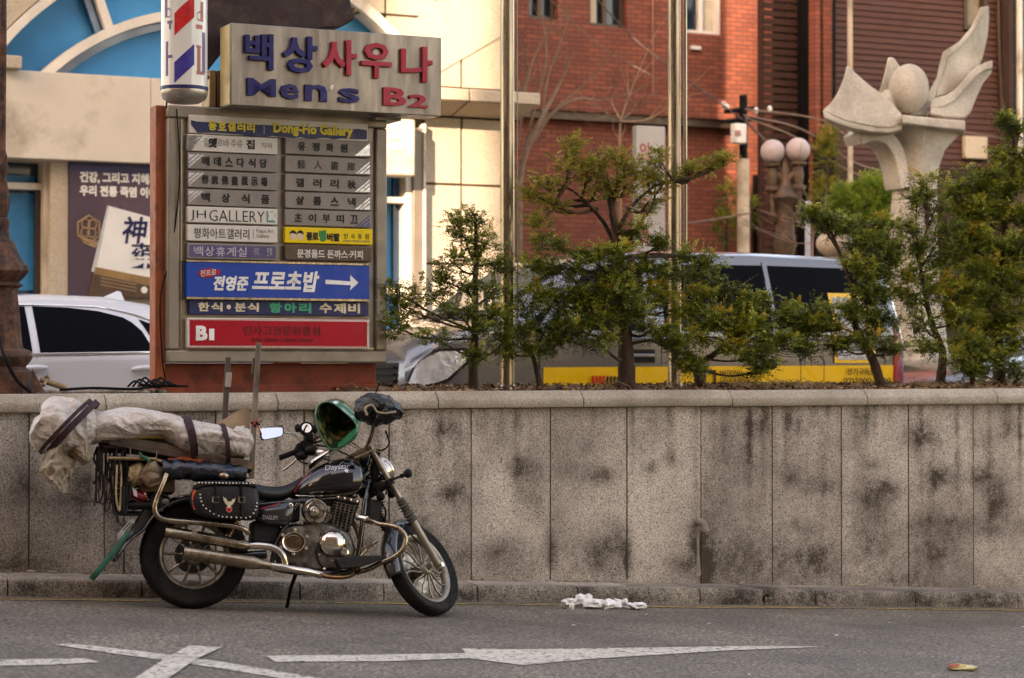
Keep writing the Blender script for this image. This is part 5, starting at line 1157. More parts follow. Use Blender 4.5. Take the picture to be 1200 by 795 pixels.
def np_mesh(name, V_, F_, Tn, m, parent, kind=None):
    me = bpy.data.meshes.new(name); nv, nf = len(V_), len(F_); me.vertices.add(nv)
    Mi = np.array(WM[parent].inverted()); V_ = V_ @ Mi[:3, :3].T + Mi[:3, 3]
    me.vertices.foreach_set('co', V_.astype(np.float32).ravel()); me.loops.add(nf * 4); me.loops.foreach_set('vertex_index', F_.astype(np.int32).ravel())
    me.polygons.add(nf); me.polygons.foreach_set('loop_start', np.arange(0, nf * 4, 4, dtype=np.int32)); me.polygons.foreach_set('loop_total', np.full(nf, 4, np.int32)); me.update(calc_edges=True)
    a = me.attributes.new('tint', 'FLOAT', 'POINT'); a.data.foreach_set('value', Tn.astype(np.float32)); me.materials.append(m)
    o = bpy.data.objects.new(name, me); COL.objects.link(o); o.parent = parent; WM[o] = WM[parent].copy()
    if kind: o['kind'] = kind
    return o
def yew(seed, label, base_px, off, trunk, pads, rt=.05, dens=1.0, m=None, tipk=.0, limbs=True, nl=.026, group=None, name='yew_tree', nw=.0056, flat=.55, litz=None):
    """trunk: px points up the stem; pads: (px, py, rx px, ry px, depth off) foliage masses, each fed by a limb"""
    rng = np.random.default_rng(seed); random.seed(seed)
    b = WALL.P(base_px[0], base_px[1], off); root = empty(name, (b.x, b.y, 1.29), label, 'tree', group)
    tp = cr([WALL.P(base_px[0], base_px[1] + 5, off)] + [WALL.P(x, y, off) for x, y in trunk], 5)
    n = len(tp); mb = MB(); mb.tube(tp, [rt * (1.25 - .95 * (i / (n - 1)) ** .8) * (1 + .06 * sin(i * 2.1)) + .0 for i in range(n)], 10); build('trunk', mb, m_bark, root, smooth=60)
    lim = MB(); k = FPX / b.y; AC, AD, AT, AL = [], [], [], []
    for (px_, py_, rx, ry, do) in pads:
        pt_ = random.gauss(0, .09)
        c = WALL.P(px_, py_, off + do); rxm, rym = rx / k, ry * .82 / k; rzm = max(rxm * .7, rym * .6)
        # limb from trunk to pad
        low = [p for p in tp if p.z < c.z + .02] or tp[:3]; j = max(0, len(low) - 1 - random.randint(1, 4)); st = tp[min(j, n - 2)]
        mid = st.lerp(c, .5) + Vector((random.uniform(-.03, .03), random.uniform(-.05, .05), random.uniform(-.06, .02)))
        lp_ = cr([st, mid, c], 5); r0 = rt * .26
        lim.tube(lp_, [r0 * (1 - .75 * i / (len(lp_) - 1)) + .002 for i in range(len(lp_))], 6)
        nb = int(max(9, rxm * rym * 1150)); 
        for q in range(nb):
            # twigs within the ellipsoid
            a = random.uniform(0, 2 * pi); rr = random.random() ** .55; e = Vector((cos(a) * rxm * rr, random.gauss(0, .45) * rzm, sin(a) * rym * rr * (1 if sin(a) > 0 else .75)))
            end = c + WALL.d * e.x + WALL.n * e.y + Vector((0, 0, e.z)); s_ = lp_[random.randint(len(lp_) // 2, len(lp_) - 1)]
            m1 = s_.lerp(end, .55) + Vector((0, 0, -.03 + random.uniform(-.02, .03))); tw_ = cr([s_, m1, end], 3); lim.tube(tw_, [.0042, .0016], 3, False)
            out = (end - c); tt_ = random.gauss(0, .11) + (.3 if random.random() < .02 else 0); sz_ = random.uniform(.7, 1.3)
            for w_ in range(3):
                pt = tw_[-1 - w_ * 1] if w_ < len(tw_) else end
                for g in range(int(5 * dens + random.random())):
                    d = Vector((random.gauss(0, 1), random.gauss(0, 1), random.gauss(0, .5))).normalized() * .9 + out.normalized() * .6 + Vector((0, 0, .12))
                    o_ = pt + Vector((random.gauss(0, .022), random.gauss(0, .022), random.gauss(0, .016)))
                    hz = (o_.z - c.z) / max(.05, rym); AC.append(o_); AD.append(d); AL.append(random.uniform(.03, .12) * sz_)
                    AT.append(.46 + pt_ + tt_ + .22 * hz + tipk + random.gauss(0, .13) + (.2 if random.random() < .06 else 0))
    build('limbs', lim, m_bark, root, smooth=60, fix=False)
    V_, F_, Tn = sprays(rng, np.array([tuple(p) for p in AC]), np.array([tuple(p) for p in AD]), 11, np.array(AL), nl, nw, np.array(AT))
    np_mesh('crown', V_, F_, Tn, m or m_yew, root, 'stuff'); return len(F_)
tot = 0
G = 'yew trees planted behind the coping'
# conical young yew
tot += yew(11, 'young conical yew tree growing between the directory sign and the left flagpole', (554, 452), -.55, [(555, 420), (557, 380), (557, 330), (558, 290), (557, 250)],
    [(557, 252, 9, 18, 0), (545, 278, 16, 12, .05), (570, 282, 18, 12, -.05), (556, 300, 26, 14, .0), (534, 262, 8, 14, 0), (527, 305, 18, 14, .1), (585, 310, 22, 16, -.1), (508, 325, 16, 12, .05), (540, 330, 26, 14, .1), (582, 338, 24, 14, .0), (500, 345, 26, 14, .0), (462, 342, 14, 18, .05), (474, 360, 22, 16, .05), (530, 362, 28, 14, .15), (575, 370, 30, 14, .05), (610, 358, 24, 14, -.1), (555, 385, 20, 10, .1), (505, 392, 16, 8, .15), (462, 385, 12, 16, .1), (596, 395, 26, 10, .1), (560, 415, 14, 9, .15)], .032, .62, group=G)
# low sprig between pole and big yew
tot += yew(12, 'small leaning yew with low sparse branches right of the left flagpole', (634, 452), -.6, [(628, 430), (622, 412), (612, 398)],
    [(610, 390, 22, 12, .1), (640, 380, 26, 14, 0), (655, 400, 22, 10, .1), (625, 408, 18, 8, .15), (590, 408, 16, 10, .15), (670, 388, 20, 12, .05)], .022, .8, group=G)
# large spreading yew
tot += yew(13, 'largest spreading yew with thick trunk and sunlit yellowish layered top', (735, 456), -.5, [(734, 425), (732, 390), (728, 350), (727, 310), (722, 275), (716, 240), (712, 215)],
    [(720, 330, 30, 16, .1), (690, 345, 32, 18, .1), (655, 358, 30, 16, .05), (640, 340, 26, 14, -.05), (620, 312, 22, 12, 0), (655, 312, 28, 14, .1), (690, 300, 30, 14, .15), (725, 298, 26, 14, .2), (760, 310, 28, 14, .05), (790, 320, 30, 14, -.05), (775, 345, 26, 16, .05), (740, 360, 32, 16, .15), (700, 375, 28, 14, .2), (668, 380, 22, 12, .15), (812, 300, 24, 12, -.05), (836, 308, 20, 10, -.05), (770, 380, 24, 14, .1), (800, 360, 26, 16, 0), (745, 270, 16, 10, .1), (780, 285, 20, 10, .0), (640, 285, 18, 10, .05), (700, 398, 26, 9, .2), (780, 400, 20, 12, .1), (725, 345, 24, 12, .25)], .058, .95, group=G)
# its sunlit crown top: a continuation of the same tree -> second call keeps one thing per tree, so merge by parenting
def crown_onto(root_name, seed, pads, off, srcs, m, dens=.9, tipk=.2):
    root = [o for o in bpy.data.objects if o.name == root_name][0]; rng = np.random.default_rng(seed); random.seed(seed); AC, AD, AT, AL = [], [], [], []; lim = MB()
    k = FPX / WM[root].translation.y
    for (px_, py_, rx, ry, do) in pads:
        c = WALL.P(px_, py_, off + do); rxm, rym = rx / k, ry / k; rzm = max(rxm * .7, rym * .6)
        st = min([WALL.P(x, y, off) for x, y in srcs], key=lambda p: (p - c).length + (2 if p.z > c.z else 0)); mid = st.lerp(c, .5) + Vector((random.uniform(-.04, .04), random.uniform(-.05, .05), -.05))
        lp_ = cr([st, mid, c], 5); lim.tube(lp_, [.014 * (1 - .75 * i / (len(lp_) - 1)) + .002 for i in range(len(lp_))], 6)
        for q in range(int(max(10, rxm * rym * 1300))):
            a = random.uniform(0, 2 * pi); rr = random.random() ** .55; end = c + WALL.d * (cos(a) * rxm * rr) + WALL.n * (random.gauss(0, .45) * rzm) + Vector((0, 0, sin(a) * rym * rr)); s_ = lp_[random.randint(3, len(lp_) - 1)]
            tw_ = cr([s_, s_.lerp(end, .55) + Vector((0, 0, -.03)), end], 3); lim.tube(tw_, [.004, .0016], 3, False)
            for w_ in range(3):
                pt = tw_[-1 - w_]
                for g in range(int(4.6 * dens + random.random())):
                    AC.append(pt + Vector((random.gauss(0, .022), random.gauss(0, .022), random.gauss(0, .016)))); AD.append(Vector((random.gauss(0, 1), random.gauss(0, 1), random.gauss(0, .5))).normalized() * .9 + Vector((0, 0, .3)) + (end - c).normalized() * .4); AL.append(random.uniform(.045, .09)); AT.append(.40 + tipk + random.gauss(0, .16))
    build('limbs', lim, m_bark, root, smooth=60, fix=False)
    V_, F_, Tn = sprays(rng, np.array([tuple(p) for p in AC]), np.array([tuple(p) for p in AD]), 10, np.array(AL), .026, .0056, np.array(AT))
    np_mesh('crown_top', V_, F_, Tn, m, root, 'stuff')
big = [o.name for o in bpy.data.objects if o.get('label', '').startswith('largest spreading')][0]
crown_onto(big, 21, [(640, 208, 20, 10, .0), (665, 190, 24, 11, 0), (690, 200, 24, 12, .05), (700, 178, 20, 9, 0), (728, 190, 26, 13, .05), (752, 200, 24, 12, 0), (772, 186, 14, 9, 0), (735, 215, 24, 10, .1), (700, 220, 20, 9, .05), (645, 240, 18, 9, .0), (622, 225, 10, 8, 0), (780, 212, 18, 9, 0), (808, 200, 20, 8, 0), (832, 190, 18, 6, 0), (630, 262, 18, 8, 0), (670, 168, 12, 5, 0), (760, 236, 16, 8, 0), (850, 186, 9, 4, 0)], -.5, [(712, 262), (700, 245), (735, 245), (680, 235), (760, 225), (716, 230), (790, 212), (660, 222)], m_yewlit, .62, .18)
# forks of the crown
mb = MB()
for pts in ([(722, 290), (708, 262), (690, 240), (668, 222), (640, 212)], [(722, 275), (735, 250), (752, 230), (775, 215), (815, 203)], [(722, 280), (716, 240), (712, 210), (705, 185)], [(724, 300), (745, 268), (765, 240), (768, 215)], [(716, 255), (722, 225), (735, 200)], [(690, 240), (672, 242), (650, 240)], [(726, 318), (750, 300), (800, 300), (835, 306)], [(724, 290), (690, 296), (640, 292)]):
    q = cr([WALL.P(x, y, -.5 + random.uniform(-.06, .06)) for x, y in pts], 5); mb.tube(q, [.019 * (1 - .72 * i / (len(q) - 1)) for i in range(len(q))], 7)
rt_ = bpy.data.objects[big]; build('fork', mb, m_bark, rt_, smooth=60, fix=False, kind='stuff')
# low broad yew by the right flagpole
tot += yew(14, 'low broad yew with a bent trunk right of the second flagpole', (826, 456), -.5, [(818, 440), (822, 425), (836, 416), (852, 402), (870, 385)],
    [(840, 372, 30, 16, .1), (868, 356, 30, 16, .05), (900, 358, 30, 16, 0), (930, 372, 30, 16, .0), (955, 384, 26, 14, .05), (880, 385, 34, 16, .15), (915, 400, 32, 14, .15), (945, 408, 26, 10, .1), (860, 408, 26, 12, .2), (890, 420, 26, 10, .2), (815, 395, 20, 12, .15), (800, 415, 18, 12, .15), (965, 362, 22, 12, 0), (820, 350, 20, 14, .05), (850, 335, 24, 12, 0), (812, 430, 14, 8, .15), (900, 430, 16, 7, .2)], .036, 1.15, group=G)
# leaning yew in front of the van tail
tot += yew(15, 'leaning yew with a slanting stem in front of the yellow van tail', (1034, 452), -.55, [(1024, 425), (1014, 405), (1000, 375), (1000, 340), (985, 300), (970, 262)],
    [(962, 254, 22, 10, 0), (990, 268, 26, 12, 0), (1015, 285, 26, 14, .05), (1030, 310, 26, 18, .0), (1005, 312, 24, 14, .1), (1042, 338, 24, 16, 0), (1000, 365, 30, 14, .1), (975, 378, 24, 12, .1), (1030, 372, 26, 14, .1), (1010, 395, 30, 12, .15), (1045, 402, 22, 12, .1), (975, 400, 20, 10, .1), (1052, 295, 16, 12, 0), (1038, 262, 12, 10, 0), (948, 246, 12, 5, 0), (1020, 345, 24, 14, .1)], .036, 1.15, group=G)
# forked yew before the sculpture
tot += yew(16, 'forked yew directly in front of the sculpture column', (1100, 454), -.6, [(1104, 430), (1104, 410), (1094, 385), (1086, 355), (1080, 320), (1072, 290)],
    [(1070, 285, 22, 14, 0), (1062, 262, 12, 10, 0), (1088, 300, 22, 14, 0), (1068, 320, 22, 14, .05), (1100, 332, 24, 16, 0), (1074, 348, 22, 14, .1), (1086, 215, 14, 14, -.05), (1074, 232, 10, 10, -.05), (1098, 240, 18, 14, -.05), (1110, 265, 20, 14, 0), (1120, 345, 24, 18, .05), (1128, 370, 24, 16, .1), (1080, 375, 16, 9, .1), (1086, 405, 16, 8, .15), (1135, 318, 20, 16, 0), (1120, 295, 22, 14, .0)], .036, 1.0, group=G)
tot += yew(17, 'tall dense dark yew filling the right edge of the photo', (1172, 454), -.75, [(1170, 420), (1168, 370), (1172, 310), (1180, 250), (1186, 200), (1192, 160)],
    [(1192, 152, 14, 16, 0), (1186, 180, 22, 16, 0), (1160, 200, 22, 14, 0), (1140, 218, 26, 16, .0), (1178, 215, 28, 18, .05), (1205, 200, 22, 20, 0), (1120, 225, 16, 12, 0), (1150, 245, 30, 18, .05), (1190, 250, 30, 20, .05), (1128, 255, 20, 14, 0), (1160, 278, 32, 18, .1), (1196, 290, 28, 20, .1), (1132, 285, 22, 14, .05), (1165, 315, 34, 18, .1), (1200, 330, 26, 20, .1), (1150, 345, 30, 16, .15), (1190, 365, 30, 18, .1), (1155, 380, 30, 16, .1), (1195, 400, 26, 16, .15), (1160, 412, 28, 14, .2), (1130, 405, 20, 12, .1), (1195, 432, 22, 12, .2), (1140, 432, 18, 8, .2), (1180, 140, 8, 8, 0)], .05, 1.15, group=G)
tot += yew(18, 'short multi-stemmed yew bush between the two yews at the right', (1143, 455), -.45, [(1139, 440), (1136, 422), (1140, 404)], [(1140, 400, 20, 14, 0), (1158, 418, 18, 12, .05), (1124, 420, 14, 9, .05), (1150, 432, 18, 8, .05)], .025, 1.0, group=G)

# bright shrub far behind and a dim one beside it
def far_bush(seed, label, blobs, Y, m, nl=.05, dens=1.0, name='garden_shrub'):
    rng = np.random.default_rng(seed); k = FPX / Y; c0 = at(blobs[0][0], blobs[0][1], Y); root = empty(name, (c0.x, c0.y, UP), label, 'shrub'); C, D, T_, Ln = [], [], [], []; mb = MB()
    for x, y, rx, ry in blobs:
        c = at(x, y, Y); n = int(rx * ry * 1.0 * dens); a = rng.normal(0, 1, (n, 3)); a /= np.linalg.norm(a, axis=1, keepdims=True); a *= rng.uniform(.5, 1, (n, 1)) ** .5
        P = np.array(c) + a * np.array([rx / k, rx / k * .8, ry / k]); C.append(P); D.append(a + np.array([0, 0, .3])); T_.append(.45 + .25 * a[:, 2] + rng.normal(0, .12, n)); Ln.append(rng.uniform(.08, .16, n))
        mb.tube(cr([Vector((c0.x, c0.y, UP)), Vector(((c0.x + c.x) / 2, c0.y, (UP + c.z) / 2)), c], 4), [.03, .012], 6)
    build('trunk', mb, m_bark, root, smooth=60); V_, F_, Tn = sprays(rng, np.concatenate(C), np.concatenate(D), 8, np.concatenate(Ln), nl, .011, np.concatenate(T_)); np_mesh('crown', V_, F_, Tn, m, root, 'stuff'); return len(F_)
tot += far_bush(31, 'bright yellow-green pine bush between the globe lamp and the sculpture', [(1010, 250, 30, 22), (995, 230, 16, 10), (1026, 222, 20, 12), (1020, 270, 26, 18), (1035, 240, 14, 20), (1000, 262, 14, 12)], 27.0, m_bright)
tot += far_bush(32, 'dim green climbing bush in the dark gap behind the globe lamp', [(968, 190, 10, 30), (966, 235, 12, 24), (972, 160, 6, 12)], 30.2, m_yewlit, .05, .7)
tot += far_bush(33, 'small dark bush at the foot of the brick wall beside the utility pole', [(852, 232, 8, 18), (850, 268, 10, 18), (880, 250, 6, 14)], 31.0, m_yew, .05, .7)
tot += far_bush(34, 'dark hedge clump below the boards at the right of the sculpture', [(1140, 330, 40, 60), (1190, 340, 30, 60), (1120, 380, 30, 40)], 27.5, m_yew, .06, .35)

# bare trees in front of the brick wall
def bare(seed, label, limbs, Y, col, r0=.03):
    random.seed(seed); b = at(*limbs[0][0], Y); root = empty('bare_tree', (b.x, b.y, UP), label, 'tree'); mb = MB(); tw = MB()
    for i, pts in enumerate(limbs):
        P = cr([at(x, y, Y + random.uniform(-.15, .15)) for x, y in pts], 5)
        if i == 0: P = [Vector((P[0].x, P[0].y, UP))] + P
        r = r0 if i == 0 else r0 * .5; mb.tube(P, [r * (1 - .75 * j / (len(P) - 1)) for j in range(len(P))], 6)
        for q in range(7 if i else 4):
            p = P[random.randint(len(P) // 3, len(P) - 1)]; d = (P[-1] - P[-3]).normalized() + Vector((random.gauss(0, .5), random.gauss(0, .3), random.gauss(0, .25))); l = random.uniform(.25, .7)
            e = p + d.normalized() * l; tw.tube([p, p.lerp(e, .5) + Vector((random.gauss(0, .03), 0, random.gauss(0, .03))), e], [.006 if r0 > .02 else .004, .002], 4, False)
    build('trunk', mb, col, root, smooth=60); build('twigs', tw, col, root, smooth=60, fix=False, kind='stuff')
m_pale = mat('pale_bark', (.26, .17, .11), .85, 0, .25, 12)
bare(41, 'bare pale multi-stemmed tree leaning in front of the brick wall beside the left flagpole', [[(608, 215), (616, 180), (634, 140), (655, 100), (672, 60)], [(606, 175), (612, 130), (618, 90), (612, 40)], [(612, 190), (628, 120), (640, 70), (636, 20)], [(620, 172), (650, 130), (690, 95), (720, 60)], [(606, 140), (625, 70), (650, 25)], [(628, 150), (670, 118), (705, 118)], [(634, 142), (642, 90), (660, 40), (668, 5)], [(612, 120), (604, 80), (606, 50)]], 30, m_pale, .05)
bare(42, 'small bare tree with four pale branches rising above the large yew', [[(726, 200), (726, 170), (727, 140)], [(727, 142), (740, 105), (762, 52)], [(727, 140), (716, 118), (720, 98)], [(727, 141), (745, 128), (752, 118)], [(727, 143), (760, 140), (788, 122)], [(727, 139), (712, 134), (704, 128)]], 27, m_pale, .032)
bare(43, 'low bare pinkish twiggy shrub above the dark van roof', [[(952, 292), (953, 270), (952, 240)], [(953, 280), (938, 262), (928, 255)], [(952, 285), (930, 285), (917, 280)], [(953, 275), (962, 262), (965, 255)], [(952, 245), (940, 235), (937, 222)]], 24.0, mat('pinkish_twig', (.20, .12, .09), .8), .012)
print('needles', tot)
# ================================================================== MOTORCYCLE
from mathutils import noise as mnoise
cR, cF = onroad(228, 713.5), onroad(505, 721.5)
bx = (cF - cR).normalized(); bz0 = (ROADN - bx * ROADN.dot(bx)).normalized(); by0 = bz0.cross(bx)
R0 = Matrix((bx, by0, bz0)).transposed().to_4x4()
BM = Matrix.Translation(cR) @ R0 @ Matrix.Rotation(radians(-8), 4, 'X')
BMi = BM.inverted(); LC = BMi @ CAMP
def B(px, py, y=0.0):
    r = BMi.to_3x3() @ ray(px, py); t = (y - LC.y) / r.y; return LC + r * t
bike = empty('motorcycle', None, 'black and chrome cruiser motorcycle leaning on its stand against the kerb', 'motorcycle', M=BM)
class SideF:      # side plane of the bike in world space, for lettering
    pass
BF = Fac(T, 0); BF.o = BM.translation.copy(); _r3 = BM.to_3x3(); BF.d = _r3 @ Vector((1, 0, 0)); BF.n = _r3 @ Vector((0, -1, 0)); BF.up = _r3 @ Vector((0, 0, 1))
def W(p): return BM @ p
def bp_(name, mb, m, parent=None, **k): return build(name, mb, m, parent or bike, local=True, **k)
m_blkp = mat('glossy_black_paint', (.004, .0035, .004), .16, .3, .3, 6, coat=.9, rvar=.04, dirt=(.025, .02, .015), dscale=9, dlo=.6, dhi=1.0)
m_gryp = mat('dark_grey_paint', (.035, .034, .034), .22, .5, .2, 6, coat=.7, rvar=.05, dirt=(.07, .055, .04), dscale=9, dlo=.6, dhi=1.0)
m_chr = mat('worn_chrome', (.62, .55, .47), .14, 1, .15, 9, rvar=.06, dirt=(.16, .10, .055), dscale=14, dlo=.58, dhi=.8)
m_chrd = mat('dull_brown_chrome', (.36, .28, .20), .27, 1, .3, 9, rvar=.1, dirt=(.10, .06, .035), dscale=12, dlo=.45, dhi=.75)
m_leath = mat('black_leather', (.007, .006, .006), .42, 0, .3, 20, .35, 70, rvar=.1, spec=.35)
m_vinyl = mat('black_seat_vinyl', (.006, .006, .007), .36, 0, .2, 10, .15, 60, spec=.4)
m_tyre = mat('tyre_rubber', (.006, .005, .0045), .8, 0, .3, 18, .4, 60, dirt=(.03, .022, .016), dscale=5, dlo=.45, dhi=.8)
m_cast = mat('cast_aluminium', (.19, .165, .135), .42, .7, .25, 14, .3, 50, dirt=(.04, .03, .022), dscale=12, dlo=.42, dhi=.65)
m_eng = mat('dirty_engine_black', (.009, .0075, .006), .6, .2, .5, 16, .4, 50)
m_fin = mat('finned_barrel_metal', (.19, .155, .11), .45, .6, .3, 14, dirt=(.03, .022, .016), dscale=14, dlo=.45, dhi=.7)
m_rubb = m_rubber

# ---- wheels
def make_wheel(name, c, axis, r, w, rimr, spokes, parts_mat, curved=True, hubr=.05):
    """c centre (bike local), axis unit vector (pointing to the far side)"""
    q = axis.to_track_quat('Z', 'Y').to_matrix().to_4x4(); M = Matrix.Translation(c) @ q
    mb = MB(); rt = (r - rimr); prof = []
    for i in range(15):
        a = -pi * .62 + pi * 1.24 * i / 14; prof.append((rimr + rt * .42 + rt * .58 * cos(a), w / 2 * sin(a) / sin(pi * .62) if abs(sin(a)) < 2 else 0))
    prof = [(rimr, -w * .32)] + [(min(r, rimr + rt * (.30 + .70 * cos((i - 7) / 7 * 1.15) ** .8)), w / 2 * sin((i - 7) / 7 * pi / 2) ) for i in range(15)] + [(rimr, w * .32)]
    mb.lathe(prof, M, 72, False); t_ = bp_('tyre', mb, m_tyre, smooth=70)
    mb = MB()   # tread blocks
    nb = 46
    for k in range(nb):
        for s_ in (-1, 1):
            a = 2 * pi * (k + (.5 if s_ > 0 else 0)) / nb; P = []
            for (da, y0) in ((0, .12), (.055, .12), (.11, .62), (.05, .62)):
                rr = rimr + rt * (.30 + .70 * cos(y0 * 1.15) ** .8) + .0025; P.append(M @ Vector((rr * cos(a + da), rr * sin(a + da), s_ * w / 2 * sin(y0 * pi / 2))))
            ctr = M @ Vector((rimr * cos(a), rimr * sin(a), 0)); v = (ctr - sum(P, Vector()) / 4).normalized() * .006; mb.prism(P, v)
    bp_('tread_block', mb, m_tyre, t_, kind='stuff', fix=False)
    mb = MB(); mb.lathe([(rimr + .004, -w * .36), (rimr + .006, -w * .33), (rimr - .012, -w * .30), (rimr - .024, -w * .16), (rimr - .026, w * .16), (rimr - .012, w * .30), (rimr + .006, w * .33), (rimr + .004, w * .36)], M, 64, False)
    rm = bp_('rim', mb, parts_mat, smooth=50)
    for k in range(spokes):
        a = 2 * pi * k / spokes; pts = []
        for i in range(7):
            t = i / 6; rr = hubr + (rimr - .02 - hubr) * t; aa = a + (.35 * sin(t * pi) * .6 + .22 * t if curved else 0); pts.append(M @ Vector((rr * cos(aa), rr * sin(aa), -w * .16 * (1 - t) * 1.2)))
        mb = MB(); mb.tube(pts, [.0085 if curved else .012] + [.0065 if curved else .009] * 5 + [.009], 6, False); bp_('spoke', mb, parts_mat, rm, smooth=60)
    mb = MB(); mb.lathe([(0, -.075), (.018, -.075), (.02, -.05), (hubr * .8, -.045), (hubr, -.03), (hubr, .03), (hubr * .8, .045), (.02, .07), (0, .07)], M, 28); bp_('hub', mb, parts_mat, smooth=40)
    return M
rc = B(227, 651, 0); rr_ = rc.z + .004
MR = make_wheel('rear_wheel', Vector((rc.x, 0, rr_)), Vector((0, 1, 0)), rr_, .135, .205, 10, mat('rear_rim_alloy', (.34, .29, .22), .35, .7, .2, 12, dirt=(.06, .045, .03), dscale=10, dlo=.42, dhi=.7), False, .065)
# brake drum and sprocket carrier behind the spokes
mb = MB(); mb.lathe([(0, .02), (.105, .02), (.11, .03), (.11, .055), (0, .06)], MR, 40); bp_('brake_drum', mb, m_cast, smooth=40)
mb = MB(); mb.lathe([(.07, -.03), (.105, -.026), (.105, -.02), (.07, -.016)], MR, 36); bp_('brake_disc', mb, m_eng, smooth=40)
PHI = radians(45); ax = Vector((-.857 * sin(PHI), cos(PHI), -.515 * sin(PHI))).normalized()
nearb, neart = B(513, 661, -.085), B(433, 524, -.075); fdir = (neart - nearb).normalized()
ax = (ax - fdir * ax.dot(fdir)).normalized(); FW = .19
hub = nearb + ax * (FW / 2) + Vector((-.026, 0, 0))
def frontr():   # radius so that the tyre touches the road
    nz = abs(ax.z); return (hub.z) / sqrt(1 - nz * nz) - .0
fr_ = min(frontr(), .325)
MF = make_wheel('front_wheel', hub, ax, fr_, .095, .222, 13, mat('front_rim_alloy', (.30, .265, .21), .42, .6, .15, 12, dirt=(.10, .07, .045), dscale=9, dlo=.5, dhi=.75), True, .045)
mb = MB(); mb.lathe([(.06, .045), (.13, .047), (.13, .052), (.06, .054)], MF, 40); bp_('brake_disc', mb, m_chrd, smooth=40)

# ---- front fork
fk = bike
for k, off_ in enumerate((Vector((0, 0, 0)), ax * FW)):
    L_ = (neart - nearb).length; b0 = nearb + off_; P = lambda t: b0 + fdir * (L_ * t)
    mb = MB(); mb.tube([P(-.02), P(0), P(.03), P(.38)], [.020, .027, .0245, .0245], 16); bp_('fork_slider', mb, mat('tan_grey_fork_leg', (.30, .245, .18), .35, .6, .15, 9) if k == 0 else bpy.data.materials['tan_grey_fork_leg'], smooth=50)
    mb = MB(); n = 26; mb.tube([P(.36 + .20 * i / n) for i in range(n + 1)], [.030 + .006 * sin(i * 1.9) - .004 * (i / n) + (.006 if i in (8, 9, 17, 18) else 0) for i in range(n + 1)], 16); bp_('rubber_gaiter', mb, mat('dusty_gaiter', (.09, .078, .062), .7, 0, .3, 12, .3, 50), smooth=60)
    mb = MB(); mb.tube([P(.55), P(1.02)], .0185, 16); bp_('fork_tube', mb, m_chrd, smooth=60)
    mb = MB(); mb.tube([P(-.02) - ax * .03 * (1 if k == 0 else -1), P(-.02) + ax * .02], .016, 12); bp_('axle_nut', mb, m_chr, smooth=40)
Pn = lambda t: nearb + fdir * ((neart - nearb).length * t)
for t, nm, m in ((.985, 'upper_fork_clamp', m_chrd), (.70, 'lower_fork_clamp', m_eng)):
    a_, b_ = Pn(t), Pn(t) + ax * FW; mb = MB(); back = Vector((-.05, 0, -.03)); rings = []
    for q in range(9):
        u_ = q / 8; p = a_.lerp(b_, u_) + back * (.3 + .9 * sin(u_ * pi)); w_ = .034
        rings.append([p + fdir * .014 + Vector((w_, 0, .0)), p - fdir * .014 + Vector((w_, 0, 0)), p - fdir * .014 - Vector((w_, 0, 0)), p + fdir * .014 - Vector((w_, 0, 0))])
    mb.loft(rings); mb.tube([a_ - fdir * .02, a_ + fdir * .02], .028, 14); mb.tube([b_ - fdir * .02, b_ + fdir * .02], .028, 14); bp_(nm, mb, m, smooth=40, bevel=.003)
# tan strap over the clamp
mb = MB(); mb.tube([B(415, 537, -.10), B(428, 532, -.11), B(441, 525.5, -.11), B(446, 527, -.09)], [.011] * 4, 6, True, .5); bp_('tan_clamp_bar', mb, mat('tan_bar', (.38, .29, .18), .6, 0, .2, 10), smooth=60)
# headlamp seen from behind
hd = (ax.cross(fdir)).normalized(); hd = hd if hd.x > 0 else -hd
hc = Pn(.80) + ax * FW * .5 + hd * .09; Mh = Matrix.Translation(hc) @ hd.to_track_quat('Z', 'Y').to_matrix().to_4x4()
mb = MB(); mb.lathe([(0, -.09), (.03, -.088), (.055, -.07), (.068, -.04), (.072, 0), (.084, .02)], Mh, 32); hl = bp_('headlamp', mb, m_chr, smooth=60)
mb = MB(); mb.lathe([(.084, .02), (.09, .024), (.09, .038), (.083, .042)], Mh, 32, False); bp_('bezel', mb, m_chr, hl, smooth=60)
mb = MB(); mb.lathe([(.083, .04), (.05, .052), (0, .056)], Mh, 32, False); bp_('lens', mb, m_headl, hl, smooth=60)
# front fender: two tapered wraps of the wheel
mb = MB(); rings = []; hubr = fr_ + .022
e1 = (fdir - ax * fdir.dot(ax)).normalized(); e2 = ax.cross(e1).normalized(); e2 = e2 if e2.x > 0 else -e2
for i in range(27):
    a = radians(-78 + 118 * i / 26); d = e1 * cos(a) + e2 * sin(a); t = i / 26; wd = .062 * (1 - .25 * (2 * t - 1) ** 4); R_ = hubr + .004; row = []
    for k in range(11):
        u_ = -1 + 2 * k / 10; row.append(hub + ax * (wd * sin(u_ * 1.45)) * 1.0 + d * (R_ + .02 - .065 * (1 - cos(u_ * 1.45))))
    rings.append(row)
mb.loft(rings, False, False); fd = bp_('front_fender', mb, m_gryp, smooth=60); sl = fd.modifiers.new('solid', 'SOLIDIFY'); sl.thickness = .004
mb = MB(); mb.tube([Pn(.22) + ax * .0, Pn(.20) + ax * .03 - hd * .02, hub + e1 * (fr_ * .86) + ax * -.055], .007, 6); mb.tube([Pn(.33), Pn(.36) + ax * .03, hub + e1 * (fr_ * 1.04) - ax * .03], .007, 6); bp_('fender_stay', mb, m_eng)

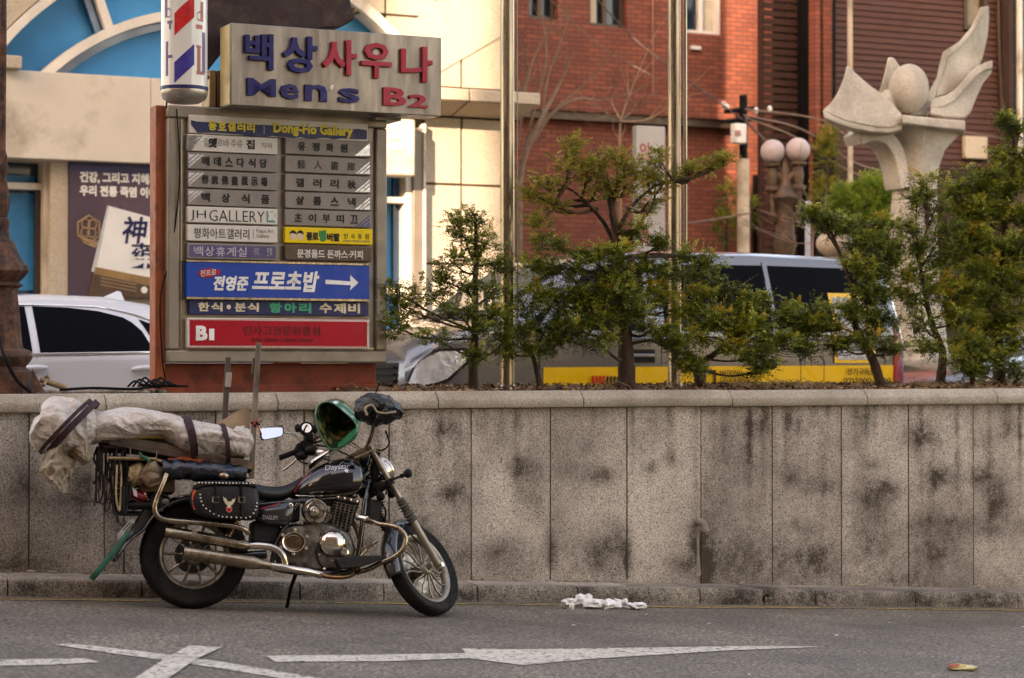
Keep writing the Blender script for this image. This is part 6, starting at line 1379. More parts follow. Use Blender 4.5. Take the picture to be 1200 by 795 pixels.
# ---- tank
TK = [(338, 578, 583, .02), (343, 572, 585, .06), (350, 564, 586, .09), (360, 555, 586, .115), (372, 547, 586, .138), (385, 540.5, 585.5, .155), (399, 537, 584.8, .162), (411, 537, 583.5, .156), (419, 540, 581, .138), (425, 547, 577.5, .105), (428, 556, 572, .06), (429, 561, 567, .015)]
tkst = []
for px_, t_, b_, wd in TK: p, q = B(px_, t_), B(px_, b_); tkst.append((p.x, p.z, q.z, wd))
def tank_half(x, z):
    for a, b in zip(tkst, tkst[1:]):
        if a[0] <= x <= b[0]:
            t = (x - a[0]) / (b[0] - a[0]); zt, zb, wd = [a[i] + (b[i] - a[i]) * t for i in (1, 2, 3)]
            u_ = max(-1, min(1, (z - (zb + .38 * (zt - zb))) / ((zt - zb) * (.62 if z > zb + .38 * (zt - zb) else .38)))); return wd * (1 - abs(u_) ** 2.4) ** (1 / 2.2)
    return .01
mb = MB(); rings = []
for i in range(len(tkst) - 1):
    for q in range(4):
        t = q / 4; x, zt, zb, wd = [tkst[i][k] + (tkst[i + 1][k] - tkst[i][k]) * t for k in range(4)]; zc_m = zb + .38 * (zt - zb); ring = []
        for k in range(36):
            a = 2 * pi * k / 36; ca_, sa_ = cos(a), sin(a); h = (zt - zc_m) if sa_ > 0 else (zc_m - zb)
            ring.append(Vector((x, wd * (abs(ca_) ** (2 / 2.2)) * (1 if ca_ > 0 else -1), zc_m + h * (abs(sa_) ** (2 / 2.4)) * (1 if sa_ > 0 else -1))))
        rings.append(ring)
mb.loft(rings); tk = bp_('fuel_tank', mb, m_blkp, smooth=75)
mb = MB()
pts = [];
for px_, py_ in ((343, 581), (352, 582.5), (370, 582.8), (390, 582), (408, 580), (417, 577.5), (422, 573), (424, 569)):
    p = B(px_, py_ - 1.5, -.1); pts.append(Vector((p.x, -tank_half(p.x, p.z) - .004, p.z)))
mb.tube(cr(pts, 4), .0042, 6); bp_('chrome_seam', mb, m_chr, tk, smooth=60)
def on_tank(name, tx, x0, y0, x1, y1, m, roll=0, slant=0, bold=0, fn=tank_half, par=None, proud=.0025):
    a, b = B(x0, (y0 + y1) / 2, -.13), B(x1, (y0 + y1) / 2, -.13); t, bt = B((x0 + x1) / 2, y0, -.13), B((x0 + x1) / 2, y1, -.13)
    mb = text_mb(tx, BF, a.x, b.x, (t.z + bt.z) / 2, t.z - bt.z, .2, depth=.001, bold=bold, slant=slant, roll=roll)
    vs = []
    for p in mb.v:
        q = BMi @ Vector(p); back = q.y > -.2005; vs.append(Vector((q.x, -fn(q.x, q.z) - (proud if not back else -.002), q.z)))
    mb.v = [tuple(v) for v in vs]; return bp_(name, mb, m, par or tk)
m_silv = mat('silver_decal', (.55, .52, .48), .3, .5, .1, 10)
on_tank('lettering', 'Daystar', 381, 544.2, 410, 552.5, m_silv, roll=.10, slant=.3)
mb = MB(); P = [B(x, y, -.13) for x, y in ((398, 545), (402, 541), (404, 543), (408, 544.5))]; mb.tube([Vector((p.x, -tank_half(p.x, p.z) - .003, p.z)) for p in P], .0018, 4); mb2 = None
P = [B(x, y, -.13) for x, y in ((402, 552), (405, 550), (408, 551.5), (406, 555))]; mb.add([Vector((p.x, -tank_half(p.x, p.z) - .003, p.z)) for p in P], [(0, 1, 2, 3)]); bp_('decal', mb, m_silv, tk)
# chrome console plate over the tank
mb = MB(); rings = []
for px_, py_, wd in ((361, 545.5, .018), (368, 539, .05), (380, 531.5, .07), (390, 526.5, .07), (394, 524.5, .05)):
    p = B(px_, py_, .0); rings.append([p + Vector((0, wd * cos(a), .012 * sin(a) * 2 - .006)) for a in [pi * k / 10 for k in range(11)]] + [p + Vector((.01, 0, -.03))])
mb.loft(rings); bp_('tank_console', mb, m_chr, smooth=60)
mb = MB(); mb.lathe([(.045, 0), (.05, .012), (.046, .026), (.0, .03)], Matrix.Translation(B(378, 535, 0)) @ Matrix.Rotation(.35, 4, 'Y'), 26); bp_('instrument', mb, m_chr, smooth=40)

# ---- seat, side cover, frame
mb = MB(); rings = []
for px_, t_, b_, wd in ((225, 566, 574, .11), (250, 564, 578, .14), (275, 563, 582, .15), (292, 566, 586, .15), (305, 569.5, 590, .14), (318, 571.5, 590, .125), (330, 570.5, 588, .10), (340, 567, 583.5, .075), (350, 561, 576, .05), (356, 557, 570, .03)):
    p, q = B(px_, t_), B(px_, b_); zc_m = (p.z + q.z) / 2; h = (p.z - q.z) / 2
    rings.append([Vector((p.x, wd * (abs(cos(a)) ** .7) * (1 if cos(a) > 0 else -1), zc_m + h * (abs(sin(a)) ** .8) * (1 if sin(a) > 0 else -1))) for a in [2 * pi * k / 24 for k in range(24)]])
mb.loft(rings); bp_('seat', mb, m_vinyl, smooth=70, sub=1)
mb = MB(); rings = []
SCV = [(299, 598, 607, .10, .13), (304, 593.5, 612, .10, .155), (314, 592, 615.5, .10, .165), (326, 590, 617, .10, .165), (337, 587.5, 616, .10, .16), (343, 588, 611, .10, .15), (346.5, 593, 604, .10, .12)]
for px_, t_, b_, y0, y1 in SCV:
    p, q = B(px_, t_, -.14), B(px_, b_, -.14); zc_m = (p.z + q.z) / 2; h = (p.z - q.z) / 2
    rings.append([Vector((p.x, -(y0 + (y1 - y0) * max(0, cos(a)) ** .5) if cos(a) > 0 else -y0 * .4, zc_m + h * sin(a))) for a in [-pi / 2 + pi * k / 12 for k in range(13)]] + [Vector((p.x, -.04, zc_m + h * .8)), Vector((p.x, -.04, zc_m - h * .8))])
mb.loft(rings); sc_v = bp_('side_cover', mb, m_gryp, smooth=60)
on_tank('lettering', 'DAELIM', 307, 604.8, 324, 609.6, m_silv, bold=.0, fn=lambda x, z: .166, par=sc_v)
mb = MB(); c_ = B(340.5, 592.5, -.165); mb.lathe([(.014, 0), (.014, .012), (.009, .014), (.008, .006), (0, .006)], Matrix.Translation(c_) @ Matrix.Rotation(pi / 2, 4, 'X'), 18); bp_('key_lock', mb, m_chr, sc_v, smooth=30)
mb = MB(); mb.tube([B(306, 596.5, -.16), B(329, 590, -.16)], .0035, 5); bp_('red_pinstripe', mb, mat('pinstripe_red', (.5, .01, .02), .4), sc_v)
mb = MB(); mb.tube(cr([B(345, 577, -.1), B(352, 566, -.12), B(362, 556, -.12)], 5), .003, 5); bp_('red_pinstripe', mb, bpy.data.materials['pinstripe_red'])
fr = MB()
for s_ in (-1, 1):
    y = .11 * s_
    fr.tube(cr([B(432, 560, .03 * s_), B(428, 585, y * .8), B(424, 620, y), B(419, 652, y), B(412, 668, y), B(390, 672, y), B(340, 670, y), B(305, 662, y)], 5), .017, 8)
    fr.tube([B(436, 550, .02 * s_), B(400, 583, .06 * s_), B(350, 588, y * .9), B(300, 592, y), B(230, 590, y)], .015, 8)
    fr.tube([B(350, 588, y * .9), B(322, 640, y), B(318, 664, y)], .015, 8); fr.tube([B(312, 650, y * .9), B(227, 653, y * 1.0)], [.026, .018], 8)
fr.tube([B(440, 530, 0), B(428, 572, 0)], .035, 14)
bp_('frame', fr, m_blkp, smooth=60)
for s_ in (-1, 1):
    mb = MB(); a_, b_ = B(262, 640, .125 * s_), B(284, 596, .125 * s_); n = 60; mb.tube([a_.lerp(b_, i / n) for i in range(n + 1)], [.016 + .009 * (sin(i * 1.35) > 0) for i in range(n + 1)], 10)
    bp_('shock_absorber', mb, m_chrd, smooth=40)
mb = MB(); mb.box(B(436, 600, 0), (.07, .18, .135), Matrix.Rotation(.12, 3, 'Y')); bp_('oil_cooler', mb, m_eng, bevel=.006)
for k in range(9):
    mb = MB(); mb.box(B(436, 600, 0) + Vector((.003 * k, 0, -.055 + k * .0138)), (.078, .184, .004)); bp_('cooler_fin', mb, m_eng)
# battery box, tool area and wiring (dark mass under the seat and tank)
mb = MB(); mb.box(B(310, 625, 0), (.17, .17, .13)); mb.box(B(330, 600, 0), (.2, .16, .12)); bp_('battery_box', mb, m_eng, bevel=.01)
mb = MB(); mb.box(B(395, 588, 0), (.2, .10, .05)); bp_('head_stay', mb, m_eng, bevel=.01)

# ---- engine
mb = MB(); rings = []
for y, s_ in ((.13, .75), (.12, .92), (.05, 1), (-.09, 1), (-.115, .92), (-.12, .8)):
    o_ = [(322, 628), (330, 618), (350, 616), (368, 612), (392, 618), (408, 628), (414, 645), (410, 660), (398, 669), (370, 671), (345, 668), (326, 660), (319, 645)]; c_ = B(366, 643, 0)
    rings.append([Vector((c_.x + (B(x, yy, 0).x - c_.x) * s_, y, c_.z + (B(x, yy, 0).z - c_.z) * s_)) for x, yy in o_])
mb.loft(rings); bp_('crankcase', mb, m_cast, smooth=40, bevel=.006)
# barrel with cooling fins, tilted forward
c0, c1 = B(394, 632, 0), B(404, 586, 0); cu = (c1 - c0).normalized(); cl = (c1 - c0).length
Rb = Matrix((Vector((0, 1, 0)).cross(cu), Vector((0, 1, 0)), cu)).transposed()
mb = MB(); mb.box(c0.lerp(c1, .45), (.10, .12, cl * .95), Rb); bp_('barrel_core', mb, m_eng)
for k in range(13):
    t = .04 + k * .068; wq = .125 + .03 * t; mb = MB(); mb.box(c0.lerp(c1, t), (wq, .15 + .02 * t, .0065), Rb); bp_('cooling_fin', mb, m_fin, bevel=.002, bseg=1)
for k in range(5):
    mb = MB(); mb.box(c0.lerp(c1, .45) + Rb @ Vector((-.052 + k * .026, -.082, 0)), (.006, .012, cl * .82), Rb); bp_('fin_rib', mb, m_fin)
mb = MB(); mb.box(c0.lerp(c1, .99), (.165, .16, .036), Rb); bp_('cylinder_head', mb, m_cast, bevel=.012)
mb = MB(); mb.box(c0.lerp(c1, 1.13), (.13, .13, .026), Rb); bp_('rocker_cover', mb, m_chrd, bevel=.012)
for k in range(4):
    mb = MB(); mb.lathe([(.009, 0), (.009, .01), (0, .012)], Matrix.Translation(c0.lerp(c1, .99) + Rb @ Vector((-.06 + k * .04, -.08, 0))) @ Matrix.Rotation(pi / 2, 4, 'X'), 8); bp_('head_bolt', mb, m_chr)
MX = Matrix.Rotation(pi / 2, 4, 'X')        # local z of a lathe -> towards the viewer (-y)
def disc(name, px_, py_, y, prof, m, seg=40, parent=None, sx=1, sz=1, rot=0):
    M = Matrix.Translation(B(px_, py_, y)) @ MX @ Matrix.Rotation(rot, 4, 'Z') @ Matrix.Diagonal((sx, sz, 1, 1)); mb = MB(); mb.lathe(prof, M, seg); return bp_(name, mb, m, parent, smooth=35)
ac = disc('air_cleaner', 368.3, 599.5, -.10, [(.074, -.05), (.078, 0), (.08, .03), (.077, .048), (.070, .056), (.066, .050), (.060, .046), (.052, .052), (.048, .047), (.044, .044)], m_chr)
disc('air_cleaner_plate', 368.3, 599.5, -.145, [(.044, 0), (.040, .006), (.034, .002), (.028, .001)], m_cast, parent=ac)
disc('air_cleaner_boss', 368.3, 599.5, -.146, [(.030, 0), (.030, .012), (.024, .018), (.020, .010), (.013, .010), (.012, .022), (.008, .025), (0, .025)], m_chr, parent=ac)
for a in range(4): 
    p = B(368.3, 599.5, -.152) + Vector((.054 * cos(a * pi / 2 + .1), 0, .054 * sin(a * pi / 2 + .1))); mb = MB(); mb.ell(p, (.006, .006, .006), 8, 6); bp_('screw', mb, m_eng, ac)
lc = disc('left_engine_cover', 344, 635.5, -.10, [(.090, 0), (.092, .03), (.086, .042), (.074, .046)], m_cast, sx=.82, sz=.72)
disc('chrome_ring', 344, 635.5, -.145, [(.084, -.01), (.086, .010), (.080, .020), (.070, .018), (.064, .008), (.060, .002)], m_chr, parent=lc, sx=.88, sz=.76)
disc('inset_plate', 344.5, 635.5, -.148, [(.062, 0), (.058, .006), (0, .007)], mat('brown_reflecting_plate', (.16, .10, .06), .25, .8, .4, 12), parent=lc, sx=.86, sz=.62)
for a in range(6):
    p = B(344, 635.5, -.13) + Vector((.084 * cos(a * pi / 3 + .5), 0, .072 * sin(a * pi / 3 + .5))); mb = MB(); mb.lathe([(.011, 0), (.011, .02), (.005, .022), (0, .02)], Matrix.Translation(p) @ MX, 10); bp_('cover_bolt', mb, m_chrd, lc, smooth=30)
cc = disc('clutch_cover', 389, 637.5, -.10, [(.095, 0), (.096, .02), (.090, .035), (.078, .048), (.060, .058), (.035, .064), (.018, .066), (.016, .06), (0, .06)], m_chr, sx=.92, sz=.86)
disc('cover_flange', 390, 640, -.095, [(.112, 0), (.112, .018), (.104, .022), (.095, .022)], m_cast, parent=cc, sx=1, sz=.86)
disc('oil_cap', 403.5, 648, -.125, [(.028, 0), (.030, .015), (.024, .026), (.014, .028), (.012, .022), (0, .022)], m_chr, parent=cc)
for a in range(7):
    p = B(390, 640, -.115) + Vector((.105 * cos(a * .9 + .2), 0, .09 * sin(a * .9 + .2))); mb = MB(); mb.lathe([(.007, 0), (.007, .01), (0, .011)], Matrix.Translation(p) @ MX, 8); bp_('cover_bolt', mb, m_chr, cc)
mb = MB()
for pts in ([B(356, 612, -.06), B(372, 622, -.1), B(384, 612, -.07)], [B(372, 612, -.08), B(376, 628, -.12), B(372, 652, -.13), B(380, 668, -.12)], [B(330, 618, -.09), B(350, 615, -.11), B(366, 624, -.11)], [B(400, 628, -.09), B(412, 612, -.08), B(420, 590, -.07)]): mb.tube(cr(pts, 6), .007, 6)
bp_('hoses', mb, m_eng, smooth=60)
mb = MB(); mb.box(B(372, 618, -.02), (.07, .12, .08)); mb.tube([B(372, 618, -.06), B(388, 604, -.05)], .028, 12); bp_('carburettor', mb, m_cast, bevel=.006)
# footboards, brake pedal
mb = MB(); mb.prism([B(391, 657, -.15), B(402, 653, -.15), B(442, 652, -.15), B(447, 656, -.15), B(436, 660, -.15), B(420, 666, -.15), B(396, 668, -.15)], (0, -.09, 0)); bp_('footboard', mb, m_eng, bevel=.006)
mb = MB(); mb.tube(cr([B(414, 662, -.2), B(424, 651, -.22), B(433, 641, -.22), B(442, 634, -.24)], 5), [.010, .007], 8); mb.box(B(433, 641, -.22), (.045, .03, .02), Matrix.Rotation(-.7, 3, 'Y')); bp_('brake_pedal', mb, m_chrd, smooth=50)
# crash bar
for s_ in (-1, 1):
    y = lambda v: v * s_
    mb = MB(); pth = cr([B(419, 607, y(.06)), B(432, 609, y(.13)), B(445, 614, y(.20)), B(458, 616, y(.25)), B(468, 620, y(.28)), B(475, 630, y(.29)), B(473, 642, y(.29)), B(463, 652, y(.27)), B(448, 659, y(.22)), B(432, 667, y(.15)), B(418, 671, y(.08))], 6)
    mb.tube(pth, .0155, 14); cb = bp_('crash_bar', mb, m_chrd, smooth=60)
    if s_ < 0:
        mb = MB(); mb.tube([B(418, 605.5, -.07), B(431, 608.5, -.13)], .02, 10); mb.box(B(421, 606, -.08), (.05, .03, .035), Matrix.Rotation(.2, 3, 'Y')); bp_('clamp', mb, m_chr, cb, bevel=.004)

# ---- exhausts
def muffler(pts, radii, name='muffler'):
    mb = MB(); mb.tube(pts, radii, 24); return bp_(name, mb, m_chrd, smooth=60)
ym = -.20
a_, b_ = B(193.5, 623, ym), B(293, 640, ym - .0)
mu = muffler([a_ + (b_ - a_) * t for t in (0, .015, .02, .5, .93, .97, 1.0)], [.032, .0355, .0345, .035, .033, .025, .022])
mb = MB(); mb.tube([a_ - (b_ - a_) * .002, a_ + (b_ - a_) * .12], .023, 16); bp_('tail_opening', mb, m_black, mu)
mb = MB(); mb.tube([a_ + (b_ - a_) * .32 + Vector((0, -.026, .014)), a_ + (b_ - a_) * .95 + Vector((0, -.026, .012))], [.012, .012], 10, True, .6); mb.box(a_ + (b_ - a_) * .335 + Vector((0, -.028, .016)), (.03, .012, .03)); bp_('heat_shield', mb, m_chr, mu, smooth=50)
a2, b2 = B(215, 647.5, ym - .03), B(318, 663, ym - .02)
mu = muffler([a2 + (b2 - a2) * t for t in (0, .012, .02, .5, .78, .9, 1.0)], [.038, .0415, .0405, .041, .040, .029, .021])
mb = MB(); mb.tube([a2 - (b2 - a2) * .002, a2 + (b2 - a2) * .12], .027, 16); bp_('tail_opening', mb, m_black, mu)
mb = MB(); mb.tube([a2 + (b2 - a2) * .545, a2 + (b2 - a2) * .555], .0385, 20); bp_('weld_ring', mb, m_chrd, mu)
mb = MB(); mb.tube(cr([B(291, 639.5, ym), B(308, 640, ym), B(322, 643, ym), B(331, 651, ym), B(334.5, 662, ym + .01)], 6), .0215, 14); bp_('link_pipe', mb, m_chr, smooth=60)
mb = MB(); pth = cr([B(316, 663, ym), B(335, 666, ym), B(355, 669, ym + .02), B(374, 673, ym + .05)], 6); mb.tube(pth, [.024, .022], 14); bp_('collector_pipe', mb, m_chr, smooth=60)
mb = MB(); mb.tube(cr([B(372, 673, ym + .05), B(385, 675.5, ym + .06), B(402, 676, -.10), B(414, 672, -.07), B(421, 660, -.05), B(423, 640, -.04), B(418, 620, -.03), B(408, 606, -.02)], 6), .0165, 12); bp_('header_pipe', mb, mat('heat_browned_steel', (.30, .16, .08), .32, .9, .3, 10), smooth=60)
mb = MB(); mb.tube([B(371, 672.5, ym + .05), B(377, 674, ym + .05)], .024, 12); mb.ell(B(380, 667, ym), (.01, .01, .01), 8, 6); bp_('pipe_clamp', mb, m_chr, smooth=40)
# ---- side stand on the far side, centre
mb = MB(); mb.tube([B(347, 672, .08), B(341, 688, .16), Vector((B(335, 706, .24).x, .27, -.035))], [.014, .011, .011], 8); mb.box(Vector((B(335, 706, .24).x, .27, -.035)), (.07, .04, .01)); bp_('side_stand', mb, m_black, smooth=50)
# ---- chrome saddlebag guard rail (both sides)
for s_ in (-1, 1):
    mb = MB(); y = .235 * s_; mb.tube(cr([B(195, 556, y * .9), B(189, 572, y), B(183.5, 586, y), B(181.5, 597, y), B(186, 606, y), B(197, 610, y), B(220, 612, y), B(250, 614, y), B(275, 617, y), B(286, 620.5, y), B(291, 625, y * .9)], 6), .0165, 12); bp_('bag_guard_rail', mb, m_chrd, smooth=60)
mb = MB(); mb.ell(B(194, 588, -.2), (.022, .008, .018), 14, 8); bp_('rail_bracket', mb, m_cast)
# ---- rear fender
mb = MB(); rings = []; Rf = rr_ + .045
for i in range(22):
    a = radians(12 + 118 * i / 21); t = i / 21; R_ = Rf + (.0 if t < .75 else (t - .75) * .5); wd = .105 - .02 * (t > .8) * (t - .8) * 5; row = []
    for k in range(11):
        u_ = -1 + 2 * k / 10; row.append(Vector((rc.x + cos(a + pi / 3.2) * (R_ - .05 * (1 - cos(u_ * 1.3))) , wd * sin(u_ * 1.3) / sin(1.3), rr_ + sin(a + pi / 3.2) * (R_ - .05 * (1 - cos(u_ * 1.3))))))
    rings.append(row)
mb.loft(rings, False, False); fe = bp_('rear_fender', mb, m_gryp, smooth=60); sl = fe.modifiers.new('solid', 'SOLIDIFY'); sl.thickness = .004
# trailing fender flap (the broad grey tail)
FT = [(200, 583), (190, 577), (181, 577), (173, 587), (165, 600), (157, 613), (147, 630), (151, 632), (161, 629), (171, 621), (179, 611), (186, 600), (194, 591)]
mb = MB(); rings = []
for y, k in ((-.060, .80), (-.082, .95), (-.088, 1.0), (.088, 1.0), (.082, .95), (.06, .8)): rings.append([B(174 + (x - 174) * k, 602 + (yy - 602) * k, y) for x, yy in FT])
mb.loft(rings); ff = bp_('fender_tail', mb, m_gryp, fe, smooth=40, bevel=.01)
# dark wire basket and clutter under the rack
bk = empty('dark_crate', W(B(160, 598, 0)), 'dark slatted crate slung under the rear rack behind the pouches', 'crate')
mcr = mat('crate_black', (.010, .008, .007), .7, 0, .4, 12)
for k in range(9):
    y_ = 541 + k * 6.4; mb = MB(); mb.prism([W(B(133, y_, .03)), W(B(196, y_, .03)), W(B(196, y_ + 5.4, .03)), W(B(133, y_ + 5.4, .03))], BF.n * -.012); build('slat', mb, mcr, bk)
for x_ in (134, 155, 176, 194): mb = MB(); mb.prism([W(B(x_, 540, .045)), W(B(x_ + 3, 540, .045)), W(B(x_ + 3, 600, .045)), W(B(x_, 600, .045))], BF.n * -.02); build('upright', mb, mcr, bk)
mb = MB(); mb.prism([W(B(132, 536, .02)), W(B(196, 538, .02)), W(B(196, 542, .02)), W(B(132, 540, .02))], BF.n * -.2); build('top_rail', mb, mcr, bk)
mb = MB(); mb.prism([W(B(136, 598, .03)), W(B(190, 600, .03)), W(B(190, 603, .03)), W(B(136, 601, .03))], BF.n * -.2); build('floor_board', mb, mcr, bk)
mb = MB(); mb.prism([B(141.5, 622, -.08), B(155, 607.5, -.08), B(159, 611, -.08), B(151, 626, -.08), B(143, 629, -.08)], (-.01, .17, -.01)); lp_ = bp_('licence_plate', mb, mat('plate_white', (.55, .53, .48), .5, 0, .2, 30), bevel=.002)
for pts in ([(144, 622), (153, 612)], [(146, 625), (155.5, 613.5)], [(149, 626), (156, 616)]):
    mb = MB(); mb.tube([B(*pts[0], -.085), B(*pts[1], -.085)], .0025, 4); bp_('dark_digit_row', mb, m_black, lp_)
mb = MB(); rings = []
for px_, py_, r in ((149, 577, .022), (156, 580, .032), (165, 583, .036), (172, 583, .03)): rings.append([B(px_, py_, -.06) + Vector((0, r * 1.6 * cos(a), r * sin(a))) for a in [2 * pi * k / 14 for k in range(14)]])
mb.loft(rings); tl = bp_('tail_lamp', mb, m_tail, smooth=60)
mb = MB(); mb.prism([B(155, 571, -.115), B(160, 575, -.115), B(161, 583, -.115), B(157, 581, -.115)], (0, .008, 0)); mb.ell(B(169.5, 581.5, -.10), (.012, .01, .022), 10, 6); bp_('reflector', mb, m_white_p, tl)
mb = MB(); mb.tube([B(137, 593, -.1), B(182, 592, -.1)], .02, 10); bp_('rear_crossbar', mb, m_dkplas, smooth=60)
mb = MB(); mb.tube([B(250, 566, -.14), B(258, 558, -.17), B(266, 560, -.2)], .012, 8); mb.ell(B(262, 558, -.21), (.035, .03, .026), 14, 8); bp_('rear_indicator', mb, m_chrd, smooth=60)

# ---- saddlebag
def bag_outline(k=1.0):
    o_ = [(221, 588), (223, 578), (229, 570.5), (240, 567), (270, 567), (297, 568), (302, 574), (304, 586), (303.5, 598), (301, 607), (294, 610.5), (280, 610), (260, 608.5), (240, 606), (229, 602), (223, 596)]
    cx, cy = 263, 589; return [(cx + (x - cx) * k, cy + (y - cy) * k) for x, y in o_]
for s_ in (-1, 1):
    mb = MB(); rings = []
    for y, k in ((.14, .93), (.15, 1.0), (.25, 1.0), (.275, .965), (.285, .88)): rings.append([B(x, yy, y * s_) for x, yy in bag_outline(k)])
    mb.loft(rings); bg_ = bp_('saddlebag', mb, m_leath, smooth=50, bevel=.006)
    if s_ > 0: continue
    lid = [(224, 574), (229, 567), (240, 563.5), (265, 563.5), (290, 564.5), (299, 566.5), (301, 571), (288, 569), (262, 568), (240, 569), (231, 573)]
    mb = MB(); mb.loft([[B(x, yy, -.13) for x, yy in lid], [B(x, yy, -.285) for x, yy in lid], [B(263 + (x - 263) * .99, 569 + (yy - 569) * .8, -.295) for x, yy in lid]]); bp_('bag_lid', mb, m_leath, bg_, smooth=50, bevel=.003)
    stud = []
    for x in range(229, 300, 4): stud.append((x, 566.5 + (1.3 if x < 233 else 0) + (x - 262) * .012))
    stud += [(234.5, 580), (235, 584), (236, 588), (238, 592.5), (241.5, 596.5), (246, 599.5), (251, 603), (256, 605), (260.5, 606), (265.5, 606.3), (271, 606.6), (277, 606.8), (282.5, 607), (288, 607.3), (293, 606), (297, 602), (299.5, 598), (300.5, 594), (301, 590)]
    proto = None
    for x, y in stud:
        p = B(x, y, -.297 if y < 572 else -.288)
        if proto is None: mb = MB(); mb.ell((0, 0, 0), (.0062, .004, .0062), 8, 5); proto = bp_('stud', mb, m_chr, bg_, smooth=180); proto.location = p; 
        else: q = proto.copy(); COL.objects.link(q); q.parent = bg_; q.location = p
    for x in (252.5, 283):
        mb = MB(); mb.tube([B(x - 1, 566, -.30), B(x, 572, -.298), B(x + .3, 585, -.294), B(x, 607, -.292)], .013, 6, True, .28); st = bp_('strap', mb, m_leath, bg_, smooth=50)
        mb = MB(); c_ = B(x + .3, 586, -.30); q = [c_ + Vector((.017 * a, -.002, .015 * b)) for a, b in ((-1, -1), (1, -1), (1, 1), (-1, 1), (-1, -1))]; mb.tube(q, .0028, 5); bp_('buckle', mb, m_chrd, bg_)
    mb = MB(); mb.prism([B(226.5, 574, -.262), B(229.5, 574.5, -.262), B(227.8, 583, -.262), B(228.6, 591, -.262), B(230, 598, -.262), B(226.5, 597.5, -.262), B(225, 590, -.262), B(224.8, 581, -.262)], (0, -.022, 0)); bp_('orange_reflector', mb, mat('orange_reflector', (.75, .09, .02), .25, coat=.5), bg_, bevel=.002)
    m_emb = mat('cream_emblem', (.60, .52, .36), .5, 0, .2, 30)
    def flat(name, pts, m, y=-.289, th=.004): mb = MB(); mb.prism([B(a, b, y - th) for a, b in pts], (0, th, 0)); bp_(name, mb, m, bg_)
    flat('emblem_wing', [(268, 593.5), (264.5, 591), (262.3, 587), (261.5, 581), (263.3, 584.5), (264.6, 583.8), (266.2, 587), (268, 589)], m_emb)
    flat('emblem_wing', [(269, 593.5), (272.5, 591.5), (275, 588), (276.2, 583.5), (273.8, 585.5), (272.6, 585), (271, 588), (269.3, 589)], m_emb)
    flat('emblem_body', [(267, 588.5), (268.7, 587.5), (270.3, 588.5), (270.6, 594), (268.5, 596), (266.5, 594)], m_emb, -.291)
    flat('emblem_shield', [(265, 594), (272, 594), (272, 599), (268.6, 601.3), (265, 599)], mat('emblem_pink', (.55, .16, .12), .5), -.290)
    flat('emblem_patch', [(266.2, 595.8), (270.8, 595.8), (270.6, 598.2), (268.5, 599.5), (266.4, 598.2)], mat('emblem_red', (.45, .01, .02), .5), -.294, .002)

# ---- handlebar, controls, mirror
mb = MB(); hbp = cr([B(346, 530, .36), B(358, 523, .34), B(376, 516, .27), B(397, 512, .18), B(415, 522, .10), B(424, 528, .03), B(430, 524, -.03), B(436, 508, -.10), B(440, 492, -.19), B(448, 484, -.28), B(458, 481, -.34)], 6)
mb.tube(hbp, .0125, 10); bp_('handlebar', mb, m_chrd, smooth=60)
mb = MB(); a_, b_ = B(327.5, 537, .40), B(347, 529.5, .36); mb.tube([a_ + (b_ - a_) * t for t in (0, .03, .06, .95, 1)], [.014, .019, .017, .0175, .021], 14); gp = bp_('handgrip', mb, m_rubb, smooth=50)
mb = MB(); mb.ell(a_, (.012, .016, .016), 12, 8); bp_('bar_end', mb, m_chr, gp, smooth=180)
mb = MB(); mb.tube(cr([B(348, 537, .33), B(344, 542, .33), B(338, 547, .35), B(332, 551, .37)], 5), [.007, .006, .0075], 8); bp_('clutch_lever', mb, m_chr, smooth=60)
mb = MB(); mb.box(B(351, 527, .33), (.06, .07, .06), Matrix.Rotation(.4, 3, 'Y')); mb.box(B(359, 521, .31), (.07, .06, .055), Matrix.Rotation(-.3, 3, 'Y')); mb.ell(B(365, 528, .28), (.045, .04, .035), 12, 8); mb.ell(B(354, 534, .31), (.04, .035, .03), 12, 8); mb.box(B(362, 513, .30), (.05, .05, .05)); bp_('switch_housing', mb, m_dkplas, bevel=.006)
mb = MB()
for pts in ([(362, 512), (356, 506), (360, 498)], [(368, 530), (380, 538), (396, 541)], [(370, 522), (384, 524), (400, 530), (412, 536)], [(345, 533), (352, 541), (366, 545)], [(366, 516), (375, 512), (384, 516), (392, 523)]): mb.tube(cr([B(x, y, .25) for x, y in pts], 6), .0055, 6)
bp_('control_cables', mb, m_black, smooth=60)
mh = MB(); c_ = B(359, 502.5, .30); Mc = Matrix.Translation(c_) @ Matrix.Rotation(pi / 2 - .25, 4, 'X'); mh.lathe([(.042, -.02), (.046, 0), (.043, .012), (.034, .014), (.032, .006), (0, .006)], Mc, 24); ph = bp_('bar_gauge', mh, m_dkplas, smooth=40)
mb = MB(); mb.lathe([(.031, .007), (.030, .012), (.018, .012), (.016, .009), (0, .009)], Mc, 24); bp_('gauge_face', mb, m_chr, ph, smooth=40)
for s_ in (-1, 1): mb = MB(); mb.ell(c_ + Vector((.055 * s_, 0, .0)), (.018, .014, .028), 10, 8); bp_('gauge_clip', mb, m_dkplas, ph, smooth=180)
mb = MB(); mb.tube(cr([B(333, 507, .34), B(342, 508.5, .34), B(348, 512, .34), B(352, 518, .33)], 5), .0055, 8); bp_('mirror_stalk', mb, m_chr, smooth=60)
mo = [(304.2, 504.5), (305.5, 502), (312, 500.5), (326, 498.2), (331, 498.6), (333, 501.5), (332.8, 508), (330.5, 511.5), (322, 514), (309, 516.6), (306, 515.8), (304.6, 511)]
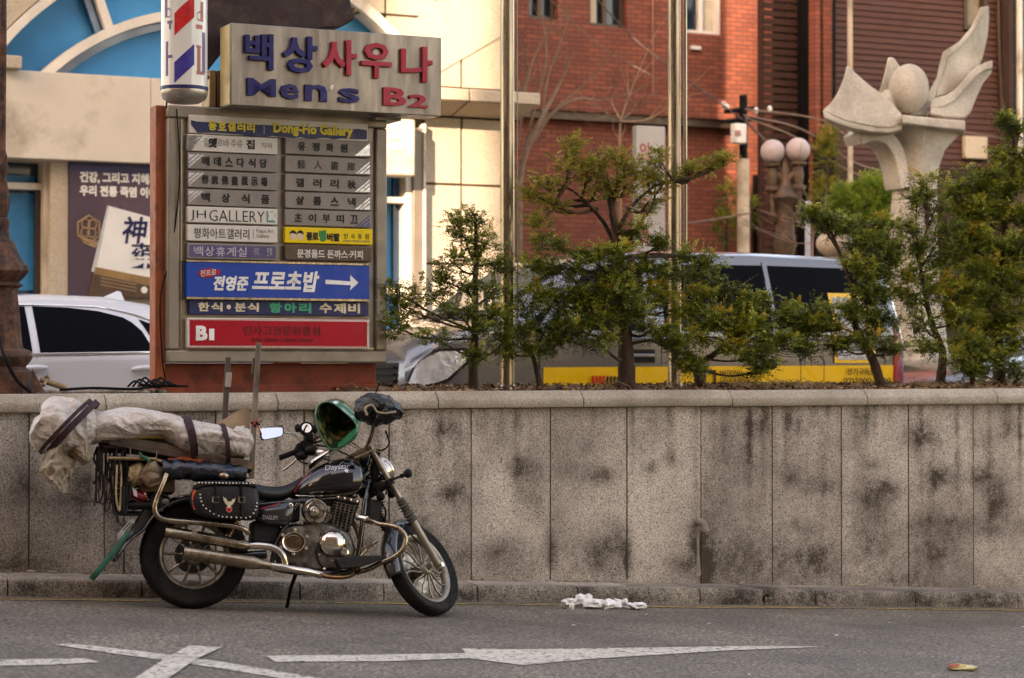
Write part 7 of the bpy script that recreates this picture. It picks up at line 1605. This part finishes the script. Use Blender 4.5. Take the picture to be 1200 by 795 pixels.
mb = MB(); c0_ = (319, 507.5); mb.loft([[B(c0_[0] + (x - c0_[0]) * k, c0_[1] + (y - c0_[1]) * k, yy) for x, y in mo] for yy, k in ((.345, .9), (.34, 1), (.365, .98), (.385, .7))]); ms_ = bp_('rear_view_mirror', mb, m_chr, smooth=40)
mb = MB(); zc_q = B(c0_[0], c0_[1], .33).z; ql = [B(c0_[0] + (x - c0_[0]) * .9, c0_[1] + (y - c0_[1]) * .9, .322) for x, y in mo]; ql = [q + Vector((0, (q.z - zc_q) * .62, 0)) for q in ql]; mb.prism(ql, (0, .012, 0)); mg = bp_('mirror_glass', mb, mat('mirror_glass', (.9, .9, .9), .02, 1, .01, 1, rvar=.0), ms_)
# front indicators
for (x0, y0, x1, y1, y) in ((458, 563, 478, 555, -.16), (440, 570, 446, 582, -.10), (452, 568, 459, 579, .12)):
    mb = MB(); a_, b_ = B(x0, y0, y * .7), B(x1, y1, y); mb.tube([a_, a_.lerp(b_, .65)], [.007, .008], 8); mb.tube([a_.lerp(b_, .55), a_.lerp(b_, .75)], .014, 8); mb.ell(b_, (.027, .026, .028), 18, 12); bp_('front_indicator', mb, m_black if y > -.15 else m_dkplas, smooth=180)
mb = MB()
for pts in ([(438, 540), (446, 556), (455, 566), (452, 580)], [(452, 505), (456, 520), (448, 528), (440, 526)], [(444, 530), (436, 548), (440, 566), (432, 580)], [(430, 560), (446, 562), (462, 560)], [(436, 600), (448, 606), (452, 625), (466, 648)], [(447, 590), (452, 600), (449, 620)]): mb.tube(cr([B(x, y, -.05) for x, y in pts], 6), .006, 6)
bp_('front_cables', mb, m_black, smooth=60)
mb = MB(); mb.ell(B(438, 552, 0), (.05, .05, .06), 14, 10); mb.box(B(441, 572, 0), (.06, .08, .07)); mb.ell(B(428, 540, .05), (.05, .06, .05), 14, 10); bp_('horn_and_wiring', mb, m_eng, smooth=60)

# ================================================================== THE LOAD
def wr(p, f, amp):                                    # cloth-like creases
    v = Vector(p) * f; wv = Vector((mnoise.noise(v * .5), mnoise.noise(v * .5 + Vector((9, 2, 4))), mnoise.noise(v * .5 + Vector((3, 8, 5))))) * 1.6
    n1 = mnoise.noise(v + wv); n2 = mnoise.noise((v + wv) * 2.1 + Vector((7, 3, 1))); n3 = mnoise.noise((v + wv * 1.5) * 4.3)
    return amp * ((1 - min(1, abs(n1) * 2.4)) * .75 + (1 - min(1, abs(n2) * 2.2)) * .28 + n1 * .9)
def cloth_loft(path, rv, rd, seg=56, fr_=9, amp=.018, per=8, stretch=1, rot=0):
    """path: local points, rv/rd radii (vertical / depth) lists"""
    P = cr(path, per); n = len(P); rings = []; m_ = len(path) - 1
    for i, p in enumerate(P):
        t = i / (n - 1) * m_; k = min(int(t), m_ - 1); u_ = t - k; a = rv[k] + (rv[k + 1] - rv[k]) * u_; b = rd[k] + (rd[k + 1] - rd[k]) * u_
        tn = (P[min(i + 1, n - 1)] - P[max(i - 1, 0)]).normalized(); upv = (Vector((0, 0, 1)) - tn * tn.z).normalized(); sd = tn.cross(upv); ring = []
        for j in range(seg):
            q = 2 * pi * j / seg; d = upv * (cos(q) * a) + sd * (sin(q) * b); w_ = wr(Vector((p.x * stretch, d.y + p.y, d.z + p.z)), fr_, amp); ring.append(p + d * (1 + w_ / max(.03, (a + b) / 2)))
        rings.append([BM @ v for v in ring])
    mb = MB(); mb.loft(rings, True, True); return mb
def cloth_mat(name, hi, lo):
    m, nt, p, N, L = new_mat(name); v = coords(nt, N, L); c = ramp(N, L, noise(N, L, v, 3.2, 8, .7), [(.32, lo), (.62, hi)])
    c = mix(N, L, ramp(N, L, noise(N, L, v, 14, 6, .7), [(.56, 0), (.8, .6)]), c, tuple(x * .4 for x in lo)); L(c, p.inputs['Base Color']); p.inputs['Roughness'].default_value = .45; p.inputs['Specular IOR Level'].default_value = .4
    nn = N('ShaderNodeTexNoise'); nn.inputs['Scale'].default_value = 8; nn.inputs['Detail'].default_value = 3; nn.inputs['Distortion'].default_value = 1.0; L(v, nn.inputs['Vector'])
    n2 = N('ShaderNodeTexNoise'); n2.inputs['Scale'].default_value = 3.6; n2.inputs['Detail'].default_value = 3; n2.inputs['Distortion'].default_value = 1.5; L(v, n2.inputs['Vector'])
    h = mix(N, L, .6, ramp(N, L, nn.outputs['Fac'], [(.38, 0), (.5, 1), (.62, 0)]), ramp(N, L, n2.outputs['Fac'], [(.36, 0), (.5, 1), (.64, 0)])); bump(N, L, h, .55, .03, p); return m
m_tarp = cloth_mat('dirty_white_tarp', (.66, .59, .53), (.44, .37, .31)); m_tarp2 = cloth_mat('brown_stained_tarp', (.42, .33, .23), (.22, .16, .10))
ty = -.08
tb = empty('tarp_bundle', W(B(160, 515, ty)), 'long bundle wrapped in dirty white tarpaulin tied on the motorcycle rear rack', 'bundle')
mb = cloth_loft([B(x, y, ty) for x, y in ((100, 500), (120, 501), (145, 498), (170, 497), (190, 499), (206, 505), (222, 512), (240, 516), (258, 519), (274, 523), (288, 525), (294, 527))], [.095, .080, .088, .078, .062, .078, .092, .092, .088, .075, .07, .035], [.12, .13, .14, .14, .13, .13, .14, .14, .13, .12, .11, .05], fr_=7.5, amp=.022, stretch=.42, seg=110, per=16)
build('wrapping', mb, m_tarp, tb, smooth=60)
mb = cloth_loft([B(x, y, ty - .02) for x, y in ((37, 499), (46, 502), (60, 501), (75, 500), (90, 499), (104, 496), (112, 494))], [.03, .105, .145, .155, .135, .095, .06], [.05, .13, .17, .18, .17, .14, .09], fr_=4.6, amp=.036, per=20, seg=120)
build('wrapped_head', mb, m_tarp, tb, smooth=60)
def sheet(name, grid, m, amp, f, par, nx=54, ny=54, th=.003):
    """grid of 3x? control points (rows of local points) -> creased sheet"""
    rows_ = [cr(r, max(2, nx // (len(r) - 1))) for r in grid]; cols = list(zip(*rows_)); mb = MB(); out = []
    for c in cols:
        q = cr(list(c), max(2, ny // (len(c) - 1))); out.append([BM @ (p + Vector((0, -1, .3)).normalized() * wr(p, f, amp) + Vector((0, -.5 * wr(p * 1.7, f, amp), 0))) for p in q])
    mb.loft(out, False, False); o = build(name, mb, m, par, smooth=70); s_ = o.modifiers.new('solid', 'SOLIDIFY'); s_.thickness = th; return o
sheet('hanging_tail', [[B(84, 523, -.16), B(98, 516, -.2), B(109, 534, -.17), B(107, 541, -.13)], [B(80, 531, -.14), B(92, 530, -.22), B(102, 541, -.2), B(104, 543, -.13)], [B(84, 538, -.12), B(92, 543, -.18), B(96, 547, -.16), B(100, 544, -.13)]], m_tarp2, .02, 9, tb)
sheet('hanging_tail', [[B(56, 527, -.1), B(68, 524, -.22), B(80, 524, -.14), B(90, 532, -.1)], [B(46, 550, -.12), B(60, 540, -.24), B(76, 548, -.16), B(88, 545, -.12)], [B(48, 556, -.1), B(58, 563, -.2), B(68, 572, -.15), B(80, 570, -.1)], [B(54, 566, -.1), B(64, 572, -.14), B(74, 580, -.12), B(79, 578, -.1)]], m_tarp2, .04, 7, tb)
m_strap = mat('dark_purple_strap', (.045, .022, .026), .65, 0, .3, 14, .3, 60)
def strap_ring(name, a_, b_, dep, wdt, par, side=0):
    c_ = (a_ + b_) / 2; u_ = (b_ - a_) / 2; w_ = Vector((0, dep, 0)); t_ = u_.cross(w_).normalized(); rings = []
    for i in range(41):
        q = 2 * pi * i / 40; p = c_ + u_ * cos(q) + w_ * sin(q); n_ = (u_ * cos(q) / u_.length + w_ * sin(q) / dep).normalized(); rings.append([W(p + t_ * wdt + n_ * .006), W(p - t_ * wdt + n_ * .006), W(p - t_ * wdt - n_ * .002), W(p + t_ * wdt - n_ * .002)])
    mb = MB(); mb.loft(rings); build(name, mb, m_strap, par, smooth=40)
strap_ring('tie_strap', B(114, 472, ty), B(55, 533, ty), .235, .019, tb); strap_ring('tie_strap', B(106, 470, ty), B(47, 530, ty), .235, .011, tb)
strap_ring('tie_strap', B(214, 489, ty), B(226, 541, ty), .165, .015, tb); strap_ring('tie_strap', B(219, 489, ty), B(229, 537, ty), .168, .010, tb); strap_ring('tie_strap', B(259, 498, ty), B(266, 545, ty), .155, .014, tb)
# sheets and rods showing under the tarpaulin
pl = empty('plank_stack', W(B(210, 530, ty)), 'yellowish and brown flat planks poking out under the tarpaulin', 'planks')
for i, (pts, c, r) in enumerate((([(157, 507), (190, 502), (232, 524)], (.42, .27, .05), .008), ([(150, 512), (200, 513), (240, 528)], (.30, .19, .06), .011), ([(140, 516), (190, 523), (250, 537), (292, 543)], (.13, .09, .065), .020), ([(128, 518), (190, 530), (285, 549)], (.09, .065, .05), .016), ([(240, 538), (292, 546), (296, 548)], (.20, .12, .07), .018))):
    mb = MB(); a_ = [W(B(x, y, ty - .06)) for x, y in pts]; q = []
    for p in cr(a_, 4): q.append([p + BF.up * r, p - BF.up * r, p - BF.up * r - BF.n * .22, p + BF.up * r - BF.n * .22])
    mb.loft(q); build('plank', mb, mat('plank_%d' % i, c, .6, 0, .35, 12, .2, 40), pl, bevel=.003)
# rack
rk = bike
mb = MB()
for y in (-.14, .14): mb.tube([B(126, 537, y), B(180, 538, y), B(190, 541, y), B(193, 548, y), B(196, 560, y)], .011, 10); mb.tube([B(190, 545, y), B(292, 560, y)], .010, 10)
mb.tube([B(190, 541, -.14), B(190, 541, .14)], .01, 8); mb.tube([B(128, 537, -.14), B(128, 537, .14)], .01, 8); mb.tube([B(150, 537, -.14), B(150, 537, .14)], .009, 8)
bp_('luggage_rack', mb, mat('brown_rack_steel', (.38, .25, .15), .4, .7, .3, 12), smooth=60)
mb = MB()
for y in (-.10, .12): mb.box((B(118, 545, y) + B(118, 522, y)) / 2, (.03, .02, .2)); 
mb.box(B(122, 520, 0), (.04, .3, .03)); mb.box(B(160, 528, 0), (.42, .26, .02)); mb.box(B(130, 520, 0) , (.03, .26, .05)); bp_('rack_board', mb, mat('dark_old_board', (.028, .02, .016), .8, 0, .4, 10), bevel=.004)
# blue-black rolled sheet, blue patches put its highlights into the colour
rb = MB(); P = [B(x, y, -.17) for x, y in ((190, 550), (215, 551), (245, 553), (270, 555), (288, 557))]
o_ = cloth_loft(P, [.05, .056, .056, .052, .045], [.05, .055, .055, .05, .045], 30, 16, .010, 8); build('rolled_sheet', o_, mat('blue_glint_black_plastic', (.004, .006, .012), .25, 0, .9, 9, .6, 26, dirt=(.03, .07, .18), dscale=12, dlo=.56, dhi=.7, spec=.7), smooth=50, label='crumpled dark blue plastic roll tied above the saddlebag', cat='roll')
mb = cloth_loft([B(x, y, -.1) for x, y in ((196, 542), (215, 542), (236, 545), (250, 548))], [.02, .03, .03, .02], [.05, .06, .06, .04], 20, 20, .010, 6); build('orange_bag', mb, mat('burnt_orange_plastic', (.34, .075, .02), .5, 0, .5, 12, .5, 30), smooth=60, label='squashed burnt orange bag between the tarpaulin and the blue roll', cat='bag')
mb = MB(); mb.prism([W(B(x, y, -.10)) for x, y in ((165, 553), (165, 576), (205, 577), (205, 555))], BF.n * -.2); build('cardboard_box', mb, mat('brown_cardboard', (.17, .10, .055), .85, 0, .2, 6), bevel=.004, label='brown cardboard box wedged under the rack behind the tail', cat='box')
mb = cloth_loft([B(x, y, -.14) for x, y in ((176, 543), (180, 556), (184, 569))], [.03, .075, .04], [.045, .06, .045], 26, 14, .016, 8); build('cloth_pouch', mb, cloth_mat('tan_cloth', (.34, .25, .16), (.16, .10, .06)), smooth=60, label='mottled tan cloth pouch hanging under the rack, right of the pale one', cat='pouch')
mb = cloth_loft([B(x, y, -.08) for x, y in ((150, 556), (158, 557), (168, 560))], [.04, .07, .05], [.05, .07, .05], 26, 14, .016, 8); build('cloth_pouch', mb, cloth_mat('straw_cloth', (.44, .32, .16), (.25, .16, .08)), smooth=60, label='pale straw-coloured pouch hanging under the rack above the tail lamp', cat='pouch')
# cords
random.seed(12)
for i, (pts, c, r, lab) in enumerate((([(140, 534), (142, 560), (141, 590), (139, 598), (136, 580), (137, 545)], (.42, .30, .16), .006, 'tan cord loop hanging from the rack end, brightest of the loops'), ([(146, 530), (149, 560), (148, 595), (145, 600), (144, 570)], (.02, .018, .017), .010, 'black rubber loop hanging straight down beside the tan cord'), ([(134, 530), (130, 560), (133, 596), (137, 604), (138, 612)], (.02, .016, .015), .009, 'black cord on the left of the tan loop hanging lowest'), ([(120, 545), (115, 570), (118, 590), (124, 585), (126, 560)], (.12, .045, .03), .005, 'reddish brown thin cord looped at the far left of the rack'), ([(124, 530), (122, 600), (123, 670)], (.10, .05, .03), .0045, 'thin rusty cord hanging from the rack down to the kerb'), ([(128, 540), (121, 562), (127, 590), (131, 575)], (.16, .07, .05), .004, 'thin pinkish cord twisted between the hanging loops'))):
    mb = MB(); q = cr([W(B(x, y, -.10 + .03 * i - .03 * k)) for k, (x, y) in enumerate(pts)], 6); mb.tube(q, r, 7); build('hanging_cord', mb, mat('cord_%d' % i, c, .7, 0, .3, 20), label=lab, cat='cord', group='cords hanging from the rear rack', smooth=60)
mb = MB()
for i in range(16):
    x = random.uniform(113, 147); l = random.uniform(30, 78); q = [W(B(x + random.uniform(-2, 2) + k * random.uniform(-1.5, 1.5), 524 + l * k / 3, -.05 - .1 * random.random())) for k in range(4)]
    if i % 3 == 0: q += [q[-1] + BF.d * .03 + BF.up * .05, q[1] + BF.d * .03]
    mb.tube(cr(q, 5), random.uniform(.003, .009), 5)
build('cord_tangle', mb, mat('tangle_dark', (.016, .011, .009), .7, 0, .5, 12), bike, smooth=60, kind='stuff')
m_gr = mat('green_ribbon', (.025, .13, .085), .6, 0, .3, 20)
q = [[W(B(x0, y0, -.12)), W(B(x1, y1, -.11))] for x0, y0, x1, y1 in ((148, 622, 152, 627), (138, 636, 143, 640), (126, 650, 131, 655), (116, 663, 121, 668), (104, 677, 110, 681))]
mb = MB(); mb.loft(q, False, False); o = build('green_strap', mb, m_gr, label='faded green webbing strap trailing from the licence plate to the ground', cat='strap', smooth=60, fix=False); s_ = o.modifiers.new('solid', 'SOLIDIFY'); s_.thickness = .003
mb = MB(); mb.tube([W(B(x, y, -.16)) for x, y in ((163, 530), (166, 535), (171, 537), (175, 541), (172, 546))], [.005, .012, .013, .012, .004], 6); build('green_knot', mb, m_gr, label='small green rag knotted on the rack tube', cat='rag', smooth=40)
mb = MB(); mb.tube([W(B(136, 640, -.08)), W(B(130, 648, -.06)), W(B(141, 660, -.08)), W(B(138, 668, -.07))], [.008, .012, .012, .003], 6, True, .4); build('torn_tape', mb, mat('grey_tape', (.12, .11, .10), .5), label='torn scrap of dark tape hanging behind the green strap', cat='tape', smooth=40)
for i, (x0, y0, x1, y1) in enumerate(((153, 525, 152.5, 534), (184, 529, 183, 541), (221, 541, 220, 556), (262.5, 548, 262, 556))):
    mb = MB(); mb.tube([W(B(x0, y0, -.17)), W(B(x1, y1, -.17))], .0045, 5); bp__ = build('hook', mb, m_chr, tb)
# wooden uprights and cardboard
uf = empty('wooden_frame', W(B(282, 540, -.05)), 'pair of weathered wooden posts standing up behind the motorcycle seat', 'frame')
m_post = mat('weathered_grey_wood', (.20, .155, .115), .85, 0, .35, 14, .4, 40, (.06, .045, .035), 6, stretch=(1, 1, .2))
def postm(pts, w_, d_, y):
    mb = MB(); rings = []
    for x, yy in pts:
        p = B(x, yy, y); rings.append([W(p + Vector((a * w_, b * d_, 0))) for a, b in ((-1, -1), (1, -1), (1, 1), (-1, 1))])
    mb.loft(rings); return mb
build('post', postm([(303, 402), (300, 455), (299, 470), (296.5, 520), (294.5, 561)], .0155, .014, -.02), m_post, uf, bevel=.004)
build('post', postm([(267.5, 419), (265.5, 455), (263, 495), (262, 530)], .0165, .014, .10), mat('dark_wet_wood', (.085, .062, .052), .8, 0, .35, 12, .4, 40), uf, bevel=.004)
build('cleat', postm([(297.5, 420), (296.5, 438)], .008, .012, .0), m_post, uf, bevel=.002); build('cleat', postm([(268.5, 437), (267, 454)], .017, .012, .08), mat('pale_wood', (.34, .29, .23), .8, 0, .2, 14), uf, bevel=.002)
mb = MB(); mb.tube([W(B(294, 495, -.05)), W(B(299, 500, -.06)), W(B(304, 497, -.05))], .006, 6); mb.ell(W(B(299, 497, -.02)), (.022, .022, .022), 10, 8); build('tape_wrap', mb, m_black, uf, smooth=60)
mb = MB(); mb.tube([W(B(296, 493, -.06)), W(B(304, 503, -.08)), W(B(307, 510, -.08))], .0035, 5); mb.tube([W(B(303, 490, -.06)), W(B(296, 499, -.08))], .003, 5); build('red_string', mb, mat('red_string', (.4, .04, .03), .7), uf)
mb = MB(); mb.prism([W(B(x, y, .02)) for x, y in ((255, 494), (264, 491), (276, 483), (292, 476.5), (292.5, 500), (291, 508), (262, 502))], BF.n * -.008); build('cardboard_sheet', mb, mat('torn_cardboard', (.34, .24, .15), .85, 0, .25, 10, .2, 30), bevel=.001, label='torn brown cardboard sheet propped between the two wooden posts', cat='cardboard')
mb = cloth_loft([B(x, y, -.10) for x, y in ((270, 510), (278, 515), (286, 518), (292, 521))], [.05, .075, .07, .03], [.06, .08, .07, .03], 30, 12, .022, 8); build('clear_bag', mb, cloth_mat('pale_plastic', (.66, .60, .53), (.48, .41, .33)), smooth=60, label='crinkled pale plastic bag stuffed at the front end of the bundle', cat='bag')

# ---- green helmet hung inside out on the bars
hm = empty('green_helmet', W(B(395, 500, -.02)), 'glossy green open helmet hanging upside down on the handlebars, dark lining showing', 'helmet')
m_hg = mat('glossy_green', (.003, .14, .055), .18, 0, .15, 5, coat=.8, rvar=.04); m_hin = mat('dark_lining_painted_reflections', (.02, .05, .02), .3, 0, .6, 14, dirt=(.34, .27, .10), dscale=13, dlo=.52, dhi=.6)  # lining mottles put leaf reflections into its colour
rimp = [(369.5, 487), (371, 479), (375, 474), (381, 471.5), (388, 472), (396, 477), (404, 484), (412, 491), (417, 498), (418, 506), (415, 513), (408, 519), (399, 525), (391, 527), (384, 524), (377, 514), (372, 501)]
rim3 = []
for i, (x, y) in enumerate(rimp): rim3.append(B(x, y, -.10 + .02 * sin(i)))
cen = sum(rim3, Vector()) / len(rim3); apex = B(408, 484, .16)
R1 = cr(rim3 + [rim3[0]], 4)[:-1]
rings = []; 
for k in range(9):
    t = k / 8; f = cos(t * pi / 2) ** .75; rings.append([W(cen.lerp(apex, sin(t * pi / 2)) + (p - cen) * max(f, .02)) for p in R1])
mb = MB(); mb.loft(rings, True, True); mb.f.pop(-2); mb.m.pop(); build('shell', mb, m_hg, hm, smooth=60, fix=False)
rings = []
for k in range(9):
    t = k / 8; f = cos(t * pi / 2) ** .75; rings.append([W(cen.lerp(apex, sin(t * pi / 2) * .93 - .01) + (p - cen) * max(f, .02) * .955) for p in R1])
mb = MB(); mb.loft(rings, True, True); mb.f.pop(-2); mb.m.pop(); build('lining', mb, m_hin, hm, smooth=60, fix=False)
mb = MB(); mb.tube([W(p) for p in R1 + [R1[0]]], .0055, 8, False); build('rim_edge', mb, m_hg, hm, smooth=60)
mb = MB(); mb.loft([[W(B(x0, y0, -.135)), W(B(x1, y1, -.12)), W(B((x0 + x1) / 2 + 1, (y0 + y1) / 2 + 1, -.16))] for x0, y0, x1, y1 in ((396, 526, 396, 520), (404, 524, 402, 514), (412, 519, 408, 508), (417, 514, 413, 504), (420, 508, 418, 501))], True, True); build('peak', mb, m_hg, hm, smooth=60, bevel=.003)
# black plastic bag over the right grip and mirror
mb = cloth_loft([B(x, y, -.30) for x, y in ((419, 489), (425, 484), (434, 481), (445, 480), (456, 480), (464, 478), (468, 474))], [.02, .065, .082, .080, .066, .048, .012], [.03, .06, .08, .08, .07, .05, .02], 90, 9, .026, 14)
build('black_bag', mb, mat('black_bin_liner', (.005, .004, .004), .22, 0, .4, 12, .9, 30, rvar=.08, spec=.45), smooth=60, label='crumpled black plastic bag wrapped round the right handlebar grip', cat='bag')
mb = MB(); mb.tube(cr([W(B(x, y, -.40)) for x, y in ((430, 487), (428, 480), (431, 476), (437, 476), (442, 483), (452, 484.5), (464, 483))], 5), [.008, .007], 8); build('brake_lever', mb, mat('tan_lever', (.36, .27, .18), .45, .5, .2, 12), bike, smooth=60)
mb = MB(); mb.tube([W(B(437, 474, -.3)), W(B(440, 462, -.3)), W(B(444, 450, -.3))], .0045, 6); build('antenna_rod', mb, m_black, bike, smooth=60)

# ================================================================== LITTER
random.seed(8)
m_tis = mat('white_tissue', (.80, .78, .74), .9, 0, .05, 20)
for i, (x, y, rx, ry) in enumerate(((667, 709, 8, 6), (684, 706, 12, 7.5), (697, 709, 10, 6), (712, 709.5, 12, 5), (729, 708.5, 9, 5), (745, 711, 10, 4.5))):
    p = onroad(x, y + ry * .8, .0); k = FPX / p.y; mb = MB(); R = []
    for a in range(9):
        la = -pi / 2 + pi * a / 8; R.append([p + Vector((0, 0, ry / k)) + Vector((rx / k * cos(la) * cos(q), rx / k * .8 * cos(la) * sin(q), ry / k * sin(la))) * (1 + .9 * mnoise.noise(Vector((cos(la) * cos(q) * 1.6 + i * 5, cos(la) * sin(q) * 1.6, sin(la) * 1.6)) )) for q in [2 * pi * b / 16 for b in range(16)]])
    mb.loft(R); build('crumpled_tissue', mb, m_tis, label=('small crumpled white tissue at the left end of the row by the kerb', 'tallest crumpled white tissue, second from the left of the row', 'crumpled white tissue touching the tallest one on its right', 'middle wide flat crumpled white tissue of the row by the kerb', 'peaked crumpled white tissue, second from the right of the row', 'flattest white tissue at the right end of the row by the kerb')[i], cat='tissue', group='crumpled white tissues by the kerb', smooth=25)
mb = MB(); cs = [onroad(x, y, .008 + .012 * (i % 2)) for i, (x, y) in enumerate(((1111, 780.5), (1116, 777.5), (1124, 777.8), (1134, 779), (1146, 781.5), (1140, 784), (1128, 784), (1116, 783.5)))]; mb.prism(cs, (0, 0, -.006))
sw = build('sweet_wrapper', mb, mat('yellow_wrapper', (.5, .36, .1), .4, 0, .4, 60), label='small yellow and red sweet wrapper lying on the road', cat='wrapper')
mb = MB(); mb.prism([onroad(x, y, .026) for x, y in ((1111, 780), (1117, 777.6), (1125, 779), (1118, 782))], (0, 0, -.004)); build('red_print', mb, mat('wrapper_red', (.42, .06, .03), .4), sw)
mb = MB()
for x, y in ((8, 727), (83, 718), (571, 704), (672, 733), (905, 735), (728, 757), (878, 797 - 6), (1090, 722), (1148, 715), (1180, 713), (1042, 730), (655, 720), (758, 720), (1168, 722), (640, 718), (1036, 714), (320, 757), (831, 731), (450, 738), (980, 745), (1200, 735)):
    p = onroad(x, y, .004); l, w_, a = random.uniform(.008, .028), random.uniform(.004, .010), random.uniform(0, 3); mb.mi = random.choice((0, 0, 1)); mb.add([p + Vector((cos(a) * l, sin(a) * l, 0)), p + Vector((-sin(a) * w_, cos(a) * w_, .003)), p - Vector((cos(a) * l, sin(a) * l, 0)), p - Vector((-sin(a) * w_, cos(a) * w_, -.006))], [(0, 1, 2, 3)])
build('road_litter', mb, [m_tis, bpy.data.materials['leaf_tan']], kind='stuff', fix=False, label='tiny paper scraps scattered over the road', cat='litter')
